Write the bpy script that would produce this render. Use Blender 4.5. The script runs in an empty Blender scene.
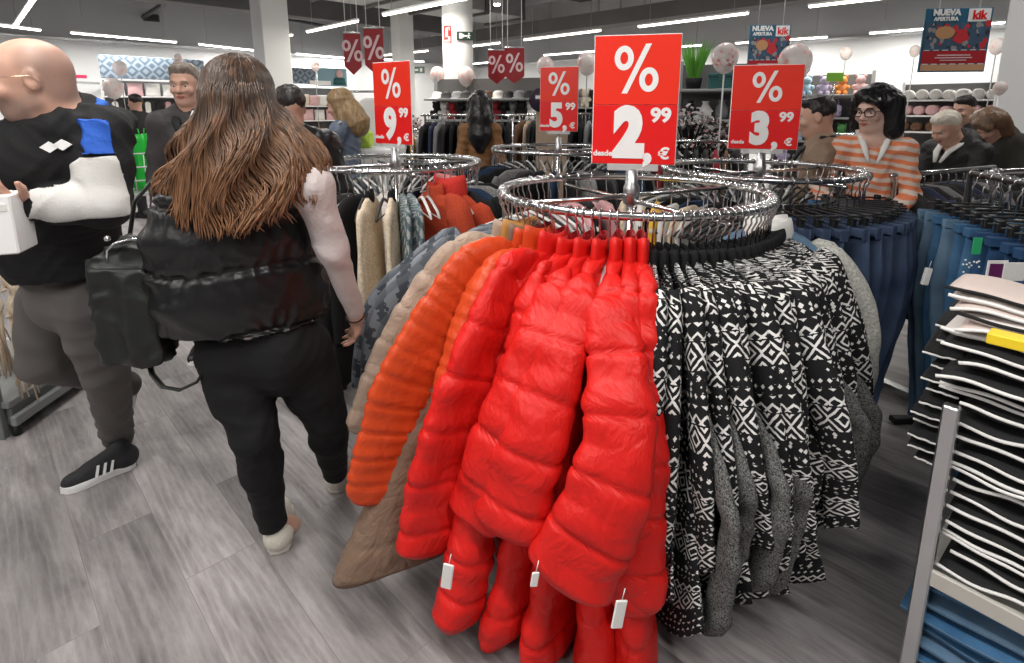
import bpy, math, random
import numpy as np
from mathutils import Vector, Matrix, noise as mnoise

R = math.radians
rnd = random.Random(7)
COL = bpy.context.scene.collection

# ------------------------------------------------------------------ camera model
FPX, CYP, PITCH, CAMH = 549.0, 218.0, R(11.3), 1.58

def ray(px, py):
    u, v = (px - 512) / FPX, (CYP - py) / FPX
    return Vector((u, math.cos(PITCH) + v * math.sin(PITCH), -math.sin(PITCH) + v * math.cos(PITCH)))

def P(px, py, Y):
    d = ray(px, py)
    return Vector((0, 0, CAMH)) + d * (Y / d.y)

def H(px, py, z):
    d = ray(px, py)
    return Vector((0, 0, CAMH)) + d * ((z - CAMH) / d.z)

# ------------------------------------------------------------------ materials
def nt(name):
    m = bpy.data.materials.new(name)
    m.use_nodes = True
    t = m.node_tree
    b = t.nodes['Principled BSDF']
    return m, t, b

def N(t, kind, **kw):
    n = t.nodes.new(kind)
    for k, v in kw.items():
        if k in n.inputs:
            n.inputs[k].default_value = v
        else:
            setattr(n, k, v)
    return n

def L(t, a, b):
    t.links.new(a, b)

def mixc(t, fac, a, b, blend='MIX'):
    n = t.nodes.new('ShaderNodeMix')
    n.data_type = 'RGBA'
    n.blend_type = blend
    for i, s in ((0, fac), (6, a), (7, b)):
        if isinstance(s, (int, float)):
            n.inputs[i].default_value = s
        elif isinstance(s, (tuple, list)):
            n.inputs[i].default_value = (*s[:3], 1)
        else:
            t.links.new(s, n.inputs[i])
    return n.outputs[2]

def math_(t, op, a, b=None, c=None, clamp=False):
    n = t.nodes.new('ShaderNodeMath')
    n.operation = op
    n.use_clamp = clamp
    for i, s in enumerate((a, b, c)):
        if s is None:
            continue
        if isinstance(s, (int, float)):
            n.inputs[i].default_value = s
        else:
            t.links.new(s, n.inputs[i])
    return n.outputs[0]

def mat(name, col, rough=.6, metal=0., spec=.5, bump=0., bscale=200., var=0., vscale=6., sheen=0., alpha=1., trans=0., emit=None, estr=1., coat=0., stretch=None):
    m, t, b = nt(name)
    b.inputs['Base Color'].default_value = (*col, 1)
    b.inputs['Roughness'].default_value = rough
    b.inputs['Metallic'].default_value = metal
    b.inputs['Specular IOR Level'].default_value = spec
    b.inputs['Sheen Weight'].default_value = sheen
    b.inputs['Alpha'].default_value = alpha
    b.inputs['Transmission Weight'].default_value = trans
    b.inputs['Coat Weight'].default_value = coat
    if emit:
        b.inputs['Emission Color'].default_value = (*emit, 1)
        b.inputs['Emission Strength'].default_value = estr
    if bump or var:
        tc = N(t, 'ShaderNodeTexCoord')
        vec = tc.outputs['Object']
        if stretch:
            mp = N(t, 'ShaderNodeMapping')
            mp.inputs['Scale'].default_value = stretch
            L(t, vec, mp.inputs[0]); vec = mp.outputs[0]
    if bump:
        n = N(t, 'ShaderNodeTexNoise', Scale=bscale, Detail=3.)
        L(t, vec, n.inputs['Vector'])
        bp = N(t, 'ShaderNodeBump', Strength=bump, Distance=.01)
        L(t, n.outputs[0], bp.inputs['Height'])
        L(t, bp.outputs[0], b.inputs['Normal'])
    if var:
        n2 = N(t, 'ShaderNodeTexNoise', Scale=vscale, Detail=3.)
        L(t, vec, n2.inputs['Vector'])
        r = N(t, 'ShaderNodeMapRange')
        r.inputs[1].default_value, r.inputs[2].default_value = .3, .7
        L(t, n2.outputs[0], r.inputs[0])
        c = mixc(t, r.outputs[0], tuple(x * (1 - var) for x in col), tuple(min(1, x * (1 + var)) for x in col))
        L(t, c, b.inputs['Base Color'])
    return m

def nylon(name, col, rough=.38, wr=.5, sc=14., var=.08):
    """Shiny padded nylon: soft creases across the seams and fine crinkle, in the bump."""
    m, t, b = nt(name)
    tc = N(t, 'ShaderNodeTexCoord')
    mp = N(t, 'ShaderNodeMapping'); mp.inputs['Scale'].default_value = (1.7, .8, 1)
    L(t, tc.outputs['UV'], mp.inputs[0])
    n = N(t, 'ShaderNodeTexNoise', Scale=sc * 1.1, Detail=4., Roughness=.6, Distortion=.5)
    L(t, mp.outputs[0], n.inputs['Vector'])
    n3 = N(t, 'ShaderNodeTexNoise', Scale=sc * .7, Detail=3., Distortion=.6)
    L(t, tc.outputs['UV'], n3.inputs['Vector'])
    rd = math_(t, 'ABSOLUTE', math_(t, 'SUBTRACT', n3.outputs[0], .5))
    hgt = math_(t, 'ADD', n.outputs[0], math_(t, 'MULTIPLY', rd, 2.))
    bp = N(t, 'ShaderNodeBump', Strength=wr, Distance=.02)
    L(t, hgt, bp.inputs['Height'])
    L(t, bp.outputs[0], b.inputs['Normal'])
    n2 = N(t, 'ShaderNodeTexNoise', Scale=5., Detail=2.)
    L(t, tc.outputs['Object'], n2.inputs['Vector'])
    c = mixc(t, n2.outputs[0], tuple(x * (1 - var) for x in col), tuple(min(1, x * (1 + var)) for x in col))
    L(t, c, b.inputs['Base Color'])
    b.inputs['Roughness'].default_value = rough
    b.inputs['Sheen Weight'].default_value = .0
    b.inputs['Specular IOR Level'].default_value = .3
    return m

# ------------------------------------------------------------------ object helpers
def tag(o, label=None, cat=None, group=None, kind=None):
    if label: o['label'] = label
    if cat: o['category'] = cat
    if group: o['group'] = group
    if kind: o['kind'] = kind
    return o

def link(o, parent=None):
    COL.objects.link(o)
    if parent: o.parent = parent
    return o

def thing(name, label, cat, loc=(0, 0, 0), rz=0., group=None):
    o = bpy.data.objects.new(name, None)
    o.empty_display_size = .05
    o.location = loc
    o.rotation_euler = (0, 0, rz)
    link(o)
    return tag(o, label, cat, group)

def mesh_obj(name, verts, faces, m, parent=None, uvs=None, smooth=True, midx=None):
    me = bpy.data.meshes.new(name)
    me.from_pydata([tuple(v) for v in verts] if not isinstance(verts, np.ndarray) else verts.tolist(), [], faces)
    if isinstance(m, (list, tuple)):
        for x in m: me.materials.append(x)
    elif m:
        me.materials.append(m)
    if smooth:
        me.polygons.foreach_set('use_smooth', [True] * len(me.polygons))
    if midx is not None:
        me.polygons.foreach_set('material_index', midx)
    if uvs is not None:
        ul = me.uv_layers.new(name='UVMap')
        flat = []
        for f in uvs:
            for c in f: flat.extend(c)
        ul.data.foreach_set('uv', flat)
    me.update()
    o = bpy.data.objects.new(name, me)
    return link(o, parent)

def copy_tree(o, parent=None, kids=None):
    c = o.copy()
    link(c)
    c.parent = parent
    for ch in list(o.children):
        copy_tree(ch, c)
    return c

class MB:
    def __init__(s):
        s.v, s.f, s.mi, s.sm = [], [], [], []
    def add(s, vs, fs, mi=0, smooth=False):
        o = len(s.v)
        s.v.extend([Vector(v) for v in vs])
        s.f.extend([tuple(i + o for i in f) for f in fs])
        s.mi.extend([mi] * len(fs)); s.sm.extend([smooth] * len(fs))
        return s
    def box(s, c, d, rz=0., mi=0, M=None):
        x, y, z = d[0] / 2, d[1] / 2, d[2] / 2
        vs = [Vector(p) for p in ((-x,-y,-z),(x,-y,-z),(x,y,-z),(-x,y,-z),(-x,-y,z),(x,-y,z),(x,y,z),(-x,y,z))]
        if rz:
            Rm = Matrix.Rotation(rz, 3, 'Z'); vs = [Rm @ v for v in vs]
        if M is not None: vs = [M @ v for v in vs]
        c = Vector(c)
        return s.add([v + c for v in vs], [(0,3,2,1),(4,5,6,7),(0,1,5,4),(1,2,6,5),(2,3,7,6),(3,0,4,7)], mi)
    def rbox(s, c, d, b=.005, rz=0., mi=0):
        """box with chamfered edges"""
        x, y, z = d[0] / 2, d[1] / 2, d[2] / 2
        b = min(b, x * .9, y * .9, z * .9)
        import itertools
        vs, ix = [], {}
        for sx, sy, sz in itertools.product((-1, 1), repeat=3):
            for k in range(3):
                p = [sx * (x - b), sy * (y - b), sz * (z - b)]
                p[k] = (sx * x, sy * y, sz * z)[k]
                ix[(sx, sy, sz, k)] = len(vs); vs.append(Vector(p))
        fs = []
        for k in range(3):
            a, c2 = [(1, 2), (2, 0), (0, 1)][k]
            for sg in (-1, 1):
                q = []
                for (p, r) in ((-1, -1), (1, -1), (1, 1), (-1, 1)):
                    key = [0, 0, 0]; key[k] = sg; key[a] = p; key[c2] = r
                    q.append(ix[(*key, k)])
                fs.append(tuple(q if sg > 0 else q[::-1]))
            for p in (-1, 1):
                for r in (-1, 1):
                    k1 = [0, 0, 0]; k1[a] = p; k1[c2] = r
                    A = list(k1); A[k] = -1; B = list(k1); B[k] = 1
                    q = (ix[(*A, a)], ix[(*B, a)], ix[(*B, c2)], ix[(*A, c2)])
                    fs.append(q if p * r < 0 else q[::-1])
        for sx, sy, sz in itertools.product((-1, 1), repeat=3):
            q = (ix[(sx, sy, sz, 0)], ix[(sx, sy, sz, 1)], ix[(sx, sy, sz, 2)])
            fs.append(q if sx * sy * sz > 0 else q[::-1])
        Rm = Matrix.Rotation(rz, 3, 'Z'); c = Vector(c)
        return s.add([Rm @ v + c for v in vs], fs, mi)
    def tube(s, pts, r, n=8, mi=0, closed=False, caps=True, flat=1.):
        pts = [Vector(p) for p in pts]
        k = len(pts)
        rs = r if isinstance(r, (list, tuple)) else [r] * k
        vs = []
        up = None
        for i, p in enumerate(pts):
            a = pts[i - 1] if (i or closed) else p
            b = pts[(i + 1) % k] if (i < k - 1 or closed) else p
            d = (b - a).normalized()
            if up is None:
                up = Vector((0, 0, 1)) if abs(d.z) < .9 else Vector((1, 0, 0))
            x = d.cross(up)
            if x.length < 1e-5: x = d.orthogonal()
            x.normalize()
            y = x.cross(d).normalized(); up = y
            for j in range(n):
                t = 2 * math.pi * j / n
                vs.append(p + (x * math.cos(t) + y * math.sin(t) * flat) * rs[i])
        fs = []
        for i in range(k if closed else k - 1):
            for j in range(n):
                i2 = (i + 1) % k; j2 = (j + 1) % n
                fs.append((i * n + j, i * n + j2, i2 * n + j2, i2 * n + j))
        if caps and not closed:
            fs.append(tuple(range(n))[::-1]); fs.append(tuple((k - 1) * n + j for j in range(n)))
        return s.add(vs, fs, mi, True)
    def lathe(s, prof, n=24, c=(0, 0, 0), mi=0, M=None):
        vs = []
        for (r, z) in prof:
            for j in range(n):
                t = 2 * math.pi * j / n
                vs.append(Vector((r * math.cos(t), r * math.sin(t), z)))
        if M is not None: vs = [M @ v for v in vs]
        c = Vector(c); vs = [v + c for v in vs]
        k = len(prof); fs = []
        for i in range(k - 1):
            for j in range(n):
                j2 = (j + 1) % n
                fs.append((i * n + j, i * n + j2, (i + 1) * n + j2, (i + 1) * n + j))
        if prof[0][0] > 1e-6: fs.append(tuple(range(n))[::-1])
        if prof[-1][0] > 1e-6: fs.append(tuple((k - 1) * n + j for j in range(n)))
        return s.add(vs, fs, mi, True)
    def ball(s, c, r, n=12, mi=0, sc=(1, 1, 1)):
        k = max(6, n // 2)
        prof = [(max(1e-7, math.sin(math.pi * i / k)) * r, -math.cos(math.pi * i / k) * r) for i in range(k + 1)]
        return s.lathe(prof, n, c, mi, Matrix.Diagonal(sc))
    def build(s, name, m, parent=None, rot=None):
        me = bpy.data.meshes.new(name)
        me.from_pydata([tuple(v) for v in s.v], [], s.f)
        for x in (m if isinstance(m, (list, tuple)) else [m]): me.materials.append(x)
        me.polygons.foreach_set('use_smooth', s.sm)
        me.polygons.foreach_set('material_index', s.mi)
        me.update()
        o = bpy.data.objects.new(name, me)
        return link(o, parent)

def loft(secs, m, name, parent=None, nseg=28, wr=0., wf=9., zf=1.4, seed=0., caps=True, p=2.3, fold=0., foldk=5, build=True):
    """secs: (centre, axis_a, axis_b, half_a, half_b, v). Superelliptic cross-sections joined into one skin with uv in metres."""
    vs, uvs_row = [], []
    k = len(secs)
    for (c, a, b, ha, hb, vv) in secs:
        c, a, b = Vector(c), Vector(a), Vector(b)
        per = 0; prev = None; us = []
        for j in range(nseg + 1):
            t = 2 * math.pi * j / nseg
            ct, st = math.cos(t), math.sin(t)
            q = (abs(ct) ** p + abs(st) ** p) ** (-1 / p)
            x, y = ct * q, st * q
            pos = c + a * (x * ha) + b * (y * hb)
            if wr or fold:
                nn = (a * (x / max(ha, 1e-4)) + b * (y / max(hb, 1e-4))).normalized()
                d = 0
                if wr:
                    d += wr * mnoise.noise(Vector((pos.x * wf + seed * 7.1, pos.y * wf, pos.z * wf * zf + seed)))
                if fold:
                    d += fold * math.sin(foldk * t + seed * 3 + 2.2 * mnoise.noise(Vector((vv * 3, seed, 0)))) * min(1, vv * 4)
                pos = pos + nn * d
            if prev is not None: per += (pos - prev).length
            prev = pos
            us.append(per)
            if j < nseg: vs.append(pos)
        uvs_row.append([(u, vv) for u in us])
    fs, uv = [], []
    for i in range(k - 1):
        for j in range(nseg):
            j2 = (j + 1) % nseg
            fs.append((i * nseg + j, (i + 1) * nseg + j, (i + 1) * nseg + j2, i * nseg + j2))
            uv.append((uvs_row[i][j], uvs_row[i + 1][j], uvs_row[i + 1][j + 1], uvs_row[i][j + 1]))
    if caps:
        fs.append(tuple(range(nseg))); uv.append([uvs_row[0][j] for j in range(nseg)])
        fs.append(tuple((k - 1) * nseg + j for j in range(nseg))[::-1]); uv.append([uvs_row[-1][j] for j in range(nseg)][::-1])
    # orient outwards
    if not build: return vs, fs, uv
    return mesh_obj(name, vs, fs, m, parent, uv)

# ------------------------------------------------------------------ text
_tc = {}
def text_mesh(s, size=1., thick=.0, ext=.002, shear=0., sx=1.):
    cu = bpy.data.curves.new('txt', 'FONT')
    cu.body = s; cu.size = size; cu.offset = thick; cu.extrude = ext; cu.shear = shear
    cu.align_x = 'CENTER'; cu.align_y = 'CENTER'; cu.resolution_u = 4
    o = bpy.data.objects.new('txt', cu); COL.objects.link(o)
    bpy.context.view_layer.update()
    dg = bpy.context.evaluated_depsgraph_get()
    me = bpy.data.meshes.new_from_object(o.evaluated_get(dg))
    bpy.data.objects.remove(o)
    if sx != 1.:
        for v in me.vertices: v.co.x *= sx
    return me

def put_text(s, size, m, parent, loc, rot, name='lettering', thick=0., shear=0., sx=1., ext=.0015, label=None):
    me = text_mesh(s, size, thick, ext, shear, sx)
    me.materials.append(m)
    o = bpy.data.objects.new(name, me)
    link(o, parent); o.location = loc; o.rotation_euler = rot
    if label: o['label'] = label
    return o

# ------------------------------------------------------------------ signed-distance bodies
class SDF:
    """Blended tapered capsules and ellipsoids on a grid, skinned by surface nets: one continuous surface."""
    def __init__(s, h=.01):
        s.h = h; s.pr = []
    def cap(s, a, b, r1, r2=None, k=.02, op='u', sq=None):
        s.pr.append(('c', np.array(a, float), np.array(b, float), r1, r1 if r2 is None else r2, k, op, sq)); return s
    def chain(s, pts, rs, k=.02):
        for i in range(len(pts) - 1): s.cap(pts[i], pts[i + 1], rs[i], rs[i + 1], k)
        return s
    def ell(s, c, r, k=.02, op='u', rot=None):
        Rm = np.eye(3) if rot is None else np.array(rot)
        s.pr.append(('e', np.array(c, float), np.array(r, float), Rm, 0, k, op, None)); return s
    def box(s, c, r, rd=.01, k=.01, op='u', rot=None):
        Rm = np.eye(3) if rot is None else np.array(rot)
        s.pr.append(('b', np.array(c, float), np.array(r, float), Rm, rd, k, op, None)); return s
    def bounds(s, pr):
        if pr[0] == 'c':
            m = max(pr[3], pr[4]) * (max(pr[7]) if pr[7] else 1)
            return np.minimum(pr[1], pr[2]) - m, np.maximum(pr[1], pr[2]) + m
        m = np.linalg.norm(pr[2]) if pr[0] == 'b' else pr[2].max()
        m += pr[4]
        return pr[1] - m, pr[1] + m
    def mesh(s, name, m, parent=None, disp=None, clip=None, rnk=None):
        h = s.h
        lo = np.min([s.bounds(p)[0] for p in s.pr if p[6] == 'u'], axis=0) - 4 * h
        hi = np.max([s.bounds(p)[1] for p in s.pr if p[6] == 'u'], axis=0) + 4 * h
        n = np.ceil((hi - lo) / h).astype(int) + 1
        D = np.full(n, .2, np.float32)
        for pr in s.pr:
            a, b = s.bounds(pr)
            mg = pr[5] * 1.5 + 3 * h
            i0 = np.clip(np.floor((a - mg - lo) / h).astype(int), 0, n)
            i1 = np.clip(np.ceil((b + mg - lo) / h).astype(int) + 1, 0, n)
            if np.any(i1 <= i0): continue
            ax = [(lo[q] + h * np.arange(i0[q], i1[q])).astype(np.float32) for q in range(3)]
            X, Y, Z = np.meshgrid(*ax, indexing='ij')
            Pp = np.stack([X, Y, Z], -1)
            if pr[0] == 'c':
                A, B, r1, r2 = pr[1].astype(np.float32), pr[2].astype(np.float32), pr[3], pr[4]
                BA = B - A; l2 = float(BA @ BA) + 1e-9
                t = np.clip(((Pp - A) @ BA) / l2, 0, 1)
                q = Pp - A - t[..., None] * BA
                if pr[7]: q = q / np.array(pr[7], np.float32)
                d = np.sqrt((q * q).sum(-1)) - (r1 + (r2 - r1) * t)
            else:
                q = (Pp - pr[1].astype(np.float32)) @ pr[3].astype(np.float32)
                if pr[0] == 'e':
                    r = pr[2].astype(np.float32)
                    k0 = np.sqrt(((q / r) ** 2).sum(-1)); k1 = np.sqrt(((q / (r * r)) ** 2).sum(-1)) + 1e-6
                    d = k0 * (k0 - 1) / k1
                else:
                    w = np.abs(q) - pr[2].astype(np.float32)
                    d = np.sqrt((np.maximum(w, 0) ** 2).sum(-1)) + np.minimum(w.max(-1), 0) - pr[4]
            sl = tuple(slice(i0[q], i1[q]) for q in range(3))
            o = D[sl]; k = pr[5]
            if pr[6] == 'u':
                hh = np.clip(.5 + .5 * (o - d) / k, 0, 1)
                D[sl] = o * (1 - hh) + d * hh - k * hh * (1 - hh)
            else:
                hh = np.clip(.5 - .5 * (o + d) / k, 0, 1)
                D[sl] = o * (1 - hh) - d * hh + k * hh * (1 - hh)
        if clip is not None:
            ax = [lo[q] + h * np.arange(n[q]) for q in range(3)]
            X, Y, Z = np.meshgrid(*ax, indexing='ij')
            D = np.maximum(D, clip(X, Y, Z))
        V, F = surface_nets(D, lo, h)
        if disp is not None:
            # vertex normals
            a, b, c = V[F[:, 0]], V[F[:, 1]], V[F[:, 2]]
            fn = np.cross(b - a, c - a)
            vn = np.zeros_like(V)
            for q in range(4): np.add.at(vn, F[:, q], fn)
            vn /= np.linalg.norm(vn, axis=1)[:, None] + 1e-9
            V = V + vn * disp(V)[:, None]
        return mesh_obj(name, V, F.tolist(), m, parent)

def surface_nets(D, lo, h):
    S = D < 0
    nx, ny, nz = D.shape
    cs = np.zeros((nx - 1, ny - 1, nz - 1), np.int8)
    for i in (0, 1):
        for j in (0, 1):
            for k in (0, 1):
                cs += S[i:nx - 1 + i, j:ny - 1 + j, k:nz - 1 + k]
    act = (cs > 0) & (cs < 8)
    ci = np.argwhere(act)
    idx = np.full(act.shape, -1, np.int64); idx[act] = np.arange(len(ci))
    acc = np.zeros((len(ci), 3)); cnt = np.zeros(len(ci))
    corners = [(i, j, k) for i in (0, 1) for j in (0, 1) for k in (0, 1)]
    for a in corners:
        for ax in range(3):
            if a[ax]: continue
            b = list(a); b[ax] = 1
            da = D[ci[:, 0] + a[0], ci[:, 1] + a[1], ci[:, 2] + a[2]]
            db = D[ci[:, 0] + b[0], ci[:, 1] + b[1], ci[:, 2] + b[2]]
            mk = (da < 0) != (db < 0)
            t = np.where(mk, da / np.where(mk, da - db, 1), 0)
            p = np.tile(np.array(a, float), (len(ci), 1)); p[:, ax] = t
            acc += p * mk[:, None]; cnt += mk
    V = lo + h * (ci + acc / cnt[:, None])
    F = []
    for ax in range(3):
        u, v = (ax + 1) % 3, (ax + 2) % 3
        sl0 = [slice(None)] * 3; sl1 = [slice(None)] * 3
        sl0[ax] = slice(0, -1); sl1[ax] = slice(1, None)
        s0, s1 = S[tuple(sl0)], S[tuple(sl1)]
        e = np.argwhere(s0 != s1)
        ok = (e[:, u] > 0) & (e[:, v] > 0) & (e[:, u] < D.shape[u] - 1) & (e[:, v] < D.shape[v] - 1)
        e = e[ok]
        s = s0[e[:, 0], e[:, 1], e[:, 2]]
        q = []
        for du, dv in ((-1, -1), (0, -1), (0, 0), (-1, 0)):
            c = e.copy(); c[:, u] += du; c[:, v] += dv
            q.append(idx[c[:, 0], c[:, 1], c[:, 2]])
        q = np.stack(q, 1)
        q = np.where(s[:, None], q, q[:, ::-1])
        F.append(q)
    return V, np.concatenate(F)

def folds(amp=.004, f=22., seed=0., stretch=(1, 1, 1)):
    r = np.random.RandomState(int(seed * 10) + 3)
    ks = [(r.randn(3) * f * .5 * (1 + .35 * i) * np.array(stretch) ** .6, r.rand() * 6.28, r.randn(3) * f * .45, r.rand() * 6.28) for i in range(7)]
    def d(V):
        o = np.zeros(len(V))
        for i, (k, ph, w, ph2) in enumerate(ks):
            e = np.sin(V @ k + ph + 2.2 * np.sin(V @ w + ph2))
            o += (1 - 2 * np.abs(e) ** .8) * np.clip(.5 + np.sin(V @ w * .6 + ph), 0, 1.3) / (1 + .3 * i)
        return amp * o * .45
    return d
# ------------------------------------------------------------------ room shell (store axes stand at 45 degrees to the view)
def floor_mat():
    m, t, b = nt('vinyl_planks')
    tc = N(t, 'ShaderNodeTexCoord')
    mp = N(t, 'ShaderNodeMapping'); mp.inputs['Rotation'].default_value = (0, 0, R(-45)); mp.inputs['Location'].default_value = (.13, .07, 0)
    L(t, tc.outputs['Object'], mp.inputs[0])
    # planks run along local y after the turn: swap so that brick rows lie along them
    sp = N(t, 'ShaderNodeSeparateXYZ'); L(t, mp.outputs[0], sp.inputs[0])
    cb = N(t, 'ShaderNodeCombineXYZ'); L(t, sp.outputs[1], cb.inputs[0]); L(t, sp.outputs[0], cb.inputs[1])
    br = N(t, 'ShaderNodeTexBrick')
    br.offset = .37
    br.inputs['Scale'].default_value = 1.
    br.inputs['Brick Width'].default_value = 1.22
    br.inputs['Row Height'].default_value = .235
    br.inputs['Mortar Size'].default_value = .0012
    br.inputs['Mortar Smooth'].default_value = .3
    br.inputs['Color1'].default_value = (0, 0, 0, 1); br.inputs['Color2'].default_value = (1, 1, 1, 1); br.inputs['Mortar'].default_value = (.5, .5, .5, 1)
    L(t, cb.outputs[0], br.inputs['Vector'])
    # offset the grain by plank
    off = N(t, 'ShaderNodeVectorMath', operation='MULTIPLY_ADD')
    L(t, br.outputs['Color'], off.inputs[0]); off.inputs[1].default_value = (3.1, 5.7, 2.); L(t, cb.outputs[0], off.inputs[2])
    m1 = N(t, 'ShaderNodeMapping'); m1.inputs['Scale'].default_value = (1.1, 5.5, 1); L(t, off.outputs[0], m1.inputs[0])
    n1 = N(t, 'ShaderNodeTexNoise', Scale=1.7, Detail=8., Roughness=.66, Distortion=.35); L(t, m1.outputs[0], n1.inputs['Vector'])
    m2 = N(t, 'ShaderNodeMapping'); m2.inputs['Scale'].default_value = (7., 45., 1); L(t, off.outputs[0], m2.inputs[0])
    n2 = N(t, 'ShaderNodeTexNoise', Scale=1.5, Detail=4., Roughness=.7, Distortion=.4); L(t, m2.outputs[0], n2.inputs['Vector'])
    wv = N(t, 'ShaderNodeTexWave', Scale=2.6, Distortion=9., Detail=2.); wv.bands_direction = 'Y'
    wv.inputs['Detail Scale'].default_value = .9
    m3 = N(t, 'ShaderNodeMapping'); m3.inputs['Scale'].default_value = (.55, 4.5, 1); L(t, off.outputs[0], m3.inputs[0]); L(t, m3.outputs[0], wv.inputs['Vector'])
    r1 = N(t, 'ShaderNodeMapRange'); r1.inputs[1].default_value, r1.inputs[2].default_value = .3, .72; L(t, n1.outputs[0], r1.inputs[0])
    c = mixc(t, r1.outputs[0], (.165, .15, .152), (.56, .525, .525))
    r2 = N(t, 'ShaderNodeMapRange'); r2.inputs[1].default_value, r2.inputs[2].default_value = .35, .7; r2.inputs[3].default_value, r2.inputs[4].default_value = .0, .75; L(t, n2.outputs[0], r2.inputs[0])
    c = mixc(t, math_(t, 'MULTIPLY', r2.outputs[0], .35), c, (.13, .12, .12), 'MIX')
    c = mixc(t, math_(t, 'MULTIPLY', math_(t, 'POWER', wv.outputs[1], 3.), .22), c, (.52, .49, .48))
    sc = N(t, 'ShaderNodeSeparateColor'); L(t, br.outputs['Color'], sc.inputs[0])
    tone = math_(t, 'MULTIPLY_ADD', sc.outputs[0], .5, .72)
    tn = N(t, 'ShaderNodeCombineColor'); [L(t, tone, tn.inputs[i]) for i in range(3)]
    c = mixc(t, 1., c, tn.outputs[0], 'MULTIPLY')
    c = mixc(t, math_(t, 'MULTIPLY', br.outputs['Fac'], .55), c, (.10, .09, .09))
    L(t, c, b.inputs['Base Color'])
    b.inputs['Roughness'].default_value = .42
    b.inputs['Specular IOR Level'].default_value = .35
    bp = N(t, 'ShaderNodeBump', Strength=.12, Distance=.004); L(t, n2.outputs[0], bp.inputs['Height']); L(t, bp.outputs[0], b.inputs['Normal'])
    return m

WL, WR = 23.0, 20.4           # Y - X = WL on the left wall, Y + X = WR on the right wall
CORNER = Vector(((WR - WL) / 2, (WR + WL) / 2, 0))
dl = Vector((-1, -1, 0)).normalized()   # along the left wall towards the camera
dr = Vector((1, -1, 0)).normalized()    # along the right wall towards the camera
CEIL = 4.5
M_wall = mat('wall_paint', (.80, .81, .81), .75, bump=.03, bscale=60)
M_wall_up = mat('wall_upper_grey', (.42, .43, .44), .8, bump=.03, bscale=60)  # upper part of the walls, darker grey than the part below
M_ceil = mat('ceiling_paint', (.27, .27, .275), .9, var=.15, vscale=.7)
M_beam = mat('beam_grey', (.13, .13, .13), .8, var=.12, vscale=2)
M_white = mat('white_satin', (.85, .85, .85), .5)
M_black = mat('black_plastic', (.012, .012, .013), .45)
M_steel = mat('chrome', (.72, .73, .74), .18, metal=1.)
M_steel2 = mat('brushed_steel', (.62, .63, .64), .34, metal=1.)
M_grey = mat('grey_powder_coat', (.30, .31, .31), .5)
M_lamp = mat('lamp_diffuser', (1, 1, 1), .5, emit=(1, .97, .92), estr=9.)
M_lampwarm = mat('lamp_diffuser_warm', (1, 1, 1), .5, emit=(1, .92, .74), estr=8.)

fl = MB(); fl.add([(-22, -8, 0), (22, -8, 0), (22, 26, 0), (-22, 26, 0)], [(0, 1, 2, 3)])
fl.build('floor', floor_mat())['kind'] = 'structure'

ce = MB(); ce.box((0, 9, CEIL + .05), (44, 34, .1))
ce.build('ceiling', M_ceil)['kind'] = 'structure'

def wall(name, d, nrm, ln=34):
    up = 3.12
    w = MB()
    c = CORNER + d * (ln / 2 - .1) + nrm * .1
    a = math.atan2(d.y, d.x)
    w.box((c.x, c.y, up / 2), (ln + .2, .2, up), a, 0)
    w.box((c.x, c.y, (up + CEIL) / 2), (ln + .2, .2, CEIL - up), a, 1)
    w.build(name, [M_wall, M_wall_up])['kind'] = 'structure'
nl = Vector((-1, 1, 0)).normalized()
nr = Vector((1, 1, 0)).normalized()
wall('wall_left', dl, nl)
wall('wall_right', dr, nr)
for nm, y in (('wall_back', -8),):
    w = MB(); w.box((0, y, CEIL / 2), (44, .2, CEIL)); w.build(nm, M_wall)['kind'] = 'structure'
for nm, x in (('wall_west', -22), ('wall_east', 22)):
    w = MB(); w.box((x, 9, CEIL / 2), (.2, 34, CEIL)); w.build(nm, M_wall)['kind'] = 'structure'

# slim steel strip at the colour change, both walls
for nm, d, nn in (('trim_1', dl, nl), ('trim_2', dr, nr)):
    w = MB(); c = CORNER + d * 14 - nn * .02
    w.box((c.x, c.y, 3.12), (28, .05, .05), math.atan2(d.y, d.x)); w.build(nm, M_steel2)['kind'] = 'structure'

def line_pts(a, b):
    return Vector(a), Vector(b)

# beams and ducts under the ceiling
def beam(name, a, b, wd, ht, m):
    a, b = Vector(a), Vector(b); c = (a + b) / 2; d = b - a
    w = MB(); w.box(c, (d.length, wd, ht), math.atan2(d.y, d.x))
    return w.build(name, m)
def on_line(S, x):            # point with X+Y=S at lateral position x
    return Vector((x, S - x, 0))
def on_lineL(S, x):           # point with Y-X=S
    return Vector((x, S + x, 0))

# dark beam behind the hanging lamp row, and the pale board panels above it
a, b = on_line(15.0, -3.2), on_line(15.0, 12); a.z = b.z = 3.52
beam('trim_3', a, b, .5, .3, M_beam)['kind'] = 'structure'
M_pan = mat('pale_panel', (.82, .82, .82), .7, var=.06, vscale=1.5)
tt = thing('ceiling_duct', 'long duct of pale boxy panels running below the dark ceiling', 'duct', (0, 0, 0))
i = 0
xx = -2.4
while xx < 7.5:
    ln = (1.5, .62, .62, 1.3, 1.05)[i % 5]
    A, B = on_line(16.2, xx), on_line(16.2, xx + ln * .7071)
    A.z = B.z = 3.98
    c = (A + B) / 2
    w = MB(); w.rbox(c, (ln - .04, .6, .52), .015, R(-45)); w.build('panel', M_pan, tt)
    xx += ln * .7071; i += 1
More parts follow.
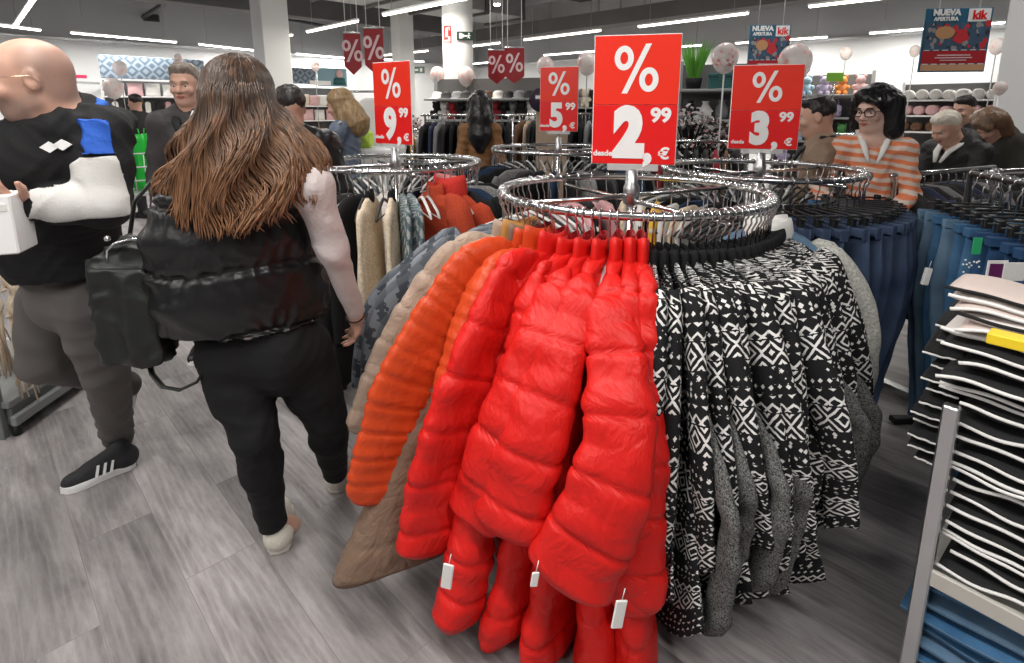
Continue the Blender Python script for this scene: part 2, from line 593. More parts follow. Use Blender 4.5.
# left side: pipes and ducts
def pipe(label, pts, r, m, name='ceiling_pipe', cat='pipe'):
    w = MB(); w.tube(pts, r, 10); o = w.build(name, m); tag(o, label, cat); return o
M_pipe = mat('dark_pipe', (.03, .03, .032), .5)
A, B = P(70, -14, 7.2), P(330, 32, 13.)
A.z = B.z = 4.05
A = H(60, -22, 3.9); B = H(330, 27, 3.9)
pipe('thin dark sprinkler pipe crossing the ceiling above the bald man', [A, B], .045, M_pipe)
A = H(185, -10, 3.75); B = H(142, 18, 3.75)
w = MB(); w.tube([A, B], .05, 8); w.box(B, (.75, .3, .16), R(20)); tag(w.build('ceiling_bracket', M_pipe), 'dark steel bracket hanging under the pipe above the left wall', 'bracket')
A = H(340, -4, 4.1); B = H(230, 30, 4.1)
a2, b2 = H(215, 4, 3.95), H(360, 38, 3.95)
# broad pale duct between the two columns
dct = thing('air_duct', 'broad pale sheet metal air duct with ribs between the two columns', 'duct', (0, 0, 0))
A, B = on_lineL(14.6, -3.5), on_lineL(14.6, -.2); A.z = B.z = 3.92
M_duct = mat('sheet_metal', (.36, .37, .37), .45, metal=.3)
for k in range(4):
    q0 = A.lerp(B, k / 4); q1 = A.lerp(B, (k + .96) / 4); d = q1 - q0
    w = MB(); w.rbox((q0 + q1) / 2, (d.length, 1.3, .4), .02, math.atan2(d.y, d.x)); w.build('duct_section', M_duct, dct)
for k in range(5):
    q = A.lerp(B, k / 4); d = B - A
    w = MB(); w.box(q, (.07, 1.4, .5), math.atan2(d.y, d.x)); w.build('duct_flange', M_beam, dct)
for (p0, p1, z, wd, ht, lab) in (((478, 6), (760, -12), 4.25, .35, .3, 0), ((400, 44), (620, 50), 3.75, .5, .45, 1)):
    A, B = H(*p0, z), H(*p1, z)
    A, B = (on_lineL(12.2, -7), on_lineL(12.2, 4.5)) if lab == 0 else (on_lineL(17.4, -7.), on_lineL(17.4, -1.6))
    A.z = B.z = z
    beam('trim_%d' % (4 + lab), A, B, wd, ht, M_beam)['kind'] = 'structure'
for k, S in enumerate((7.5, 19.8)):
    A, B = on_lineL(S, -9), on_lineL(S, 3 if k == 0 else -1.2); A.z = B.z = 4.3
    beam('trim_%d' % (6 + k), A, B, .3, .35, M_beam)['kind'] = 'structure'
for S, x0, x1, z in ((9.6, -4, 6, 4.28), (10.9, -5, 5.5, 4.38)):
    A, B = on_line(S, x0), on_line(S, x1); A.z = B.z = z
    pipe('thin grey conduit running along the ceiling %s' % ('beside the hanging lamps' if S < 10 else 'above the hanging banners'), [A, B], .05, M_grey)

# ------------------------------------------------------------------ strip lamps
def strip(p0, p1, z, label, group, warm=False, watts=30, cables=True, wd=.07):
    A, B = H(*p0, z), H(*p1, z)
    return strip_w(A, B, z, label, group, warm, watts, cables, wd)
def strip_w(A, B, z, label, group, warm=False, watts=30, cables=True, wd=.09):
    A = Vector(A); B = Vector(B)
    c = (A + B) / 2; d = B - A; a = math.atan2(d.y, d.x)
    t = thing('strip_lamp', label, 'ceiling lamp', c, a, group)
    w = MB(); w.rbox((0, 0, .022), (d.length, wd, .036), .008); w.build('housing', M_white, t)
    w = MB(); w.rbox((0, 0, -.008), (d.length - .02, wd * .8, .035), .012); w.build('diffuser', M_lampwarm if warm else M_lamp, t)
    if cables:
        for s in (-1, 1):
            w = MB(); w.tube([(s * d.length * .38, 0, .06), (s * d.length * .38, 0, CEIL - z)], .006, 5); w.build('cable', M_grey, t)
    ld = bpy.data.lights.new('strip_light', 'AREA'); ld.shape = 'RECTANGLE'; ld.size = d.length; ld.size_y = .1
    ld.energy = watts * (1.25 if 'wall' in group else 1.15); ld.color = (1, .93, .82) if warm else (1, .97, .93)
    lo = bpy.data.objects.new('strip_light', ld); link(lo, t); lo.location = (0, 0, -.04)
    return t
Z = 3.1
GL = 'strip lamps along the left wall'
strip((-40, 20), (41, 30), Z, 'cool white strip lamp high on the left wall over the bald head', GL, watts=35)
strip((70, 32.3), (176.8, 42), Z, 'longest cool white strip lamp high on the left wall', GL, watts=40)
strip((198.8, 44), (262, 51), Z, 'cool white wall strip lamp above the brown-haired woman', GL, watts=40)
strip((296, 53.5), (348.5, 58), Z, 'wall strip lamp just right of the left column', GL, watts=30)
strip((384, 59), (424, 61.5), Z, 'short wall strip lamp left of the round column', GL, watts=25)
GR = 'strip lamps along the right wall'
strip((470, 64), (500, 61), Z, 'small far wall strip lamp right of the centre column', GR, watts=25)
strip((543.7, 55), (600, 50.5), Z, 'wall strip lamp behind the low price board', GR, watts=30)
strip((655, 48), (702, 45), Z, 'wall strip lamp between the big price board and a balloon', GR, watts=30)
strip((735, 43), (828, 36.6), Z, 'wall strip lamp behind the dark hanging poster', GR, watts=35)
strip((869, 33), (1006, 22), Z, 'wall strip lamp passing behind the large hanging poster', GR, watts=40)
G1 = 'hanging lamp row on the left'
strip((254.7, 44), (292, 34.6), Z, 'warm hanging strip lamp crossing the left square column', G1, True, 30)
strip((307, 31.6), (358, 20.5), Z, 'warm hanging strip lamp above the paired red banners', G1, True, 35)
strip((383, 14.7), (470, -3), Z, 'long warm hanging strip lamp running into the centre column', G1, True, 45)
strip((15, 26), (34, -2), Z, 'short steep strip lamp at the top left corner', G1, False, 35)
strip((384, 55), (428, 50.5), Z, 'pale hanging strip lamp behind the paired red banners', G1, True, 25)
G2 = 'hanging lamp row on the right'
strip((472, 46), (500, 42.5), Z, 'farthest lamp of the right hanging row', G2, True, 25)
strip((524, 39.6), (601, 30), Z, 'hanging strip lamp behind the top of the big price board', G2, True, 35)
strip((638, 26.4), (749, 12.6), Z, 'hanging strip lamp above the oval white balloon', G2, True, 40)
strip((808, 6.2), (930, -8), Z, 'nearest lamp of the right hanging row at the frame top', G2, True, 45)
# rows of the same lamps continue overhead and behind the viewer
for k, (x, y) in enumerate([(-4.6, 1.6), (-1.6, 3.4), (-2.4, -.6), (-.9, 1.1), (.9, -.4), (-3.6, -2.4), (4.8, 3.6), (-6.5, 5.4), (2.0, 6.2), (6.8, 6.4), (-2.2, 7.6)]):
    d = Vector((-1, 1, 0)).normalized() * .95
    if (x, y) in ((2.0, 6.2), (6.8, 6.4), (-2.2, 7.6), (-1.6, 3.4), (4.8, 3.6), (-6.5, 5.4)):
        zz = 4.1
    else:
        zz = Z
    strip_w((x - d.x, y - d.y, zz), (x + d.x, y + d.y, zz), zz, 'white strip lamp hanging overhead above the aisle, out of the picture', 'overhead strip lamps', False, 38, zz < 4)

# spot lamps: one bare bright head at the top, one white can on the column
t = thing('spot_lamp', 'small glaring round spot lamp at the top beside the centre column', 'spot lamp', H(497, 3, 3.6))
w = MB(); w.lathe([(.0, -.02), (.07, -.02), (.08, .0), (.08, .14), (.03, .18), (.02, .9)], 20); w.build('housing', M_white, t)
w = MB(); w.ball((0, 0, -.03), .065, 14, sc=(1, 1, .5)); w.build('bulb', mat('spot_bulb', (1, 1, 1), .5, emit=(1, .98, .95), estr=22.), t)
t = thing('spot_lamp', 'white cylindrical spot lamp hanging in front of the centre column', 'spot lamp', H(463, 4, 3.3))
w = MB(); M_ = Matrix.Rotation(R(18), 3, 'Y')
w.lathe([(0, -.14), (.055, -.14), (.06, -.12), (.06, .14), (0, .14)], 20, M=M_); w.tube([(.03, 0, .14), (.0, 0, 1.1)], .01, 6); w.build('housing', M_white, t)

# ------------------------------------------------------------------ columns
M_col = mat('column_paint', (.74, .75, .75), .7, bump=.02, bscale=50)
M_col2 = mat('column_paint_grey', (.36, .37, .38), .75)
def column(px, wpx, Y, name, rz, round_=False, m=M_col, top=None):
    c = P(px, 110, Y); wd = wpx / FPX * Y
    w = MB()
    if round_:
        w.lathe([(wd / 2, 0), (wd / 2, CEIL)], 40, (c.x, c.y, 0))
    else:
        s = wd / (math.cos(abs(rz)) + math.sin(abs(rz)))
        w.rbox((c.x, c.y, CEIL / 2), (s, s, CEIL), .012, rz)
    o = w.build(name, m); o['kind'] = 'structure'
    return c, wd
c1, w1 = column(277, 36, 10.5, 'column_left', R(45))
c2, w2 = column(459, 29, 9.3, 'column_centre', 0, True)
c3, w3 = column(1052, 110, 6.0, 'column_right', R(40))
c4, w4 = column(405, 22, 13.5, 'column_far', R(45), m=M_wall)

# signs on the centre column
M_red = mat('sign_red', (.84, .012, .012), .35)
M_redtop = mat('sign_red_bright', (.93, .035, .015), .32)
M_dred = mat('banner_dark_red', (.33, .012, .02), .5)
M_signw = mat('sign_white', (.92, .92, .92), .4)
M_signpink = mat('sign_pink', (.80, .60, .62), .4)
p = P(447.5, 34, 9.0)
t = thing('fire_notice', 'small red and white fire extinguisher notice high on the centre column', 'sign', p, R(-12))
w = MB(); w.box((0, 0, 0), (.12, .01, .26)); w.build('board', M_red, t)
w = MB(); w.box((-.01, -.008, .02), (.035, .004, .13)); w.tube([(-.01, -.008, .09), (.03, -.008, .1), (.035, -.008, .05)], .006, 5); w.box((.03, -.008, -.07), (.03, .004, .06)); w.box((0, -.008, -.1), (.09, .004, .02)); w.build('pictogram', M_signw, t)
p = P(465, 36, 9.05)
t = thing('exit_sign', 'small dark running-man exit sign on the centre column', 'sign', p, R(14))
w = MB(); w.rbox((0, 0, 0), (.26, .03, .13), .005); w.build('board', mat('sign_dark_green', (.008, .03, .02), .4), t)
w = MB(); w.box((-.07, -.018, 0), (.05, .004, .08)); w.box((.0, -.018, 0), (.07, .004, .02)); w.add([(-.02, -.02, .03), (-.02, -.02, -.03), (-.055, -.02, 0)], [(0, 1, 2)])
w.ball((.06, -.018, .035), .012, 8); w.tube([(.06, -.018, .02), (.055, -.018, -.01), (.075, -.018, -.04)], .008, 5); w.tube([(.055, -.018, -.01), (.035, -.018, -.035)], .007, 5); w.tube([(.035, -.018, .01), (.085, -.018, .005)], .005, 5)
w.build('pictogram', M_signw, t)
p = P(419, 70, 17.5)
t = thing('exit_sign', 'far small exit sign on the wall right of the nine-euro board', 'sign', p, R(0))
w = MB(); w.box((0, 0, 0), (.34, .03, .2)); w.build('board', mat('sign_green_pale', (.12, .2, .17), .5), t)
w = MB(); w.box((-.07, -.02, 0), (.1, .004, .05)); w.box((.07, -.02, 0), (.07, .004, .1)); w.build('pictogram', M_signw, t)
p = P(79.5, 76.5, 12.3)
t = thing('red_notice', 'tiny red notice on the white left wall behind the bald man', 'sign', p, R(45))
w = MB(); w.rbox((0, 0, 0), (.26, .02, .07), .01); w.build('board', mat('notice_red', (.5, .02, .08), .5), t)
# glazed wall ledge behind it
w = MB(); a, b = P(72, 82, 12.4), P(110, 84, 13.3); d = b - a
w.box((a + b) / 2, (d.length * 1.4, .05, .05), math.atan2(d.y, d.x)); tag(w.build('wall_rail', M_grey), 'thin grey rail fixed along the white left wall', 'rail')

# ------------------------------------------------------------------ percent glyph and banners
def percent(mb, cx, cz, s, y, ty=.0015, mi=0):
    """heavy percent sign about s high, centred, facing -Y"""
    def ring(x, z, rx, rz_, tx, tz, n=26):
        vs, fs = [], []
        for j in range(n):
            t_ = 2 * math.pi * j / n
            vs.append((x + rx * math.cos(t_), y, z + rz_ * math.sin(t_)))
            vs.append((x + (rx - tx) * math.cos(t_), y, z + (rz_ - tz) * math.sin(t_)))
        for j in range(n):
            k = (j + 1) % n
            fs.append((2 * j, 2 * j + 1, 2 * k + 1, 2 * k))
        mb.add(vs, fs, mi)
    ring(cx - .27 * s, cz + .23 * s, .205 * s, .26 * s, .122 * s, .13 * s)
    ring(cx + .27 * s, cz - .23 * s, .205 * s, .26 * s, .122 * s, .13 * s)
    a, b, h = .24 * s, .062 * s, .52 * s
    mb.add([(cx - a - b, y, cz - h), (cx - a + b, y, cz - h), (cx + a + b, y, cz + h), (cx + a - b, y, cz + h)], [(0, 1, 2, 3)], mi)

def pct_banner(px, py_top, py_bot, wpx, Y, rz, label, grp):
    top = P(px, py_top, Y); bot = P(px, py_bot, Y)
    h = top.z - bot.z; wd = wpx / FPX * Y
    t = thing('percent_banner', label, 'banner', (top.x, Y, bot.z), rz, grp)
    pt = h * .2
    w = MB()
    o = [(-wd / 2, h), (wd / 2, h), (wd / 2, pt), (0, 0), (-wd / 2, pt)]
    vs = [(x, -.004, z) for x, z in o] + [(x, .004, z) for x, z in o]
    w.add(vs, [(0, 4, 3, 2, 1), (5, 6, 7, 8, 9)] + [(i, (i + 1) % 5, (i + 1) % 5 + 5, i + 5) for i in range(5)])
    w.build('cloth', M_dred, t)
    w = MB(); percent(w, 0, h * .58, h * .52, -.0065); w.build('percent_mark', M_signpink, t)
    w = MB(); w.tube([(-wd / 2, 0, h), (wd / 2, 0, h)], .012, 8); w.build('rod', M_steel2, t)
    for s in (-1, 1):
        w = MB(); w.tube([(s * wd * .35, 0, h), (s * wd * .35, 0, h + CEIL - top.z)], .005, 4); w.build('cord', M_white, t)
gb = 'hanging percent banners'
pct_banner(351.5, 33, 75, 16, 7.0, R(10), 'left dark red pointed percent banner of the pair near the left column', gb)
pct_banner(373, 28, 74, 19, 6.4, R(-6), 'dark red pointed percent banner hanging just above the nine-euro board', gb)
pct_banner(496.5, 50, 84, 16.5, 8.2, R(8), 'left dark red percent banner of the far pair by the centre column', gb)
pct_banner(514.5, 47.5, 83.5, 19, 7.9, R(-5), 'right dark red percent banner of the far pair by the centre column', gb)

# ------------------------------------------------------------------ posters hung from the ceiling
def poster(px, py_top, py_bot, wpx, Y, rz, label, lean=0.):
    top = P(px, py_top, Y); bot = P(px, py_bot, Y)
    h = top.z - bot.z; wd = wpx / FPX * Y
    t = thing('hanging_poster', label, 'poster', (bot.x, Y, bot.z), rz, 'hanging opening posters')
    blue = mat('poster_blue', (.02, .12, .22), .45); nav = mat('poster_photo', (.05, .1, .16), .5)
    w = MB(); w.rbox((0, 0, h / 2), (wd, .02, h), .004); w.build('board', blue, t)
    y = -.0115
    w = MB(); w.box((wd * .3, y, h * .885), (wd * .33, .002, h * .2)); w.build('logo_panel', M_signw, t)
    put_text('kik', h * .19, M_red, t, (wd * .3, y - .002, h * .88), (R(90), 0, 0), thick=.003, sx=.9)
    put_text('NUEVA', h * .125, M_signw, t, (-wd * .19, y - .001, h * .93), (R(90), 0, 0), thick=.004, sx=.98)
    put_text('APERTURA', h * .085, M_signw, t, (-wd * .19, y - .001, h * .83), (R(90), 0, 0), thick=.002, sx=.86)
    # shopping scene in the middle: flat printed shapes
    r_ = random.Random(3)
    w = MB(); w.box((0, y, h * .56), (wd * .96, .002, h * .42)); w.build('picture', nav, t)
    cols = [mat('print_%s' % nme, c, .5) for nme, c in (('tan', (.55, .3, .14)), ('red', (.6, .03, .04)), ('pale', (.32, .30, .30)), ('blue', (.05, .12, .22)), ('dark', (.03, .03, .05)))]
    w = MB()
    for k in range(64):
        x, z = r_.uniform(-.45, .45) * wd, (.37 + r_.random() * .38) * h
        n_ = r_.randint(5, 8); a = r_.uniform(.015, .05) * h
        vs = [(x + a * math.cos(q * 6.283 / n_) * r_.uniform(.6, 1.3), y - .0014 - k * .00001, z + a * 1.3 * math.sin(q * 6.283 / n_)) for q in range(n_)]
        w.add(vs, [tuple(range(n_))], r_.choice((1, 2, 3, 4, 4, 2, 3)))
    vs = [(-.18 * wd + .15 * wd * math.cos(q * 6.283 / 16), y - .0024, .62 * h + .1 * h * math.sin(q * 6.283 / 16)) for q in range(16)]
    w.add(vs, [tuple(range(16))], 0)
    vs = [(x * wd, y - .0026, z * h) for x, z in ((-.06, .5), (.06, .44), (.2, .52), (.12, .68), (.02, .66))]
    w.add(vs, [tuple(range(5))], 1)
    w.build('picture_shapes', cols, t)
    w = MB(); w.box((0, y, h * .235), (wd * .96, .003, h * .2)); w.build('red_band', mat('poster_red', (.45, .02, .03), .45), t)
    w = MB(); w.box((0, y - .003, h * .265), (wd * .5, .002, h * .018)); w.box((0, y - .003, h * .225), (wd * .56, .002, h * .018)); w.box((0, y - .003, h * .185), (wd * .4, .002, h * .014)); w.build('band_marking', M_signpink, t)
    w = MB(); w.box((0, y, h * .07), (wd * .96, .003, h * .1)); w.build('sand_band', mat('poster_sand', (.62, .36, .2), .5), t)
    w = MB()
    for k in range(7):
        w.box((wd * (-.42 + .14 * k), y - .002, h * .125), (wd * .09, .002, h * .012), R(0))
        w.box((wd * (-.42 + .14 * k), y - .002, h * .345), (wd * .09, .002, h * .01), R(0))
    w.build('dash_marking', M_signw, t)
    for s in (-1, 1):
        w = MB(); w.tube([(s * wd * .3, 0, h), (s * wd * .3, 0, h + CEIL - top.z)], .005, 4); w.build('cord', M_white, t)
poster(950, 8, 72, 58, 4.6, R(-8), 'large opening poster with red band hanging at the upper right')
poster(766, 25, 78, 38, 6.6, R(-4), 'smaller dark opening poster half hidden behind the three-euro board')
# ------------------------------------------------------------------ cloth materials
def aztec(name, sc=1., white=(.78, .77, .75)):
    m, t, b = nt(name)
    uv = N(t, 'ShaderNodeUVMap')
    ns = N(t, 'ShaderNodeTexNoise', Scale=38., Detail=2.); L(t, uv.outputs[0], ns.inputs['Vector'])
    ad = N(t, 'ShaderNodeVectorMath', operation='MULTIPLY_ADD'); L(t, ns.outputs['Color'], ad.inputs[0]); ad.inputs[1].default_value = (.009, .009, 0); L(t, uv.outputs[0], ad.inputs[2])
    oi = N(t, 'ShaderNodeObjectInfo')
    of = N(t, 'ShaderNodeVectorMath', operation='MULTIPLY_ADD'); L(t, oi.outputs['Random'], of.inputs[0]); of.inputs[1].default_value = (.3, .43, 0); L(t, ad.outputs[0], of.inputs[2])
    sp = N(t, 'ShaderNodeSeparateXYZ'); L(t, of.outputs[0], sp.inputs[0])
    u = math_(t, 'MULTIPLY', sp.outputs[0], sc); v = math_(t, 'MULTIPLY', sp.outputs[1], sc)
    def saw(x, per):      # |fract(x/per)-.5|
        return math_(t, 'ABSOLUTE', math_(t, 'SUBTRACT', math_(t, 'FRACT', math_(t, 'DIVIDE', x, per)), .5))
    f = math_(t, 'FRACT', math_(t, 'DIVIDE', v, .21))
    A = math_(t, 'LESS_THAN', math_(t, 'ADD', saw(u, .026), saw(v, .026)), .29)
    B = math_(t, 'LESS_THAN', math_(t, 'ABSOLUTE', math_(t, 'SUBTRACT', saw(u, .034), math_(t, 'SUBTRACT', f, math_(t, 'FLOOR', f)))), .5)
    zz = math_(t, 'ABSOLUTE', math_(t, 'SUBTRACT', math_(t, 'MULTIPLY', saw(u, .04), 1.2), math_(t, 'MULTIPLY', saw(v, .052), 2.)))
    B = math_(t, 'LESS_THAN', zz, .17)
    d = math_(t, 'ADD', math_(t, 'MULTIPLY', saw(u, .085), 2.), math_(t, 'ABSOLUTE', math_(t, 'MULTIPLY', math_(t, 'SUBTRACT', f, .57), 5.2)))
    C = math_(t, 'GREATER_THAN', math_(t, 'FRACT', math_(t, 'MULTIPLY', d, 1.7)), .60)
    vo = N(t, 'ShaderNodeTexVoronoi', Scale=52.); vo.distance = 'MANHATTAN'; L(t, of.outputs[0], vo.inputs['Vector'])
    D_ = math_(t, 'LESS_THAN', vo.outputs['Distance'], .42)
    def band(lo, hi):
        return math_(t, 'MULTIPLY', math_(t, 'GREATER_THAN', f, lo), math_(t, 'LESS_THAN', f, hi))
    tot = None
    for x, lo, hi in ((A, -.1, .13), (B, .15, .38), (C, .40, .74), (D_, .76, 1.1)):
        q = math_(t, 'MULTIPLY', x, band(lo, hi)); tot = q if tot is None else math_(t, 'ADD', tot, q)
    ft = N(t, 'ShaderNodeTexNoise', Scale=420., Detail=1.); L(t, uv.outputs[0], ft.inputs['Vector'])
    base = mixc(t, ft.outputs[0], (.006, .006, .007), (.022, .022, .024))
    c = mixc(t, math_(t, 'MINIMUM', tot, 1.), base, white)
    L(t, c, b.inputs['Base Color'])
    b.inputs['Roughness'].default_value = .9; b.inputs['Specular IOR Level'].default_value = .2
    bp = N(t, 'ShaderNodeBump', Strength=.4, Distance=.004); L(t, ft.outputs[0], bp.inputs['Height']); L(t, bp.outputs[0], b.inputs['Normal'])
    return m

def heather(name, c0, c1, sc=260.):
    m, t, b = nt(name)
    uv = N(t, 'ShaderNodeTexCoord')
    n = N(t, 'ShaderNodeTexNoise', Scale=sc, Detail=3., Roughness=.8); L(t, uv.outputs['Object'], n.inputs['Vector'])
    r = N(t, 'ShaderNodeMapRange'); r.inputs[1].default_value, r.inputs[2].default_value = .4, .6; L(t, n.outputs[0], r.inputs[0])
    L(t, mixc(t, r.outputs[0], c0, c1), b.inputs['Base Color'])
    b.inputs['Roughness'].default_value = .95; b.inputs['Specular IOR Level'].default_value = .15
    bp = N(t, 'ShaderNodeBump', Strength=.5, Distance=.004); L(t, n.outputs[0], bp.inputs['Height']); L(t, bp.outputs[0], b.inputs['Normal'])
    return m

def tweed(name, c0, c1, c2, per=.018):
    m, t, b = nt(name)
    uv = N(t, 'ShaderNodeUVMap')
    w = N(t, 'ShaderNodeTexWave', Scale=1 / per / 6, Distortion=3., Detail=2.); w.bands_direction = 'DIAGONAL'; w.inputs['Detail Scale'].default_value = 8
    L(t, uv.outputs[0], w.inputs['Vector'])
    w2 = N(t, 'ShaderNodeTexWave', Scale=1 / per / 7, Distortion=4., Detail=2.); w2.bands_direction = 'X'; L(t, uv.outputs[0], w2.inputs['Vector'])
    c = mixc(t, math_(t, 'GREATER_THAN', w.outputs[1], .5), c0, c1)
    c = mixc(t, math_(t, 'MULTIPLY', math_(t, 'GREATER_THAN', w2.outputs[1], .62), .7), c, c2)
    L(t, c, b.inputs['Base Color']); b.inputs['Roughness'].default_value = .9
    return m

def denim(name, c0, c1):
    m, t, b = nt(name)
    tc = N(t, 'ShaderNodeTexCoord')
    n = N(t, 'ShaderNodeTexNoise', Scale=5., Detail=3.); L(t, tc.outputs['Object'], n.inputs['Vector'])
    n2 = N(t, 'ShaderNodeTexNoise', Scale=300., Detail=2.); L(t, tc.outputs['Object'], n2.inputs['Vector'])
    r = N(t, 'ShaderNodeMapRange'); r.inputs[1].default_value, r.inputs[2].default_value = .35, .68; L(t, n.outputs[0], r.inputs[0])
    c = mixc(t, r.outputs[0], c0, c1)
    c = mixc(t, math_(t, 'MULTIPLY', n2.outputs[0], .35), c, tuple(x * .4 for x in c0))
    L(t, c, b.inputs['Base Color']); b.inputs['Roughness'].default_value = .85
    b.inputs['Specular IOR Level'].default_value = .25
    return m

M_redpuff = nylon('red_nylon', (.64, .013, .010), .45, .40, 12)
M_redlin = nylon('red_lining', (.42, .008, .012), .4, .3, 20)
M_orange = nylon('rust_orange_nylon', (.58, .062, .014), .38, .25, 14)
M_orlin = nylon('dark_red_quilted_lining', (.16, .01, .012), .5)
M_beige = nylon('beige_nylon', (.42, .31, .24), .42, .45, 14)
M_taupe = nylon('taupe_nylon', (.20, .13, .09), .42, .45, 14)
M_must = nylon('mustard_nylon', (.45, .22, .06), .45, .4, 12)
M_rust = heather('rust_fleece', (.38, .045, .02), (.50, .075, .035), 180)
M_redfl = heather('red_fleece', (.52, .03, .025), (.66, .06, .045), 180)
M_pinklab = mat('pink_lining', (.75, .28, .27), .6)
M_cream = heather('cream_knit', (.58, .47, .34), (.82, .70, .54), 90)
M_aztec = aztec('black_white_aztec_knit', 1.15)
M_aztec2 = aztec('black_white_aztec_knit_small', 1.6, (.7, .7, .68))
M_leopard = aztec('black_taupe_print', .8, (.45, .38, .28))
M_heath = heather('grey_melange_knit', (.03, .03, .03), (.42, .42, .41), 230)
M_heath2 = heather('grey_melange_lining', (.02, .02, .02), (.24, .24, .235), 230)
M_tweed = tweed('blue_grey_tweed', (.10, .16, .18), (.42, .44, .42), (.05, .06, .08))
M_greyden = tweed('grey_marl_denim', (.055, .065, .08), (.22, .24, .27), (.12, .13, .15), .03)
M_denim_l = denim('light_blue_denim', (.09, .17, .27), (.20, .31, .43))
M_denim_m = denim('mid_blue_denim', (.028, .10, .22), (.10, .24, .42))
M_denim_dm = denim('deep_blue_denim', (.015, .05, .13), (.04, .11, .24))
M_denim_d = denim('dark_blue_denim', (.012, .025, .06), (.03, .06, .12))
M_denim_n = denim('navy_denim', (.03, .05, .10), (.075, .11, .19))
M_sherpa = heather('pale_grey_sherpa', (.34, .34, .31), (.60, .60, .56), 120)
M_blackc = mat('black_cloth', (.010, .010, .011), .85, spec=.25, bump=.2, bscale=150)
M_blacks = mat('black_satin_cloth', (.015, .015, .017), .5, bump=.3, bscale=12)
M_whitec = mat('white_cloth', (.78, .77, .74), .8, bump=.2, bscale=60)
M_yellow = mat('yellow_cloth', (.85, .52, .03), .7)
M_pink = mat('dusty_pink_cloth', (.62, .33, .34), .8)
M_tagw = mat('tag_white', (.85, .84, .82), .4)
M_tagp = mat('tag_purple', (.12, .01, .10), .5)
M_green = mat('tag_green', (.03, .42, .16), .5)

# ------------------------------------------------------------------ garment pieces (x outward along the hanger, y thickness, z up, origin at the neck)
def sstep(a, b, x):
    t = max(0, min(1, (x - a) / (b - a))); return t * t * (3 - 2 * t)

def body_secs(sw, Lh, flare, tt, tb, quilt=0., puff=.3, seed=0., lean=0., sway=.0, step=.0095, hem=1., inner=None, ysag=0.):
    """torso of a hung garment; flare widens the outer edge, lean carries it outwards"""
    out = []; n = max(6, int(Lh / step)); vv = 0.; pw = pz = None
    inner = sw * .95 if inner is None else inner
    for i in range(n + 1):
        s = i / n; z = -s * Lh
        sh = sstep(-.02, .075, -z)
        sh = math.sqrt(max(0, min(1, (-z + .003) / .085))) if -z < .085 else 1
        wo = .055 + (sw - .055) * sh + flare * s ** 1.1
        wi = .055 + (inner - .055) * sh + flare * .25 * s
        b = tt + (tb - tt) * s ** .7
        b *= .5 + .5 * min(1, (-z + .02) / .07)
        pin = 0.
        if quilt:
            dd = abs(((-z + .03 * math.sin(seed)) / quilt + .5) % 1 - .5) * quilt
            pin = puff * (.018 * math.exp(-(dd / .0065) ** 1.1) - .008 * math.cos(dd / quilt * 3.14))
        if s > .985: b *= .75 * hem
        cx = (wo - wi) / 2 + lean * s
        xo = wo + lean * s
        if pw is not None: vv += math.hypot(xo - pw, z - pz)
        pw, pz = xo, z
        y = sway * math.sin(2.2 * s + seed) * s + ysag * s * s
        out.append(((cx, y, z), (1, 0, 0), (0, 1, 0), (wo + wi) / 2 - pin * .6, max(.006, b - pin), vv))
    return out

def sleeve_secs(p0, p1, p2, r0, r1, flat=.75, quilt=0., puff=.3, seed=0., step=.0085, cuff=.75, neck=None):
    """sleeve along a bent path; neck adds a raglan start beside the collar"""
    P_ = [Vector(p) for p in (([neck] if neck else []) + [p0, p1, p2])]
    m = len(P_) - 1
    def cr(i, t):
        a_, b_, c_, d_ = P_[max(i - 1, 0)], P_[i], P_[min(i + 1, m)], P_[min(i + 2, m)]
        return .5 * ((2 * b_) + (c_ - a_) * t + (2 * a_ - 5 * b_ + 4 * c_ - d_) * t * t + (3 * b_ - a_ - 3 * c_ + d_) * t ** 3)
    dense = [cr(i, k / 24) for i in range(m) for k in range(24)] + [P_[m]]
    cum = [0.]
    for i in range(1, len(dense)): cum.append(cum[-1] + (dense[i] - dense[i - 1]).length)
    ln = cum[-1]; n = max(6, int(ln / step)); out = []; j = 0
    x0 = (P_[1] - P_[0]).length if neck else 0
    pts = []
    for i in range(n + 1):
        s = i / n * ln
        while j < len(cum) - 2 and cum[j + 1] < s: j += 1
        f = (s - cum[j]) / max(1e-6, cum[j + 1] - cum[j])
        pts.append(dense[j].lerp(dense[j + 1], f))
    for i, c in enumerate(pts):
        s = i / n
        lo, hi = pts[max(0, i - 4)], pts[min(n, i + 4)]
        d = (hi - lo).normalized()
        b = Vector((0, 1, 0)); b = (b - d * b.dot(d)).normalized(); a = b.cross(d).normalized()
        r = r0 + (r1 - r0) * s
        fl = flat
        if neck:
            k = sstep(0, x0 * 1.4, s * ln); r *= .5 + .5 * k; fl = .5 + (flat - .5) * k
        pin = 0.
        if quilt:
            dd = abs(((s * ln + .02) / quilt + .5) % 1 - .5) * quilt
            pin = puff * (.016 * math.exp(-(dd / .0065) ** 1.1) - .008 * math.cos(dd / quilt * 3.14))
        q = 1.
        if s > .97: q *= cuff + (1 - cuff) * (1 - s) / .03
        if s < .06: q *= .6 + .4 * s / .06
        out.append((c, a, b, max(.006, r * q - pin), max(.005, r * fl * q - pin), s * ln))
    return out

def mesh_secs(secs, m, name, parent, **kw):
    return loft(secs, m, name, parent, **kw)

def warp(t, fn):
    done = set()
    for ch in t.children:
        if ch.type == 'MESH' and ch.data.name not in done:
            done.add(ch.data.name)
            for v in ch.data.vertices: v.co = fn(v.co)
            ch.data.update()

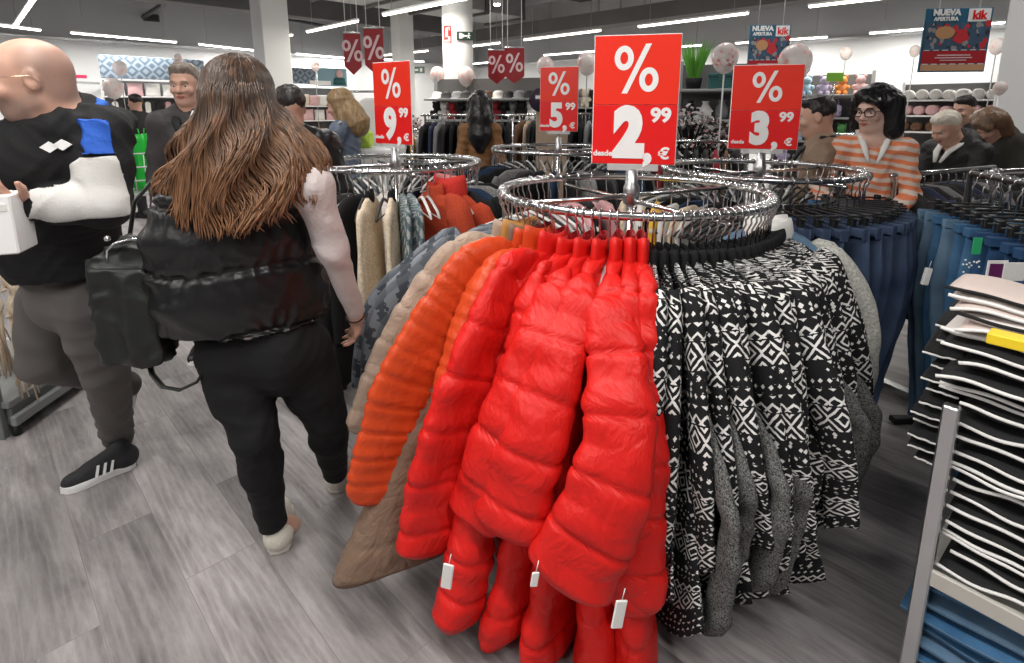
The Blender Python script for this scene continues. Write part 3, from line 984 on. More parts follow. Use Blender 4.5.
def twister(deg, x0=.0, L_=.8, side=0., curl=0.):
    def fn(v):
        s = max(0, min(1.2, -v.z / L_)); s = s * s * (3 - 2 * min(1, s))
        a = R(deg) * s + curl * s * v.x
        x, y = v.x - x0, v.y
        return Vector((x0 + x * math.cos(a) - y * math.sin(a), x * math.sin(a) + y * math.cos(a) + side * s, v.z))
    return fn

def collar(parent, m, r=.065, h=.07, m_in=None, y=.036, tilt=.0, name='collar'):
    w = MB(); n = 20
    prof = [(1., -.03), (1.05, 0), (.98, h * .6), (.9, h), (.8, h), (.78, h * .5), (.75, .0)]
    vs = []
    for (k, z) in prof:
        for j in range(n):
            t = 2 * math.pi * j / n
            vs.append((r * k * math.cos(t) + tilt * z, y * k * math.sin(t), z + .008 * math.cos(t * 2)))
    fs = [(i * n + j, i * n + (j + 1) % n, (i + 1) * n + (j + 1) % n, (i + 1) * n + j) for i in range(len(prof) - 1) for j in range(n)]
    mi = [0 if i < 4 else 1 for i in range(len(prof) - 1) for j in range(n)]
    w.v = [Vector(v) for v in vs]; w.f = fs; w.mi = mi; w.sm = [True] * len(fs)
    return w.build(name, [m, m_in or m], parent)

def puffer(name, label, cat, m, m_in, seed, sw=.2, Lh=.78, flare=.08, tt=.028, tb=.05, quilt=.085, sl=(.12, .70), sr=.078, group=None, wr=.010, lean=.03, flat=.7, elbow=.0, sr1=.062, puff_=.45, sy=(0., 0.)):
    t = thing(name, label, cat, group=group)
    mesh_secs(body_secs(sw, Lh, flare, tt, tb, quilt, puff_, seed, lean, .02), m, 'body', t, nseg=40, wr=wr, wf=8, seed=seed, p=2.5)
    x0 = sw - .02
    mesh_secs(sleeve_secs((x0, sy[0] * .15, -.075), (x0 + sl[0] * .62 + elbow, sy[0], -.06 - sl[1] * .5), (x0 + sl[0], sy[1], -.06 - sl[1]), sr, sr1, flat, quilt, puff_, seed, neck=(.06, 0, -.03)), m, 'sleeve', t, nseg=36, wr=wr, wf=9, seed=seed + 3, p=2.6)
    mesh_secs(sleeve_secs((-x0, 0, -.075), (-x0 - .04, 0, -.3), (-x0 - .02, 0, -.6), .065, .05, .5, quilt, puff_, seed + 1, .02), m, 'sleeve', t, nseg=16, wr=wr, seed=seed)
    collar(t, m, .068, .055 + .01 * math.sin(seed * 5), m_in, y=.022)
    return t

def knit(name, label, cat, m, m2, seed, sw=.19, Lh=.72, flare=.06, tt=.012, tb=.018, sl=(.10, .62), sr=.055, group=None, lean=.03, m_flap=None, nseg=22, wr=.012, ysag=0.):
    t = thing(name, label, cat, group=group)
    mesh_secs(body_secs(sw, Lh, flare, tt, tb, 0, 0, seed, lean, .02, .022, ysag=ysag), m, 'body', t, nseg=nseg, wr=wr, wf=7, zf=.45, seed=seed, fold=.006, foldk=4)
    x0 = sw - .03
    mesh_secs(sleeve_secs((x0, 0, -.04), (x0 + sl[0] * .8, .0, -.04 - sl[1] * .45), (x0 + sl[0], .01, -.04 - sl[1]), sr, sr * .62, .38, 0, 0, seed, .022, .9), m2, 'sleeve', t, nseg=14, wr=wr * .8, wf=9, zf=.5, seed=seed + 2)
    if 'cardigan' in name:
        collar(t, M_blackc, .055, .025, M_blackc, .02, name='neckband')
    if m_flap:
        mesh_secs(sleeve_secs((x0 + .02, .018, -.28), (x0 + flare + .09, .035, -.52), (x0 + flare + .03, .04, -Lh - .0), .035, .055, .4, 0, 0, seed, .022, .6), m_flap, 'lining_flap', t, nseg=12, wr=.01, seed=seed + 5)
    return t

def trousers(name, label, m, seed, group=None, w=.20, Lh=1.0, t_=.022, taper=.62, waist=True, tagm=None):
    t = thing(name, label, 'jeans', group=group)
    out = []; n = 26
    for i in range(n + 1):
        s = i / n
        a = w * (1.0 + .10 * sstep(0, .25, s)) * (1 - (1 - taper) * sstep(.25, 1., s))
        b = t_ * (.7 + .75 * sstep(0, .25, s)) * (1 - .25 * s)
        y = .012 * math.sin(3 * s + seed)
        out.append(((.02 * s + .015 * math.sin(seed + s * 2), y, -s * Lh), (1, 0, 0), (0, 1, 0), a, b, s * Lh))
    mesh_secs(out, m, 'leg_cloth', t, nseg=20, wr=.008, wf=7, seed=seed)
    if waist:
        mb = MB(); mb.rbox((0, 0, -.018), (w * 2.02, t_ * 1.7, .036), .003); mb.build('waistband', m, t)
        for x in (-.7, 0, .7):
            mb = MB(); mb.box((w * x, -t_ * 1.08, -.02), (.012, .006, .05)); mb.build('belt_loop', m, t)
        mb = MB(); mb.rbox((w * 1.02, 0, -.02), (.006, t_ * 1.7, .05), .002); mb.build('waist_patch', m, t)
    return t

# ------------------------------------------------------------------ hangers
def make_hanger(kind):
    t = thing('clothes_hanger', '', 'hanger')
    w = MB(); pts = []
    for k in range(11):                       # hook over the rail, in the x-z plane turned across it
        a = R(-60 + 250 * k / 10)
        pts.append((.021 * math.cos(a), 0, .021 * math.sin(a) - .002))
    pts = [(0, 0, -.135), (0, 0, -.06), (.012, 0, -.035)] + pts
    w.tube(pts, .0029, 6); w.build('hook', M_steel, t)
    w = MB()
    if kind == 'clip':
        w.tube([(-.17, 0, -.14), (.17, 0, -.14)], .005, 6)
        o = w.build('bar', M_black, t)
        for s in (-1, 1):
            c = MB(); c.rbox((s * .13, 0, -.16), (.03, .026, .05), .004); c.rbox((s * .13, 0, -.135), (.022, .034, .02), .003); c.build('clip', M_black, t)
    else:
        m = {'black': M_black, 'white': M_whitec, 'clear': M_clear}[kind]
        w.tube([(-.185, 0, -.218), (-.15, 0, -.188), (-.05, 0, -.148), (0, 0, -.135), (.05, 0, -.148), (.15, 0, -.188), (.185, 0, -.218)], [.006, .008, .009, .010, .009, .008, .006], 8, flat=.7)
        w.tube([(-.18, 0, -.216), (.18, 0, -.216)], .0035, 6)
        w.build('shoulder_bar', m, t)
    return t
M_clear = mat('clear_acrylic', (.75, .76, .76), .12, spec=.6, alpha=.55)

# ------------------------------------------------------------------ round racks
def torus_pts(r, n, z):
    return [(r * math.cos(2 * math.pi * k / n), r * math.sin(2 * math.pi * k / n), z) for k in range(n)]
class Rack:
    def __init__(s, x, y, label, r=.5, h=1.27):
        s.x, s.y, s.r, s.h = x, y, r, h
        t = s.t = thing('round_clothes_rack', label, 'clothes rack', (x, y, 0), R(25))
        w = MB(); w.tube(torus_pts(r, 72, h), .0135, 10, closed=True); w.build('ring_rail', M_steel, t)
        w = MB(); w.tube([(0, 0, .05), (0, 0, h + .06)], .016, 14); w.build('post', M_steel, t)
        w = MB(); w.lathe([(.018, h - .05), (.03, h - .04), (.03, h + .02), (.022, h + .035), (.022, h + .085), (0, h + .09)], 20); w.build('hub', M_steel2, t)
        for k in range(2):
            a = R(90 * k)
            w = MB(); d = Vector((math.cos(a), math.sin(a), 0))
            w.tube([d * -r + Vector((0, 0, h - .012 - .02 * k)), d * r + Vector((0, 0, h - .012 - .02 * k))], .009, 8); w.build('cross_bar', M_steel, t)
        for k in range(4):
            a = R(90 * k + 20); d = Vector((math.cos(a), math.sin(a), 0))
            w = MB(); w.tube([d * .0 + Vector((0, 0, .09)), d * .2 + Vector((0, 0, .07)), d * .42 + Vector((0, 0, .04))], .014, 8); w.build('foot', M_steel2, t)
            w = MB(); w.lathe([(0, 0), (.028, 0), (.028, .03), (0, .035)], 12, d * .42); w.build('caster', M_black, t)
    def spot(s, th, z=None, dr_=0.):
        a = R(th)
        return Vector((s.x + (s.r + dr_) * math.sin(a), s.y - (s.r + dr_) * math.cos(a), s.h if z is None else z)), a - math.pi / 2
HC = {}
HANG_LABELS = {}
def hang(rack, th, kind='black', where='', twist=0.):
    if kind not in HC:
        HC[kind] = make_hanger(kind); h = HC[kind]
    else:
        h = copy_tree(HC[kind])
    p, rz = rack.spot(th, rack.h + .0)
    h.location = p; h.rotation_euler = (0, 0, rz + R(twist))
    h['label'] = HANG_LABELS[(rack, kind)]; h['group'] = rack.hgroup
    return h
def put(rack, th, g, twist=0., dz=0., hang_kind='black', dr_=0., drop=.122):
    p, rz = rack.spot(th, rack.h - drop + dz, dr_)
    g.location = p; g.rotation_euler = (0, 0, rz + R(twist))
    if hang_kind: hang(rack, th, hang_kind, twist=twist)
    return g

R1 = Rack(.45, 2.05, 'front round chrome rack under the two-euro board, loaded with red jackets and patterned knits', .485)
R4 = Rack(1.28, 2.83, 'round chrome rack of navy jeans under the three-euro board', .47)
R2 = Rack(-.68, 3.2, 'round chrome rack under the nine-euro board beside the long-haired woman', .48)
R3 = Rack(.36, 4.3, 'farther round chrome rack under the small five-euro board')
R5 = Rack(2.66, 2.3, 'round rack cut by the right frame edge, behind the light blue jeans', .48)
for r_, nm, desc in ((R1, 'front rack', 'on the front rack under the two-euro board'), (R4, 'three-euro rack', 'on the rack under the three-euro board'), (R2, 'nine-euro rack', 'on the rack under the nine-euro board'), (R3, 'five-euro rack', 'on the far rack under the five-euro board'), (R5, 'right edge rack', 'on the rack at the right frame edge')):
    r_.hgroup = 'hangers on the ' + nm
    HANG_LABELS[(r_, 'black')] = 'black plastic hanger with chrome hook ' + desc
    HANG_LABELS[(r_, 'white')] = 'white plastic hanger with chrome hook ' + desc
    HANG_LABELS[(r_, 'clear')] = 'clear plastic hanger with chrome hook ' + desc
    HANG_LABELS[(r_, 'clip')] = 'black clip hanger for trousers ' + desc

# ------------------------------------------------------------------ front rack stock
def white_tag(parent, loc, rz=0., sz=(.028, .006, .075)):
    w = MB(); w.rbox((0, 0, -sz[2] / 2), sz, .0028); w.tube([(0, 0, 0), (.002, 0, .03)], .0012, 4)
    o = w.build('security_tag', M_tagw, parent); o.location = loc; o.rotation_euler = (0, R(8), rz); o['label'] = 'white plastic tag'
    return o

GR_ = 'red padded jackets on the front rack'
reds = [
    # theta, yaw, length, flare, lean, sleeve reach+drop, elbow, sideways (elbow, cuff), r, flat, quilt, swirl, seed, label
    (-41, -6, .88, .12, .10, (.24, .80), .03, (0, 0), .135, .34, .15, -8, 1.3, 'leftmost red padded jacket showing its broad quilted side next to the orange one'),
    (-34.5, 0, .90, .06, .06, (.27, 1.0), -.02, (-.04, -.06), .058, .95, .12, -6, 2.1, 'red padded jacket whose long sleeve with a white tag hangs lowest at left'),
    (-28.5, 0, 1.10, .14, .10, (.20, .66), .04, (-.05, -.10), .06, 1.4, .14, -10, 3.7, 'red padded jacket third from the left on the front rack'),
    (-22.5, 0, 1.14, .13, .09, (.22, .62), .04, (-.05, -.09), .052, 1.8, .145, -8, 4.4, 'middle red padded jacket with narrow collar, behind the square-hemmed one'),
    (-16.5, 0, 1.14, .13, .09, (.25, .68), .05, (.055, -.05), .050, 2.0, .15, 0, 5.2, 'large red padded jacket with broad square sleeve end in front of the others'),
    (-12, 0, 1.10, .13, .09, (.16, .80), .0, (.0, .01), .062, 1.0, .14, 6, 6.6, 'long red padded jacket with a white oval tag near its hem'),
    (-8, 0, 1.08, .12, .07, (.16, .78), .0, (.01, .01), .06, .85, .14, 0, 7.9, 'rightmost red padded jacket touching the first patterned knit'),
]
for th, tw, Lh, fl_, ln_, sl, elb, sy_, sr_, flt, ql, swirl, sd, lab in reds:
    g = puffer('padded_jacket', lab, 'jacket', M_redpuff, M_redlin, sd, Lh=Lh, flare=fl_, lean=ln_, sl=sl, elbow=elb, sy=sy_, group=GR_, tt=.03, tb=.068, quilt=ql, sr=sr_ * .55, sr1=sr_ * 1.15, flat=flt, wr=.015, puff_=.75)
    warp(g, twister(swirl, 0., .9))
    put(R1, th, g, tw)
    def tag_at(px, py, Y, rz, sz=(.028, .006, .075)):
        v = P(px, py, Y) - Vector(g.location)
        v.rotate(Matrix.Rotation(-g.rotation_euler.z, 3, 'Z').to_euler())
        white_tag(g, v, rz - g.rotation_euler.z, sz)
    if sd == 2.1: tag_at(449, 564, 1.185, R(-10))
    if sd == 6.6: tag_at(622, 600, 1.045, R(10))
    if sd == 3.7: tag_at(536, 572, 1.10, R(10), (.018, .005, .04))

g = puffer('padded_jacket', 'rust orange padded jacket with fine quilting on the left of the front rack', 'jacket', M_orange, M_orlin, 8.3, Lh=.74, flare=.12, lean=.05, sl=(.36, .68), quilt=.078, sr=.12, tb=.035, wr=.008, flat=.26, sr1=.115, puff_=.65, elbow=.03)
put(R1, -53, g, -6)
g = puffer('padded_jacket', 'second orange padded jacket tucked behind the rust orange one', 'jacket', M_orange, M_orlin, 9.1, Lh=.66, flare=.06, sl=(.20, .5), quilt=.075, sr=.07, tb=.03, wr=.008, puff_=.5)
put(R1, -48, g, -4)
g = puffer('padded_jacket', 'mustard padded jacket peeking between the orange and beige jackets', 'jacket', M_must, M_must, 10.4, Lh=.93, flare=.12, sl=(.2, .6), quilt=.13, sr=.065, tb=.03, puff_=.5)
put(R1, -61, g, -4)
g = puffer('padded_jacket', 'beige padded jacket with wide quilting behind the orange jacket', 'jacket', M_beige, M_taupe, 11.2, Lh=.7, flare=.05, sl=(.36, .62), quilt=.13, sr=.085, tb=.03, flat=.45, puff_=.5)
put(R1, -69, g, -6)
g = puffer('padded_coat', 'taupe padded coat whose brown hem shows below the orange jacket', 'coat', M_taupe, M_taupe, 12.6, Lh=.96, flare=.36, sl=(.2, .6), quilt=.17, sr=.07, tb=.10, lean=.14, puff_=.5)
put(R1, -57, g, 0)
g = knit('denim_jacket', 'grey marl jacket hanging behind the beige padded jacket', 'jacket', M_greyden, M_greyden, 13.3, Lh=.7, sl=(.36, .58), sr=.06, flare=.08); put(R1, -79, g, -5)
g = knit('denim_jacket', 'dark grey marl jacket farthest left, sleeve beside the cream cardigans', 'jacket', M_greyden, M_greyden, 14.3, Lh=.74, sl=(.42, .64), sr=.06, flare=.08); put(R1, -88, g, -5)
# patterned knits
GK = 'black and white patterned knits on the front rack'
protos = []
for k in range(5):
    protos.append(knit('patterned_cardigan', '', 'cardigan', (M_aztec, M_aztec, M_aztec2)[k % 3], M_aztec, 20 + k * 1.7, Lh=.96 + .04 * (k % 3) - (.08 if k == 3 else 0), flare=.10 + .04 * (k % 2), lean=.05, sl=(.13 + .04 * (k % 3), .68 + .05 * k), sr=.065, m_flap=M_heath2 if k in (1, 4) else None, tt=.010, tb=.021, group=GK))
def hem_lift(v):
    k = max(0., (v.x - .12) / .2); s_ = max(0., min(1., (-v.z - .45) / .5))
    return Vector((v.x, v.y, v.z + .11 * min(k, 1.3) ** 2 * s_))
for k, p_ in enumerate(protos): warp(p_, twister((-9, 4, 10, -4, 6)[k], 0., .9)); warp(p_, hem_lift)
knit_lab = ['first patterned knit of the row, touching the red jackets', 'second patterned knit from the red jackets', 'third patterned knit from the red jackets', 'fourth patterned knit from the red jackets, with grey lining showing']
ths = [-4.5 + 3.25 * k for k in range(22)]
used = set()
ordn = ['first', 'second', 'third', 'fourth', 'fifth', 'sixth', 'seventh', 'eighth', 'ninth', 'tenth', 'eleventh']
for i, th in enumerate(ths):
    k = (i * 3 + i // 5) % 5
    g = protos[k] if k not in used else copy_tree(protos[k]); used.add(k)
    if i < 11: g['label'] = '%s black and white patterned cardigan counted from the red jackets' % ordn[i]
    else: g['label'] = '%s black and white patterned cardigan counted back from the denim jacket' % ordn[21 - i]
    s = .96 + .08 * rnd.random(); L_ = 1. if i > 2 else 1.08
    L_ *= 1.02 if i < 8 else .95
    g.scale = (s * (1 if i < 13 else .86), 1., s * L_)
    put(R1, th, g, rnd.uniform(-3, 5), hang_kind='black')
g = knit('printed_dress', 'long black and taupe printed dress hanging lowest beside the red jackets', 'dress', M_leopard, M_leopard, 33.1, Lh=1.1, flare=.08, sl=(.02, .3), sr=.04); put(R1, -6.5, g)
for k, (th, lab) in enumerate(((72, 'nearer light denim jacket with pale fleece sleeve right of the knits'), (79, 'farther light denim jacket behind its twin, right of the knits'))):
    g = thing('denim_jacket', lab, 'jacket', group='denim jackets with fleece sleeves')
    mesh_secs(body_secs(.19, .52, .03, .016, .025, 0, 0, k + 2., .02, .01, .02), M_denim_l, 'body', g, nseg=24, wr=.01, wf=7)
    mesh_secs(sleeve_secs((.15, 0, -.05), (.30, 0, -.26), (.33, -.01, -.60), .07, .05, .5, 0, 0, k, .02, .9), M_sherpa, 'sleeve', g, nseg=18, wr=.008)
    collar(g, M_whitec, .075, .05, M_whitec, .045)
    put(R1, th, g, -4)
# far side of the front rack
M_far = [(M_whitec, 'white'), (M_cream, 'cream'), (M_yellow, 'yellow'), (M_blackc, 'black'), (M_whitec, 'white'), (M_cream, 'cream'), (M_pink, 'pink'), (M_blackc, 'black')]
far = [(128, M_whitec, 'white top hanging on the rear right of the front rack'), (137, M_cream, 'cream top hanging on the rear of the front rack'), (146, M_whitec, 'white blouse hanging beside the cream top, rear of the front rack'),
       (154, M_yellow, 'yellow top glimpsed through the ring of the front rack'), (162, M_whitec, 'white top behind the chrome post of the front rack'), (171, M_cream, 'cream top seen through the ring behind the post'),
       (181, M_pink, 'pink top seen through the ring left of the post'), (190, M_blackc, 'black top at the rear of the front rack'), (198, M_pink, 'pink striped top at the rear left of the front rack')]
for i, (th, m, lab) in enumerate(far):
    g = knit('blouse', lab, 'top', m, m, 40 + i, Lh=.55, sl=(.05, .3), nseg=14, tt=.02, tb=.03, group='tops on the rear of the front rack')
    put(R1, th, g, rnd.uniform(-8, 8), hang_kind=('black', 'white')[i % 2])
for th in range(86, 128, 5): hang(R1, th + rnd.uniform(-1, 1), 'black')
for th in range(204, 258, 5): hang(R1, th + rnd.uniform(-1, 1), ('clear', 'white', 'black')[th % 3], twist=rnd.uniform(-8, 8))
# chrome hooks gathered on the rail
for th in (-96, -75, -45, -31, -25, -19): hang(R1, th, 'clear', twist=rnd.uniform(-5, 5))
# ------------------------------------------------------------------ rack under the nine-euro board
cr = knit('cable_cardigan', 'cream knitted cardigan nearest the woman\'s hand', 'cardigan', M_cream, M_cream, 51, Lh=.82, flare=.05, sl=(.06, .66), sr=.05, tt=.02, tb=.045, group='cream cardigans'); put(R2, -4, cr, 4, hang_kind='white')
cr2 = copy_tree(cr); cr2['label'] = 'cream knitted cardigan just right of its twin on the nine-euro rack'; put(R2, 9, cr2, -2, hang_kind='white')
for k, th in enumerate((16, 21)):
    g = knit('tweed_coat', ('blue grey tweed coat beside the cream cardigans', 'second blue grey tweed coat next to the rust fleece')[k], 'coat', M_tweed, M_tweed, 53 + k, Lh=.9, flare=.06, sl=(.05, .6), tt=.02, tb=.04, group='tweed coats'); put(R2, th, g)
g = puffer('fleece_jacket', 'rust fleece jacket with a tall red collar behind the grey marl jackets', 'jacket', M_rust, M_redfl, 56, Lh=.86, flare=.08, sl=(.14, .7), quilt=0, tt=.03, tb=.05); put(R2, 36, g, 10)
col_ = [c for c in g.children if c.name.startswith('collar')][0]
g2 = thing('fleece_jacket', 'red fleece jacket with wide funnel collar and pink lining on the nine-euro rack', 'jacket')
mesh_secs(body_secs(.2, .74, .08, .03, .05, 0, 0, 3, .03, .01, .02), M_rust, 'body', g2, nseg=26, wr=.01)
mesh_secs(sleeve_secs((.16, 0, -.06), (.28, 0, -.3), (.30, 0, -.66), .07, .055, .6, 0, 0, 3, .02), M_rust, 'sleeve', g2, nseg=20, wr=.01)
collar(g2, M_redfl, .10, .085, M_pinklab, .075)
put(R2, 47, g2, 12)
for k, (th, m, lab) in enumerate(((-62, M_blackc, 'black coat hanging beside the woman\'s right shoulder'), (-52, M_blackc, 'second black coat on the nine-euro rack behind her sleeve'), (-42, M_blacks, 'black satin coat in the middle of the dark row'), (-33, M_blackc, 'black long coat left of the cream cardigans'), (-24, M_blacks, 'black coat nearly touching the cream cardigans'), (-14, M_blackc, 'narrow black coat directly left of the cream cardigans'))):
    g = knit('black_coat', lab, 'coat', m, m, 60 + k, Lh=.95, flare=.05, sl=(.06, .66), tt=.025, tb=.04, nseg=16, group='black coats on the nine-euro rack'); put(R2, th, g, rnd.uniform(-5, 5))
for th in (56, 66, 78, 90): 
    g = knit('dark_top', {56: 'dark top right of the rust fleece on the nine-euro rack', 66: 'dark blue top on the right of the nine-euro rack', 78: 'charcoal top on the right edge of the nine-euro rack', 90: 'black top at the far right of the nine-euro rack'}[th], 'top', {56: M_blackc, 66: M_denim_d, 78: M_heath, 90: M_blackc}[th], M_blackc, th, Lh=.6, nseg=14, tt=.02, tb=.03, group='dark tops on the nine-euro rack'); put(R2, th, g)
for th in list(range(100, 290, 5)) + [-74, -68, -57, -47, -37, -28, -19, -9, 3, 28, 32, 42, 46, 56, 70, 83]:
    hang(R2, th + rnd.uniform(-1.2, 1.2), ('black', 'white', 'clear')[(th * 7) % 3], twist=rnd.uniform(-10, 10))

# ------------------------------------------------------------------ rack under the three-euro board: navy jeans
pj = [trousers('hanging_jeans', '', M_denim_n, 70 + k, 'navy jeans on the three-euro rack', t_=.02) for k in range(3)]
for i, th in enumerate(range(-8, 80, 7)):
    g = pj[i] if i < 3 else copy_tree(pj[i % 3])
    names = ['first', 'second', 'third', 'fourth', 'fifth', 'sixth', 'seventh']
    g['label'] = ('%s pair of navy jeans counted from the denim jackets' % names[i]) if i < 7 else ('%s pair of navy jeans counted back from the glasses woman\'s side' % names[12 - i])
    put(R4, th, g, rnd.uniform(-4, 4), hang_kind='clip', drop=.175)
g = trousers('hanging_jeans', 'wide faded blue jeans with a pale label ending the navy row', M_denim_m, 75, t_=.035); put(R4, 86, g, 0, hang_kind='clip', drop=.16)
w = MB(); w.rbox((0, 0, 0), (.10, .004, .07), .002); o = w.build('paper_tag', M_tagw, g); o.location = (.13, -.05, -.04); o['label'] = 'pale cardboard label'
for i, (th, m, lab) in enumerate(((-70, M_blackc, 'black top at the left of the three-euro rack'), (-58, M_denim_d, 'dark denim top left on the three-euro rack'), (-46, M_blackc, 'black top left of centre on the three-euro rack'), (-34, M_heath, 'grey top beside the black ones on the three-euro rack'), (-22, M_blackc, 'black top next to the navy jeans'))):
    g = knit('dark_top', lab, 'top', m, m, 80 + i, Lh=.6, nseg=12, tt=.02, tb=.03, group='dark tops on the three-euro rack'); put(R4, th, g)
for th in list(range(94, 290, 5)) + [-64, -52, -40, -28, -14]:
    hang(R4, th + rnd.uniform(-1.2, 1.2), ('black', 'black', 'clear')[(th * 7) % 3], twist=rnd.uniform(-12, 12))

# ------------------------------------------------------------------ rack under the five-euro board
for i, th in enumerate(range(-80, 90, 12)):
    m = (M_blackc, M_denim_d, M_blackc, M_heath, M_blacks)[i % 5]
    g = knit('dark_top', 'dark top hanging on the far five-euro rack', 'top', m, m, 90 + i, Lh=.62, nseg=12, tt=.02, tb=.035, group='dark tops on the five-euro rack')
    g['label'] = ('black', 'dark denim', 'black', 'grey', 'black satin')[i % 5] + ' top hanging on the far five-euro rack'
    put(R3, th, g)
for th in range(95, 275, 7): hang(R3, th, ('black', 'clear')[th % 2], twist=rnd.uniform(-12, 12))

# ------------------------------------------------------------------ rack at the right edge: light jeans
pl = [trousers('hanging_jeans', '', m, 100 + k, 'light jeans on the right edge rack', w=.2, Lh=1.06, t_=.026, taper=.7) for k, m in enumerate((M_denim_l, M_denim_m, M_denim_dm))]
labs = ['farthest light blue jeans of the row at the right edge rack', 'light blue jeans second in the row of the right edge rack', 'pale blue jeans with a white oval tag on the thigh', 'light blue jeans with stitched pocket beside the tagged pair',
        'bluish grey jeans in the middle of the right row', 'darker blue jeans behind the embroidered pair', 'blue jeans with white dots of embroidery and a green label', 'blue jeans nearest the purple and white swing tag', 'dark blue jeans at the right frame edge']
RA, RB = Vector((2.14, 2.55, 1.285)), Vector((1.91, 1.72, 1.285))
rd_ = (RB - RA).normalized(); ra_ = math.atan2(rd_.y, rd_.x)
tr = thing('clothes_rail', 'black straight rail arm carrying the light blue jeans at the right', 'clothes rail', (RA.x, RA.y, 0))
w = MB(); w.tube([RA - Vector((RA.x, RA.y, 0)), RB - Vector((RA.x, RA.y, 0))], .012, 8); w.build('bar', M_black, tr)
for q in (0, 1):
    w = MB(); pq = (RB - RA) * (.0 if q == 0 else 1.); w.tube([pq + Vector((0, 0, 1.285)), pq + Vector((0, 0, .03))], .014, 8); w.build('post', M_black, tr)
    w = MB(); w.rbox((pq.x, pq.y, .02), (.4, .05, .03), .005); w.build('foot', M_black, tr)
gs_ = []
for i in range(10):
    k = (0, 0, 1, 0, 1, 1, 2, 2, 2, 2)[i]
    g = pl[k] if i in (0, 2, 6) else copy_tree(pl[k])
    g['label'] = (labs + ['dark blue jeans closest to the viewer on the black rail'])[i]
    p = RA.lerp(RB, (i + .4) / 10)
    g.location = (p.x, p.y, p.z - .175); g.rotation_euler = (0, 0, ra_ + R(90) + R(rnd.uniform(-4, 4)))
    hh = copy_tree(HC['clip']); hh.location = p; hh.rotation_euler = (0, 0, ra_ + R(90)); hh['label'] = 'black clip hanger on the black rail arm of light jeans'; hh['group'] = 'clip hangers on the black rail arm'
    gs_.append(g)
for i, g in enumerate(gs_):
    def loc_(px, py, Y):
        v = P(px, py, Y) - Vector(g.location); v.rotate(Matrix.Rotation(-g.rotation_euler.z, 3, 'Z').to_euler()); return v
    if i == 1: white_tag(g, loc_(929, 268, 2.22), -g.rotation_euler.z, (.028, .016, .075))
    if i == 6:
        w = MB(); w.box((0, 0, 0), (.03, .004, .06)); o = w.build('label', M_green, g); o.location = loc_(977, 246, 1.90); o.rotation_euler = (0, 0, -g.rotation_euler.z); o['label'] = 'green brand label'
        w = MB()
        r2_ = random.Random(5)
        for _ in range(26): w.ball(loc_(972 + r2_.uniform(-9, 9), 272 + r2_.uniform(-14, 16), 1.90), .0035, 6)
        o = w.build('embroidery_stitching', M_whitec, g); o['label'] = 'white embroidered dots'
    if i == 8:
        w = MB(); w.rbox((0, 0, -.06), (.065, .003, .13), .001, mi=0); w.box((-.0, -.003, -.03), (.05, .002, .05), mi=1); w.rbox((.05, -.006, -.03), (.07, .003, .06), .001, mi=0)
        o = w.build('swing_tag', [M_tagw, M_tagp], g); o.location = loc_(998, 262, 1.66); o.rotation_euler = (0, 0, -g.rotation_euler.z); o['label'] = 'white and purple swing tag'
for th in list(range(-150, -20, 7)) + list(range(210, 260, 8)): hang(R5, th + 2, 'clear' if th % 2 else 'black', twist=rnd.uniform(-10, 10))

# black rail arm with an anorak behind, right of the glasses woman

# ------------------------------------------------------------------ price boards on the racks
def price_board(rack, px_c, py_top, py_bot, wpx, rz, big, label, post_to):
    Y = rack.y
    top, bot = P(px_c, py_top, Y), P(px_c, py_bot, Y)
    h = top.z - bot.z; wd = wpx / FPX * Y * .98
    t = thing('price_board', label, 'price sign', (rack.x, rack.y, rack.h + .09), rz, 'red percent price boards')
    z0 = bot.z - (rack.h + .09); xo = 0
    split = z0 + h * .47
    w = MB(); w.tube([(0, 0, 0), (0, 0, max(.02, z0) + .03)], .006, 8); w.build('stem', M_steel, t)
    w = MB(); w.rbox((0, 0, z0 - .012), (wd * .62, .02, .026), .003); w.build('holder', M_clear, t)
    w = MB(); w.rbox((0, 0, z0 + h / 2), (wd * 1.02, .006, h * 1.01), .002); w.build('clear_sleeve', M_signw, t)
    w = MB(); w.rbox((0, -.005, (split + z0 + h) / 2), (wd, .006, z0 + h - split - .002), .001); w.build('upper_panel', M_redtop, t)
    w = MB(); w.rbox((0, -.005, (split + z0) / 2), (wd, .006, split - z0 - .002), .001); w.build('price_panel', M_red, t)
    y = -.0095
    w = MB(); percent(w, 0, z0 + h * .745, h * .36, y); w.build('percent_mark', M_signw, t)
    q = (R(90), 0, 0)
    put_text(big, h * .50, M_signw, t, (-wd * .06, y, z0 + h * .235), q, 'price_number', thick=h * {'2': .038, '3': .034, '5': .026, '9': .026}[big], sx=.86)
    put_text('99', h * .15, M_signw, t, (wd * .31, y, z0 + h * .385), q, 'price_cents', thick=h * .006, sx=1.05)
    put_text(',', h * .3, M_signw, t, (wd * .17, y, z0 + h * .13), q, 'comma', thick=h * .016)
    put_text('€', h * .12, M_signw, t, (wd * .37, y, z0 + h * .085), q, 'euro_mark', thick=h * .004, sx=1.1)
    put_text('desde', h * .062, M_signw, t, (-wd * .37, y, z0 + h * .085), q, 'word_desde', thick=h * .002, sx=1.05)
    # a small clip at the top corner
    return t
price_board(R1, 635, 35, 164, 82, R(-14), '2', 'largest red price board reading 2,99, above the front rack', 0)
price_board(R4, 764, 65, 149, 64, R(-16), '3', 'red price board reading 3,99 beside the oval balloon', 0)
price_board(R2, 397, 62, 144, 53, R(-36), '9', 'red price board reading 9,99 turned sideways left of the centre column', 0)
price_board(R3, 562, 67, 131, 38, R(-16), '5', 'small red price board reading 5,99 on the far rack', 0)
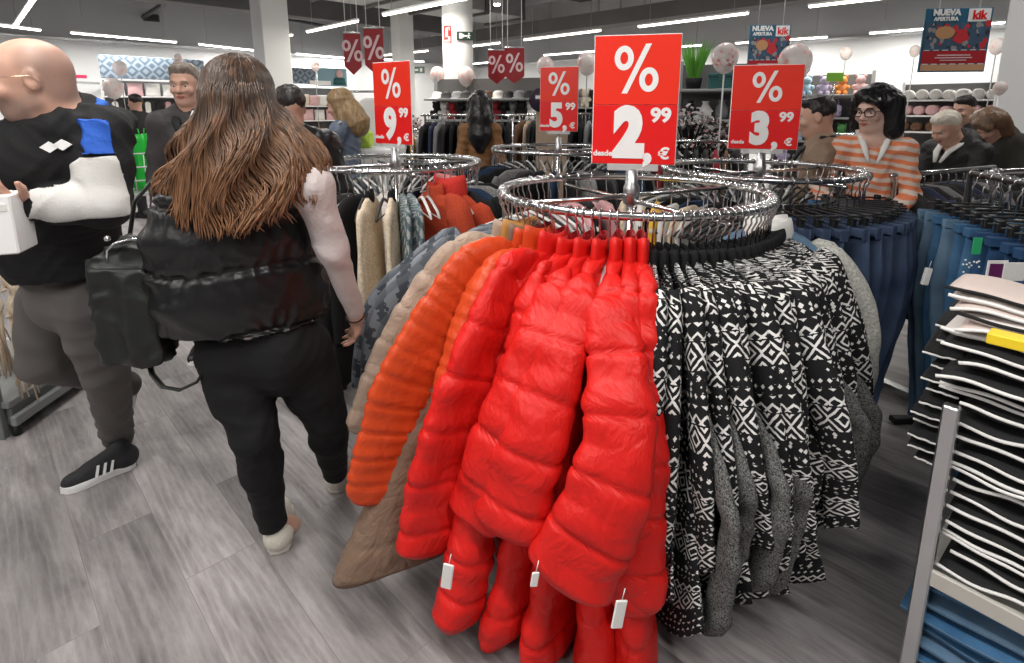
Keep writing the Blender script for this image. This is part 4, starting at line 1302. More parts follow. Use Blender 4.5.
# ------------------------------------------------------------------ people
def skin_mat(name, col, stubble=None):
    m, t, b = nt(name)
    tc = N(t, 'ShaderNodeTexCoord')
    n = N(t, 'ShaderNodeTexNoise', Scale=25., Detail=3.); L(t, tc.outputs['Object'], n.inputs['Vector'])
    c = mixc(t, n.outputs[0], tuple(x * .9 for x in col), tuple(min(1, x * 1.08) for x in col))
    L(t, c, b.inputs['Base Color'])
    b.inputs['Roughness'].default_value = .5
    b.inputs['Subsurface Weight'].default_value = .08
    b.inputs['Subsurface Radius'].default_value = (.02, .008, .004)
    return m
M_skin = skin_mat('skin', (.62, .36, .27))
M_skin2 = skin_mat('skin_pale', (.68, .44, .36))
M_eye = mat('eye_white', (.50, .44, .42), .3)
M_iris = mat('iris_dark', (.03, .018, .012), .2)
M_lip = mat('lip', (.42, .12, .10), .45)
M_lens = mat('spectacle_frame', (.02, .012, .012), .3)
M_wire = mat('thin_gold_wire', (.6, .42, .3), .3, metal=1.)

def V3(*a): return Vector(a)
def lerp(a, b, t): return Vector(a) * (1 - t) + Vector(b) * t

def sole_shoe(name, heel, toe, parent, m_up, m_sole, h=.085, w=.048, stripes=None, laces=None, lift=0., label=None):
    """one shoe from heel to toe, standing on its sole"""
    heel, toe = Vector(heel), Vector(toe)
    f = (toe - heel); ln = f.length; f.normalize(); s_ = f.cross(Vector((0, 0, 1))).normalized(); u = s_.cross(f)
    s = SDF(.006)
    p = lambda a, b, c: heel + f * (a * ln) + s_ * b + u * c
    s.ell(p(.14, 0, .045), (.05, .05, .05), .02)
    s.cap(p(.12, 0, .05), p(.85, 0, .028), .042, .032, .02)
    s.cap(p(.55, .012, .035), p(.9, .006, .025), .036, .026, .02)
    s.cap(p(.15, 0, .055), p(.2, 0, h + .01), .038, .036, .02)
    s.cap(p(.2, 0, h), p(.62, 0, .055), .032, .03, .02)
    up = s.mesh('shoe', m_up, parent)
    if label: up['label'] = label
    w_ = MB(); prof = [(0, .0), (.03, .03), (.12, .041), (.3, .036), (.5, .036), (.7, .045), (.85, .042), (.95, .03), (1.02, 0)]
    outl = [(a, b) for a, b in prof] + [(a, -b) for a, b in prof[::-1][1:-1]]
    vs = [p(a, b, -.006) for a, b in outl] + [p(a, b * 1.06, .012) for a, b in outl] + [p(a, b * 1.02, .024) for a, b in outl]
    n = len(outl); fs = [tuple(range(n))] + [(r * n + i, r * n + (i + 1) % n, (r + 1) * n + (i + 1) % n, (r + 1) * n + i) for r in (0, 1) for i in range(n)] + [tuple(2 * n + i for i in range(n))[::-1]]
    w_.add(vs, fs, 0); so = w_.build('sole', m_sole, up)
    if stripes:
        for sg in (-1, 1):
            for k in range(3):
                q = MB(); a0 = .36 + .10 * k
                c = [p(a0, sg * .046, .026), p(a0 + .035, sg * .046, .026), p(a0 - .015, sg * .034, .072), p(a0 - .05, sg * .034, .072)]
                o_ = s_ * (sg * .004)
                q.add([x - o_ for x in c] + [x + o_ for x in c], [(0, 1, 2, 3), (4, 7, 6, 5), (0, 4, 5, 1), (1, 5, 6, 2), (2, 6, 7, 3), (3, 7, 4, 0)])
                q.build('stripe', stripes, up)
    if laces:
        q = MB()
        for k in range(4):
            a0 = .34 + .08 * k; z0 = .093 - .012 * k
            q.tube([p(a0, -.022, z0 - .008), p(a0 + .02, 0, z0), p(a0, .022, z0 - .008)], .0028, 5)
        q.build('laces', laces, up)
    return up

def hand_prims(s, wrist, dirn, palm_n, size=.185, curl=.5, k=.006, thumb=1, spread=.0):
    """palm and five fingers. dirn: towards fingertips, palm_n: direction the palm faces."""
    d = Vector(dirn).normalized(); n = Vector(palm_n); n = (n - d * n.dot(d)).normalized(); l = n.cross(d)
    w = Vector(wrist); S = size / .185
    pc = w + d * .05 * S
    s.ell(pc, (.040 * S, .040 * S, .040 * S), .01, rot=None) if False else None
    s.cap(w + d * .012, w + d * .075 * S + l * .02 * S, .021 * S, .016 * S, .02)
    s.cap(w + d * .012, w + d * .078 * S - l * .004 * S, .021 * S, .016 * S, .02)
    s.cap(w + d * .012, w + d * .070 * S - l * .024 * S, .020 * S, .014 * S, .02)
    lens = (.072, .082, .076, .060); offs = (.030, .010, -.011, -.030)
    for i in range(4):
        a = w + d * (.082 - .004 * abs(i - 1)) * S + l * offs[i] * S
        seg = lens[i] * S; ang = curl * .55; c = a; pts = [a - d * .01]; dd = Vector(d) + l * (offs[i] * spread * 8)
        dd.normalize()
        for j, f in enumerate((.45, .32, .25)):
            ang_ = ang * (1 + j * .8)
            v = dd * math.cos(ang_) + n * math.sin(ang_)
            c = c + v * seg * f; pts.append(c)
        s.chain(pts, [.0092 * S, .0088 * S, .0080 * S, .0068 * S], .004)
    b = w + d * .025 * S + l * .022 * S * thumb
    t1 = b + (d * .55 + l * .75 * thumb + n * .25).normalized() * .034 * S
    t2 = t1 + (d * .85 + l * .35 * thumb + n * .35).normalized() * .028 * S
    t3 = t2 + (d * .95 + l * .05 * thumb + n * .35).normalized() * .022 * S
    s.chain([b, t1, t2, t3], [.014 * S, .0115 * S, .0098 * S, .008 * S], .008)

def head_prims(s, c, f, up, S=1., k=.012, beard=0.):
    """c: middle of the head, f: where the face looks"""
    f = Vector(f).normalized(); up = Vector(up); l = up.cross(f).normalized(); up = f.cross(l).normalized()
    Rm = np.array([[f[i], l[i], up[i]] for i in range(3)])
    q = lambda a, b, z: Vector(c) + f * a * S + l * b * S + up * z * S
    s.ell(q(-.012, 0, .028), (.096 * S, .076 * S, .086 * S), .02, rot=Rm)
    s.ell(q(.022, 0, -.035), (.066 * S, .058 * S, .078 * S), .03, rot=Rm)
    s.cap(q(.055, 0, -.088), q(.03, 0, -.085), .024 * S, .03 * S, .025)       # chin
    s.cap(q(.0, .048, -.065), q(.045, .02, -.092), .018 * S, .016 * S, .025)     # jaw
    s.cap(q(.0, -.048, -.065), q(.045, -.02, -.092), .018 * S, .016 * S, .025)
    s.cap(q(.083, -.028, .022), q(.083, .028, .022), .012 * S, .012 * S, .02)   # brow
    s.cap(q(.088, 0, .008), q(.107, 0, -.026), .008 * S, .0125 * S, .012)        # nose
    s.cap(q(.094, -.012, -.031), q(.094, .012, -.031), .009 * S, .009 * S, .008)
    s.ell(q(.086, .031, .002), (.013 * S, .018 * S, .011 * S), .014, op='s', rot=Rm)
    s.ell(q(.086, -.031, .002), (.013 * S, .018 * S, .011 * S), .014, op='s', rot=Rm)
    s.cap(q(.078, .036, -.022), q(.066, .044, -.03), .016 * S, .016 * S, .02)
    s.cap(q(.078, -.036, -.022), q(.066, -.044, -.03), .016 * S, .016 * S, .02)
    s.cap(q(.082, -.018, -.057), q(.082, .018, -.057), .009 * S, .009 * S, .01)
    for sg in (-1, 1):
        s.ell(q(-.008, sg * .077, -.004), (.019 * S, .009 * S, .031 * S), .006, rot=Rm)
        s.ell(q(-.003, sg * .085, .002), (.009 * S, .006 * S, .016 * S), .005, op='s', rot=Rm)
    s.cap(q(-.025, 0, -.05), q(-.035, 0, -.15), .056 * S, .058 * S, .03)        # neck
    return q

def face_bits(root, q, S=1., glasses=None, lips=True, m_brow=None, gl_m=None):
    for sg in (-1, 1):
        w = MB(); w.ball(q(.0722, sg * .031, .001), .0115 * S, 12); e = w.build('eyeball', M_eye, root)
        w = MB(); w.ball(q(.0782, sg * .031, .0), .0066 * S, 10); w.build('iris', M_iris, e)
        if m_brow:
            w = MB(); w.tube([q(.094, sg * .014, .024), q(.095, sg * .03, .029), q(.084, sg * .048, .024)], [.0035, .0045, .002], 6, flat=.8); w.build('eyebrow', m_brow, root)
    if lips:
        w = MB(); w.tube([q(.086, -.022, -.058), q(.0925, -.008, -.0555), q(.0925, .008, -.0555), q(.086, .022, -.058)], [.002, .0048, .0048, .002], 8)
        w.tube([q(.085, -.019, -.061), q(.0915, 0, -.064), q(.085, .019, -.061)], [.002, .0052, .002], 8); w.build('lips', M_lip, root)
    if glasses:
        w = MB()
        for sg in (-1, 1):
            c0 = (.104, sg * .034, .002)
            pts = []
            for k in range(16):
                t_ = 2 * math.pi * k / 16
                x, y = math.cos(t_), math.sin(t_)
                x = math.copysign(abs(x) ** .6, x); y = math.copysign(abs(y) ** .6, y)
                pts.append(q(c0[0] - .004 * abs(x) - .006 * (x * sg > 0), c0[1] + x * .026, c0[2] + y * .019))
            w.tube(pts, glasses, 6, closed=True)
            w.tube([q(.094, sg * .060, .008), q(.05, sg * .080, .008), q(-.005, sg * .085, .008), q(-.02, sg * .084, -.008)], glasses * .85, 6)
        w.tube([q(.103, -.009, .006), q(.106, 0, .009), q(.103, .009, .006)], glasses, 6)
        w.build('spectacles', gl_m or M_lens, root)

def hair_strands(root, name, m, starts, n_pts, path, r=.006, flat=.5, n=5):
    """locks drawn as one mesh of tapering tubes; path(k, s) -> point"""
    w = MB()
    for k in range(starts):
        pts = [path(k, i / (n_pts - 1)) for i in range(n_pts)]
        rr = [r * (.55 + .45 * math.sin(math.pi * min(1, .15 + .8 * i / (n_pts - 1)))) * (1. if i < n_pts - 1 else .3) for i in range(n_pts)]
        w.tube(pts, rr, n, flat=flat)
    o = w.build(name, m, root)
    return o

def hair_mat(name, c0, c1, zlo=None, zhi=None, rough=.42):
    m, t, b = nt(name)
    tc = N(t, 'ShaderNodeTexCoord')
    n = N(t, 'ShaderNodeTexNoise', Scale=60., Detail=2.); mp = N(t, 'ShaderNodeMapping'); mp.inputs['Scale'].default_value = (1, 1, .12)
    L(t, tc.outputs['Object'], mp.inputs[0]); L(t, mp.outputs[0], n.inputs['Vector'])
    if zlo is not None:
        sp = N(t, 'ShaderNodeSeparateXYZ'); L(t, tc.outputs['Object'], sp.inputs[0])
        r = N(t, 'ShaderNodeMapRange'); r.inputs[1].default_value = zhi; r.inputs[2].default_value = zlo
        L(t, sp.outputs[2], r.inputs[0]); fac = math_(t, 'ADD', math_(t, 'MULTIPLY', r.outputs[0], .8), math_(t, 'MULTIPLY', math_(t, 'SUBTRACT', n.outputs[0], .5), 1.1), clamp=True)
    else:
        fac = math_(t, 'ADD', math_(t, 'MULTIPLY', math_(t, 'SUBTRACT', n.outputs[0], .5), 2.), .5, clamp=True)
    L(t, mixc(t, fac, c0, c1), b.inputs['Base Color'])
    b.inputs['Roughness'].default_value = rough; b.inputs['Specular IOR Level'].default_value = .5
    bp = N(t, 'ShaderNodeBump', Strength=.4, Distance=.01); L(t, n.outputs[0], bp.inputs['Height']); L(t, bp.outputs[0], b.inputs['Normal'])
    return m

# ================================================================== the woman in the black vest, seen from behind
def woman_vest():
    T = thing('person', 'woman seen from behind with long wavy brown hair and a quilted black vest', 'person', (-.86, 1.72, 0))
    O = Vector((-.86, 1.72, 0))
    W = lambda px, py, Y: P(px, py, Y) - O
    head = W(240, 103, 1.66); up = V3(-.04, .05, 1)
    f = V3(-.45, .89, 0).normalized(); l = V3(-f.y, f.x, 0)
    neck = W(242, 150, 1.66)
    shL, shR = W(181, 190, 1.70), W(311, 186, 1.62)
    elR, wrR = W(333, 250, 1.66), W(356, 314, 1.80)
    hdir = (W(358, 345, 1.86) - wrR)
    elL, wrL = W(160, 270, 1.78), W(150, 250, 1.98)
    pel = W(262, 335, 1.72); hpL, hpR = W(232, 350, 1.70), W(297, 350, 1.73)
    knL, knR = W(254, 435, 1.62), W(326, 415, 1.80)
    anL = H(272, 520, .13) - O; anR = H(336, 472, .13) - O
    hL, tL = H(279, 553, .012) - O, None
    heelL = H(279, 553, .01) - O; toeL = heelL + V3(-.085, .235, 0)
    heelR = H(338, 492, .01) - O; toeR = heelR + V3(-.06, .24, 0)
    s = SDF(.0075)
    q = head_prims(s, head, f, up)
    s.chain([neck + V3(0, 0, .02), lerp(neck, pel, .3), lerp(neck, pel, .62), pel], [.05, .10, .105, .13], .05)
    s.chain([shL, neck, shR], [.05, .055, .05], .04)
    s.chain([shR, elR, wrR], [.045, .038, .026], .02); s.chain([shL, elL, wrL], [.045, .038, .026], .02)
    hand_prims(s, wrR, hdir, -l * -1 + f * .2, .175, .9, thumb=-1)
    hand_prims(s, wrL, V3(-.1, .2, -.3), V3(1, 0, 0), .175, 1.2)
    s.chain([hpL, knL, anL], [.085, .05, .036], .03); s.chain([hpR, knR, anR], [.085, .05, .036], .03)
    s.cap(anL, heelL + V3(.02, .08, .05), .035, .03, .02); s.cap(anR, heelR + V3(.02, .08, .05), .035, .03, .02)
    s.mesh('body', M_skin, T)
    face_bits(T, q, lips=True)
    # sweater
    s = SDF(.009)
    s.chain([shR + V3(0, 0, .0), elR, lerp(elR, wrR, .97)], [.060, .048, .032], .03)
    s.chain([shL, elL, lerp(elL, wrL, .97)], [.066, .055, .036], .03)
    s.chain([shL, neck + V3(0, 0, -.02), shR], [.06, .07, .06], .05); s.chain([neck, pel], [.10, .13], .05)
    s.mesh('sweater', mat('pale_rib_knit', (.62, .55, .54), .85, bump=.25, bscale=90), T, disp=folds(.005, 26, 1.))
    w = MB(); w.tube([wrR + V3(.030 * math.cos(a), .030 * math.sin(a) - .01, .012 * math.sin(a) - .004) for a in [k * .524 for k in range(12)]], .003, 6, closed=True); w.build('bracelet', M_black, T)
    # trousers
    s = SDF(.0095)
    s.cap(pel + V3(0, 0, .04), pel + V3(0, 0, -.02), .15, .16, .05, sq=(1.12, .86, 1))
    s.ell(lerp(hpL, hpR, .25) + V3(-.02, -.05, .0), (.105, .10, .13), .05); s.ell(lerp(hpL, hpR, .75) + V3(.02, -.05, .0), (.105, .10, .13), .05)
    s.chain([hpL, lerp(hpL, knL, .5), knL, lerp(knL, anL, .35), anL], [.115, .100, .074, .070, .05], .02)
    s.chain([hpR, lerp(hpR, knR, .5), knR, lerp(knR, anR, .35), anR], [.115, .100, .074, .070, .05], .02)
    s.mesh('trousers', mat('black_twill', (.009, .009, .010), .8, spec=.3, bump=.15, bscale=300), T, disp=folds(.006, 17, 4.))
    # quilted vest
    zs = [W(240, y, 1.6).z for y in (150, 200, 268, 333)]
    s = SDF(.009)
    vc = lambda px, y: W(px, y, 1.69)
    tops = [(240, 176, .155), (240, 205, .205), (240, 250, .225), (245, 300, .225), (250, 325, .205)]
    prev = None
    for px, y, r in tops:
        c = vc(px, y)
        if prev: s.cap(prev[0], c, prev[1], r, .03, sq=None)
        prev = (c, r)
    # flatten: build again with an oblique squash
    s.pr = []
    f2 = f; Rm = np.array([[l[i], f2[i], (0, 0, 1)[i]] for i in range(3)])
    for px, y, rx, ry in ((243, 172, .165, .10), (241, 200, .245, .145), (238, 232, .268, .165), (240, 262, .268, .17), (244, 292, .268, .17), (250, 320, .262, .16)):
        s.ell(vc(px, y), (rx, ry, .10), .06, rot=Rm)
    s.cap(shL + V3(.02, 0, .0), shR - V3(.015, 0, 0), .07, .07, .05)
    for a, sg in ((shR, 1), (shL, -1)):
        s.ell(a + V3(.065 * sg, -.01, -.045), (.052, .09, .11), .03, op='s')
    s.cap(neck + V3(0, -.01, -.05), neck + V3(0, 0, .03), .085, .075, .03)
    fd = folds(.010, 12, 2.2); fd2 = folds(.009, 40, 7.1, (1, 1, .25))
    def dv(V):
        z = V[:, 2]; o = fd(V)
        amp = np.zeros(len(V))
        for z0 in (zs[1], zs[2], zs[3]):
            d = np.abs(z - z0 - .012 * np.sin(V[:, 0] * 14)); o -= .022 * np.exp(-(d / .014) ** 1.2); amp += np.exp(-(d / .05) ** 2)
        return o + fd2(V) * (.3 + amp)
    bot = zs[3] - .012
    s.mesh('vest', mat('black_coated_nylon', (.008, .008, .009), .36, bump=.45, bscale=16), T, disp=dv, clip=lambda X, Y, Z_: bot - Z_)
    w = MB()
    # side seam of the vest
    # shoes
    ivory = mat('ivory_mesh', (.70, .66, .58), .7, bump=.3, bscale=220); wh = mat('ivory_rubber', (.72, .68, .62), .5)
    sole_shoe('shoe', heelL, toeL, T, ivory, wh, .11, laces=wh); sole_shoe('shoe', heelR, toeR, T, ivory, wh, .10)
    # hair: volume plus wavy locks
    hm = hair_mat('brown_to_copper_hair', (.048, .027, .017), (.36, .175, .085), head.z - .38, head.z + .04)
    s = SDF(.009)
    hc = head + V3(0, 0, .03)
    s.ell(hc, (.092, .100, .099), .03)
    pts = [hc + V3(0, -.02, -.02), W(238, 135, 1.64), W(238, 170, 1.60), W(240, 200, 1.57)]
    for i, (p_, r) in enumerate(zip(pts, (.095, .115, .13, .11))):
        s.ell(p_ + (V3(.0, .035, 0) if i else V3(0, 0, 0)), (r, .06 if i else .09, .08), .05)
    s.mesh('hair', hm, T, disp=folds(.002, 55, 3., (1, 1, .15)))
    r_ = random.Random(11)
    locks = []
    for k in range(900):
        a = r_.uniform(-1, 1)                  # across
        ph = a * 9 + r_.uniform(-.7, .7); fr = r_.uniform(3.0, 3.6); am = r_.uniform(.006, .013)
        dep = r_.uniform(0, 1); end = r_.uniform(.78, 1.05)
        locks.append((a, ph, fr, am, dep, end))
    def path(k, s_):
        a, ph, fr, am, dep, end = locks[k]
        t_ = s_ * end
        # from the parting on the crown over the skull to the back
        th = min(1, t_ / .27) * R(86)
        sx = math.sin(a * R(88)); cx = math.cos(a * R(88))
        if t_ < .27:
            rx, ry, rz_ = .104, .114, .112
            th = max(th, R(3 + 12 * dep)) if t_ < .05 else th
            return hc + V3(rx * sx * math.sin(th), -.00 - ry * cx * math.sin(th), rz_ * math.cos(th) + .0) + V3(0, .004, 0) + V3(math.sin(ph) * .002, 0, 0)
        u_ = (t_ - .27) / .73
        base = hc
        wx = .104 + .095 * sstep(.1, .9, u_) + .012 * math.sin(3 * a)
        x = hc.x + wx * sx * (1 + .0 * u_)
        # lean outwards to the lower left and right as in the photo
        x += (.07 * u_ if a > .35 else (-.05 * u_ if a < -.3 else 0)) * abs(a)
        y = hc.y - (.114 + .050 * sstep(0, .6, u_) + .014 * dep) * (cx * .85 + .15) 
        ln_ = .395 - abs(a) ** 2 * (.10 if a < 0 else .19)
        z = hc.z + .0078 - ln_ * u_
        wv = am * sstep(0, .4, u_) * 1.3 + .010 * math.sin(a * 5) * sstep(.1, .6, u_)
        return V3(x + wv * math.sin(fr * 4.2 * u_ + ph), y + wv * .8 * math.cos(fr * 4.2 * u_ + ph), z)
    o = hair_strands(T, 'hair_locks', hm, 900, 30, path, .0048, .6, 4)
    return T
woman_vest()

# ------------------------------------------------------------------ her black tote
def tote():
    c = P(127, 300, 1.60)
    T = thing('tote_bag', 'black nylon tote bag with a metal frame clasp between the man and the woman', 'bag', c)
    O = c
    mt = mat('black_nylon', (.010, .012, .011), .5, bump=.35, bscale=20)
    s = SDF(.008)
    a = R(12)
    Rm = np.array([[math.cos(a), -math.sin(a), 0], [math.sin(a), math.cos(a), 0], [0, 0, 1]])
    s.box((.005, 0, -.04), (.058, .035, .14), .025, .03, rot=Rm)
    s.box((.055, .02, -.05), (.030, .04, .12), .025, .04, rot=Rm)
    s.cap((-.075, -.01, .10), (-.09, 0, .05), .02, .02, .03)
    s.cap((-.10, 0, .115), (.03, 0, .165), .022, .028, .03); s.cap((.03, 0, .165), (.10, .0, .15), .028, .03, .03)
    fd = folds(.014, 26, 6.)
    s.mesh('bag_body', mt, T, disp=fd)
    w = MB(); w.tube([(-.01, -.045, .13), (.0, -.05, .17), (.02, -.045, .19), (.06, -.035, .20), (.1, -.02, .195)], .004, 8); w.ball((.005, -.05, .205), .009, 10); o = w.build('clasp_frame', M_steel, T)
    # shoulder strap looping low to the right
    pts = [P(147, 352, 1.6) - O, P(152, 374, 1.58) - O, P(163, 387, 1.56) - O, P(180, 390, 1.56) - O, P(197, 382, 1.58) - O, P(207, 366, 1.6) - O, P(203, 340, 1.62) - O]
    w = MB(); w.tube(pts, .014, 8, flat=.35); o = w.build('strap', mt, T)
    w = MB(); w.tube([V3(.03, 0, .18), V3(.05, .02, .3), V3(.09, .05, .36)], .009, 8, flat=.5); w.build('handle', mt, T)
tote()

# ================================================================== the man in the sports hoodie, left
def man_hoodie():
    O = Vector((-1.5, 2.0, 0))
    T = thing('person', 'bald man in a black hoodie with blue and white sleeves at the left edge', 'person', O)
    W = lambda px, py, Y: P(px, py, Y) - O
    f = V3(-.64, -.77, 0).normalized(); l = V3(-f.y, f.x, 0)
    fh = V3(-.79, -.60, -.10).normalized()
    head = W(30, 80, 1.72)
    neck = W(52, 122, 1.78)
    shL, shR = W(103, 132, 1.79), W(12, 150, 2.02)
    elL = W(106, 206, 1.73); wrL = W(16, 205, 1.60)
    elR = W(-25, 225, 2.0); wrR = W(-60, 225, 1.80)
    pel = W(72, 282, 1.97); hpL, hpR = W(88, 300, 1.92), W(52, 300, 2.05)
    knL = W(106, 372, 1.98); anL = H(118, 436, .11) - O
    knR = W(42, 362, 2.02); anR = W(128, 384, 2.40)
    heelL = H(136, 462, .008) - O; toeL = H(62, 492, .008) - O
    s = SDF(.0068)
    q = head_prims(s, head, fh, V3(0, 0, 1), 1.06)
    s.cap(head + V3(.03, .03, -.03), neck + V3(.02, .02, .0), .062, .068, .04)
    s.chain([neck, lerp(neck, pel, .35), lerp(neck, pel, .7), pel], [.07, .12, .11, .11], .05)
    s.chain([shL, neck, shR], [.055, .07, .055], .04)
    s.chain([shL, elL, wrL], [.05, .042, .029], .02); s.chain([shR, elR, wrR], [.05, .042, .029], .02)
    hand_prims(s, wrL, (W(-8, 195, 1.52) - wrL), V3(-.2, .9, .2), .19, .8, thumb=1)
    hand_prims(s, wrR, V3(.3, -.3, 0), V3(0, 0, 1), .19, .8)
    s.chain([hpL, knL, anL], [.09, .055, .04], .03); s.chain([hpR, knR, anR], [.09, .055, .04], .03)
    s.cap(anL, heelL + V3(-.06, -.02, .05), .036, .03, .02)
    def zoned(name, base, zones):
        m, t, b = nt(name); tc = N(t, 'ShaderNodeTexCoord'); c = None
        n = N(t, 'ShaderNodeTexNoise', Scale=25., Detail=3.); L(t, tc.outputs['Object'], n.inputs['Vector'])
        c = mixc(t, n.outputs[0], tuple(x * .9 for x in base), tuple(x * 1.08 for x in base))
        nf = N(t, 'ShaderNodeTexNoise', Scale=700., Detail=1.); L(t, tc.outputs['Object'], nf.inputs['Vector'])
        for p_, r0, r1, col, k in zones:
            d = N(t, 'ShaderNodeVectorMath', operation='DISTANCE'); L(t, tc.outputs['Object'], d.inputs[0]); d.inputs[1].default_value = tuple(p_)
            r = N(t, 'ShaderNodeMapRange'); r.interpolation_type = 'SMOOTHSTEP'; r.inputs[1].default_value = r1; r.inputs[2].default_value = r0; L(t, d.outputs['Value'], r.inputs[0])
            c = mixc(t, math_(t, 'MULTIPLY', math_(t, 'MULTIPLY', r.outputs[0], k), math_(t, 'ADD', nf.outputs[0], .4), clamp=True), c, col)
        L(t, c, b.inputs['Base Color']); b.inputs['Roughness'].default_value = .5; b.inputs['Subsurface Weight'].default_value = .06; b.inputs['Subsurface Radius'].default_value = (.02, .008, .004)
        return m
    ms = zoned('skin_with_stubble', (.62, .36, .27), [(q(-.075, .03, .005), .07, .105, (.27, .17, .14), .8), (q(-.02, .07, .05), .03, .06, (.30, .19, .15), .6), (q(.055, .03, -.085), .035, .06, (.22, .15, .13), .85), (q(.01, .06, -.065), .015, .045, (.25, .17, .14), .7)])
    s.mesh('body', ms, T)
    face_bits(T, q, 1.06, glasses=.0016, m_brow=hair_mat('brow_brown', (.1, .05, .03), (.14, .08, .05)), gl_m=M_wire)
    # hoodie
    s = SDF(.009)
    s.chain([neck + V3(0, 0, -.06), lerp(neck, pel, .35), lerp(neck, pel, .7), pel + V3(0, 0, .02)], [.12, .155, .15, .155], .06)
    for a in (.2, .5, .8): s.ell(lerp(neck, pel, a) + f * .03, (.17, .16, .15), .05)
    s.chain([shL + V3(0, 0, .0), neck + V3(.01, .02, -.02), shR], [.080, .085, .08], .05)
    s.chain([shL, lerp(shL, elL, .5), elL, lerp(elL, wrL, .5), lerp(elL, wrL, .95)], [.082, .076, .068, .056, .044], .03)
    s.chain([shR, elR, lerp(elR, wrR, .95)], [.08, .065, .045], .03)
    # hood lying on the shoulders
    s.chain([neck + f * .09 + V3(-.02, 0, -.05), neck + l * .085 + V3(0, 0, -.0), neck - f * .09 + V3(.0, .0, .03), neck - l * .09 + V3(0, 0, 0.01)], [.035, .048, .055, .04], .03)
    s.ell(neck - f * .12 + V3(.02, .02, -.005), (.09, .09, .06), .04)
    s.cap(head + V3(.03, .03, -.03) + f * .01, neck + V3(.01, .01, .015), .058, .066, .02, op='s')
    blk = mat('black_sweat_cloth', (.011, .011, .012), .8, spec=.3, bump=.2, bscale=160)
    hoodie = s.mesh('hoodie', blk, T, disp=folds(.007, 22, 5.5, (1, 1, 1.3)), clip=lambda X, Y, Z_: (pel.z + .05) - Z_)
    nz = np.array(l * .9 + V3(0, 0, .12)); nz /= np.linalg.norm(nz)
    def panel(name, m, za, zb, rad=.004, cut=.018, xmin=None):
        s = SDF(.006)
        s.chain([shL, lerp(shL, elL, .5), elL, lerp(elL, wrL, .5), lerp(elL, wrL, .80)], [.082 + rad + .016, .076 + rad + .004, .068 + rad, .056 + rad, .046 + rad], .03)
        A, B, C_ = np.array(shL), np.array(elL), np.array(wrL)
        pl = np.cross(C_ - B, A - B); pl /= np.linalg.norm(pl)
        if pl @ np.array(V3(.66, -.75, 0)) < 0: pl = -pl
        # band: in the arm's bend plane coordinates
        def clip(X, Y, Z_):
            d = (X - B[0]) * pl[0] + (Y - B[1]) * pl[1] + (Z_ - B[2]) * pl[2]
            # inner/back margins: keep the strip on the camera-side and the upper/inner edge
            r = np.maximum(cut - d - .30 * np.clip(Z_ - B[2] - .04, 0, 1), za - Z_)
            r = np.maximum(r, Z_ - zb)
            # distance from shoulder-elbow line, towards the back -> leave black
            bk = (X - A[0]) * -f.x + (Y - A[1]) * -f.y
            dn = B[2] - .030 - Z_
            hi_ = np.clip((Z_ - B[2] - .075) / .10, 0, 1)
            r = np.maximum(r, np.where(hi_ > 0, -bk - .075 - .08 * (1 - hi_), -1))
            return np.maximum(np.maximum(r, bk - .018 + .018 * hi_), dn)
        return s.mesh(name, m, T, disp=folds(.007, 22, 5.5, (1, 1, 1.3)), clip=clip)
    zsplit = W(100, 155, 1.7).z
    b_ = panel('sleeve_panel', mat('royal_blue_cloth', (.015, .10, .50), .75, bump=.2, bscale=160), zsplit, shL.z + .045); b_['label'] = 'royal blue shoulder panel'
    w_ = panel('sleeve_panel', mat('white_sweat_cloth', (.60, .59, .57), .8, bump=.2, bscale=160), elL.z - .2, zsplit - .002); w_['label'] = 'white sleeve panel'
    # cuff, logo, zip, hood lining
    w = MB(); d = (wrL - elL).normalized(); c = lerp(elL, wrL, .93)
    w.tube([c - d * .03, c - d * .015, c + d * .02, c + d * .035], [.047, .049, .045, .040], 20); w.build('cuff', blk, T)
    lg = MB()
    from mathutils.bvhtree import BVHTree
    bv = BVHTree.FromPolygons([v.co.copy() for v in hoodie.data.vertices], [tuple(p_.vertices) for p_ in hoodie.data.polygons])
    hit = bv.ray_cast(V3(0, 0, CAMH) - O, ray(56, 147).normalized())
    cc = hit[0] if hit[0] else W(56, 146, 1.70); ef = V3(.42, -.9, 0).normalized(); tu = V3(.9, .42, 0); tv = V3(0, 0, 1)
    for (dx, dz) in ((-.016, 0), (.016, .006)):
        lg.add([cc + tu * (dx + a_) + tv * (dz + b2) + ef * .004 for a_, b2 in ((-.024, 0), (0, .017), (.024, 0), (0, -.017))] + [cc + tu * (dx + a_) + tv * (dz + b2) - ef * .03 for a_, b2 in ((-.024, 0), (0, .017), (.024, 0), (0, -.017))], [(0, 1, 2, 3), (0, 4, 5, 1), (1, 5, 6, 2), (2, 6, 7, 3), (3, 7, 4, 0)])
    o = lg.build('chest_emblem', M_signw, T)
    w = MB(); w.tube([lerp(neck, pel, a_) + f * (.155 + .05 * math.sin(3.0 * a_)) + l * .01 for a_ in (.08, .3, .5, .7, .9)], .004, 6); w.build('zip', M_black, T)
    w = MB(); w.tube([neck - f * .10 + l * .0 + V3(.015, .01, .07), neck - f * .12 + l * .05 + V3(.01, 0, .055), neck - f * .09 + l * .10 + V3(0, 0, .03)], [.012, .018, .01], 8); o = w.build('hood_lining', mat('blue_lining', (.02, .12, .5), .8), T); o['label'] = 'blue hood lining'
    # trousers
    s = SDF(.0095)
    s.cap(pel + V3(0, 0, .03), pel + V3(0, 0, -.05), .148, .145, .05)
    s.chain([hpL, lerp(hpL, knL, .5), knL, lerp(knL, anL, .5), anL], [.115, .10, .08, .072, .066], .02)
    s.chain([hpR, lerp(hpR, knR, .5), knR, lerp(knR, anR, .5), anR], [.115, .10, .08, .07, .06], .02)
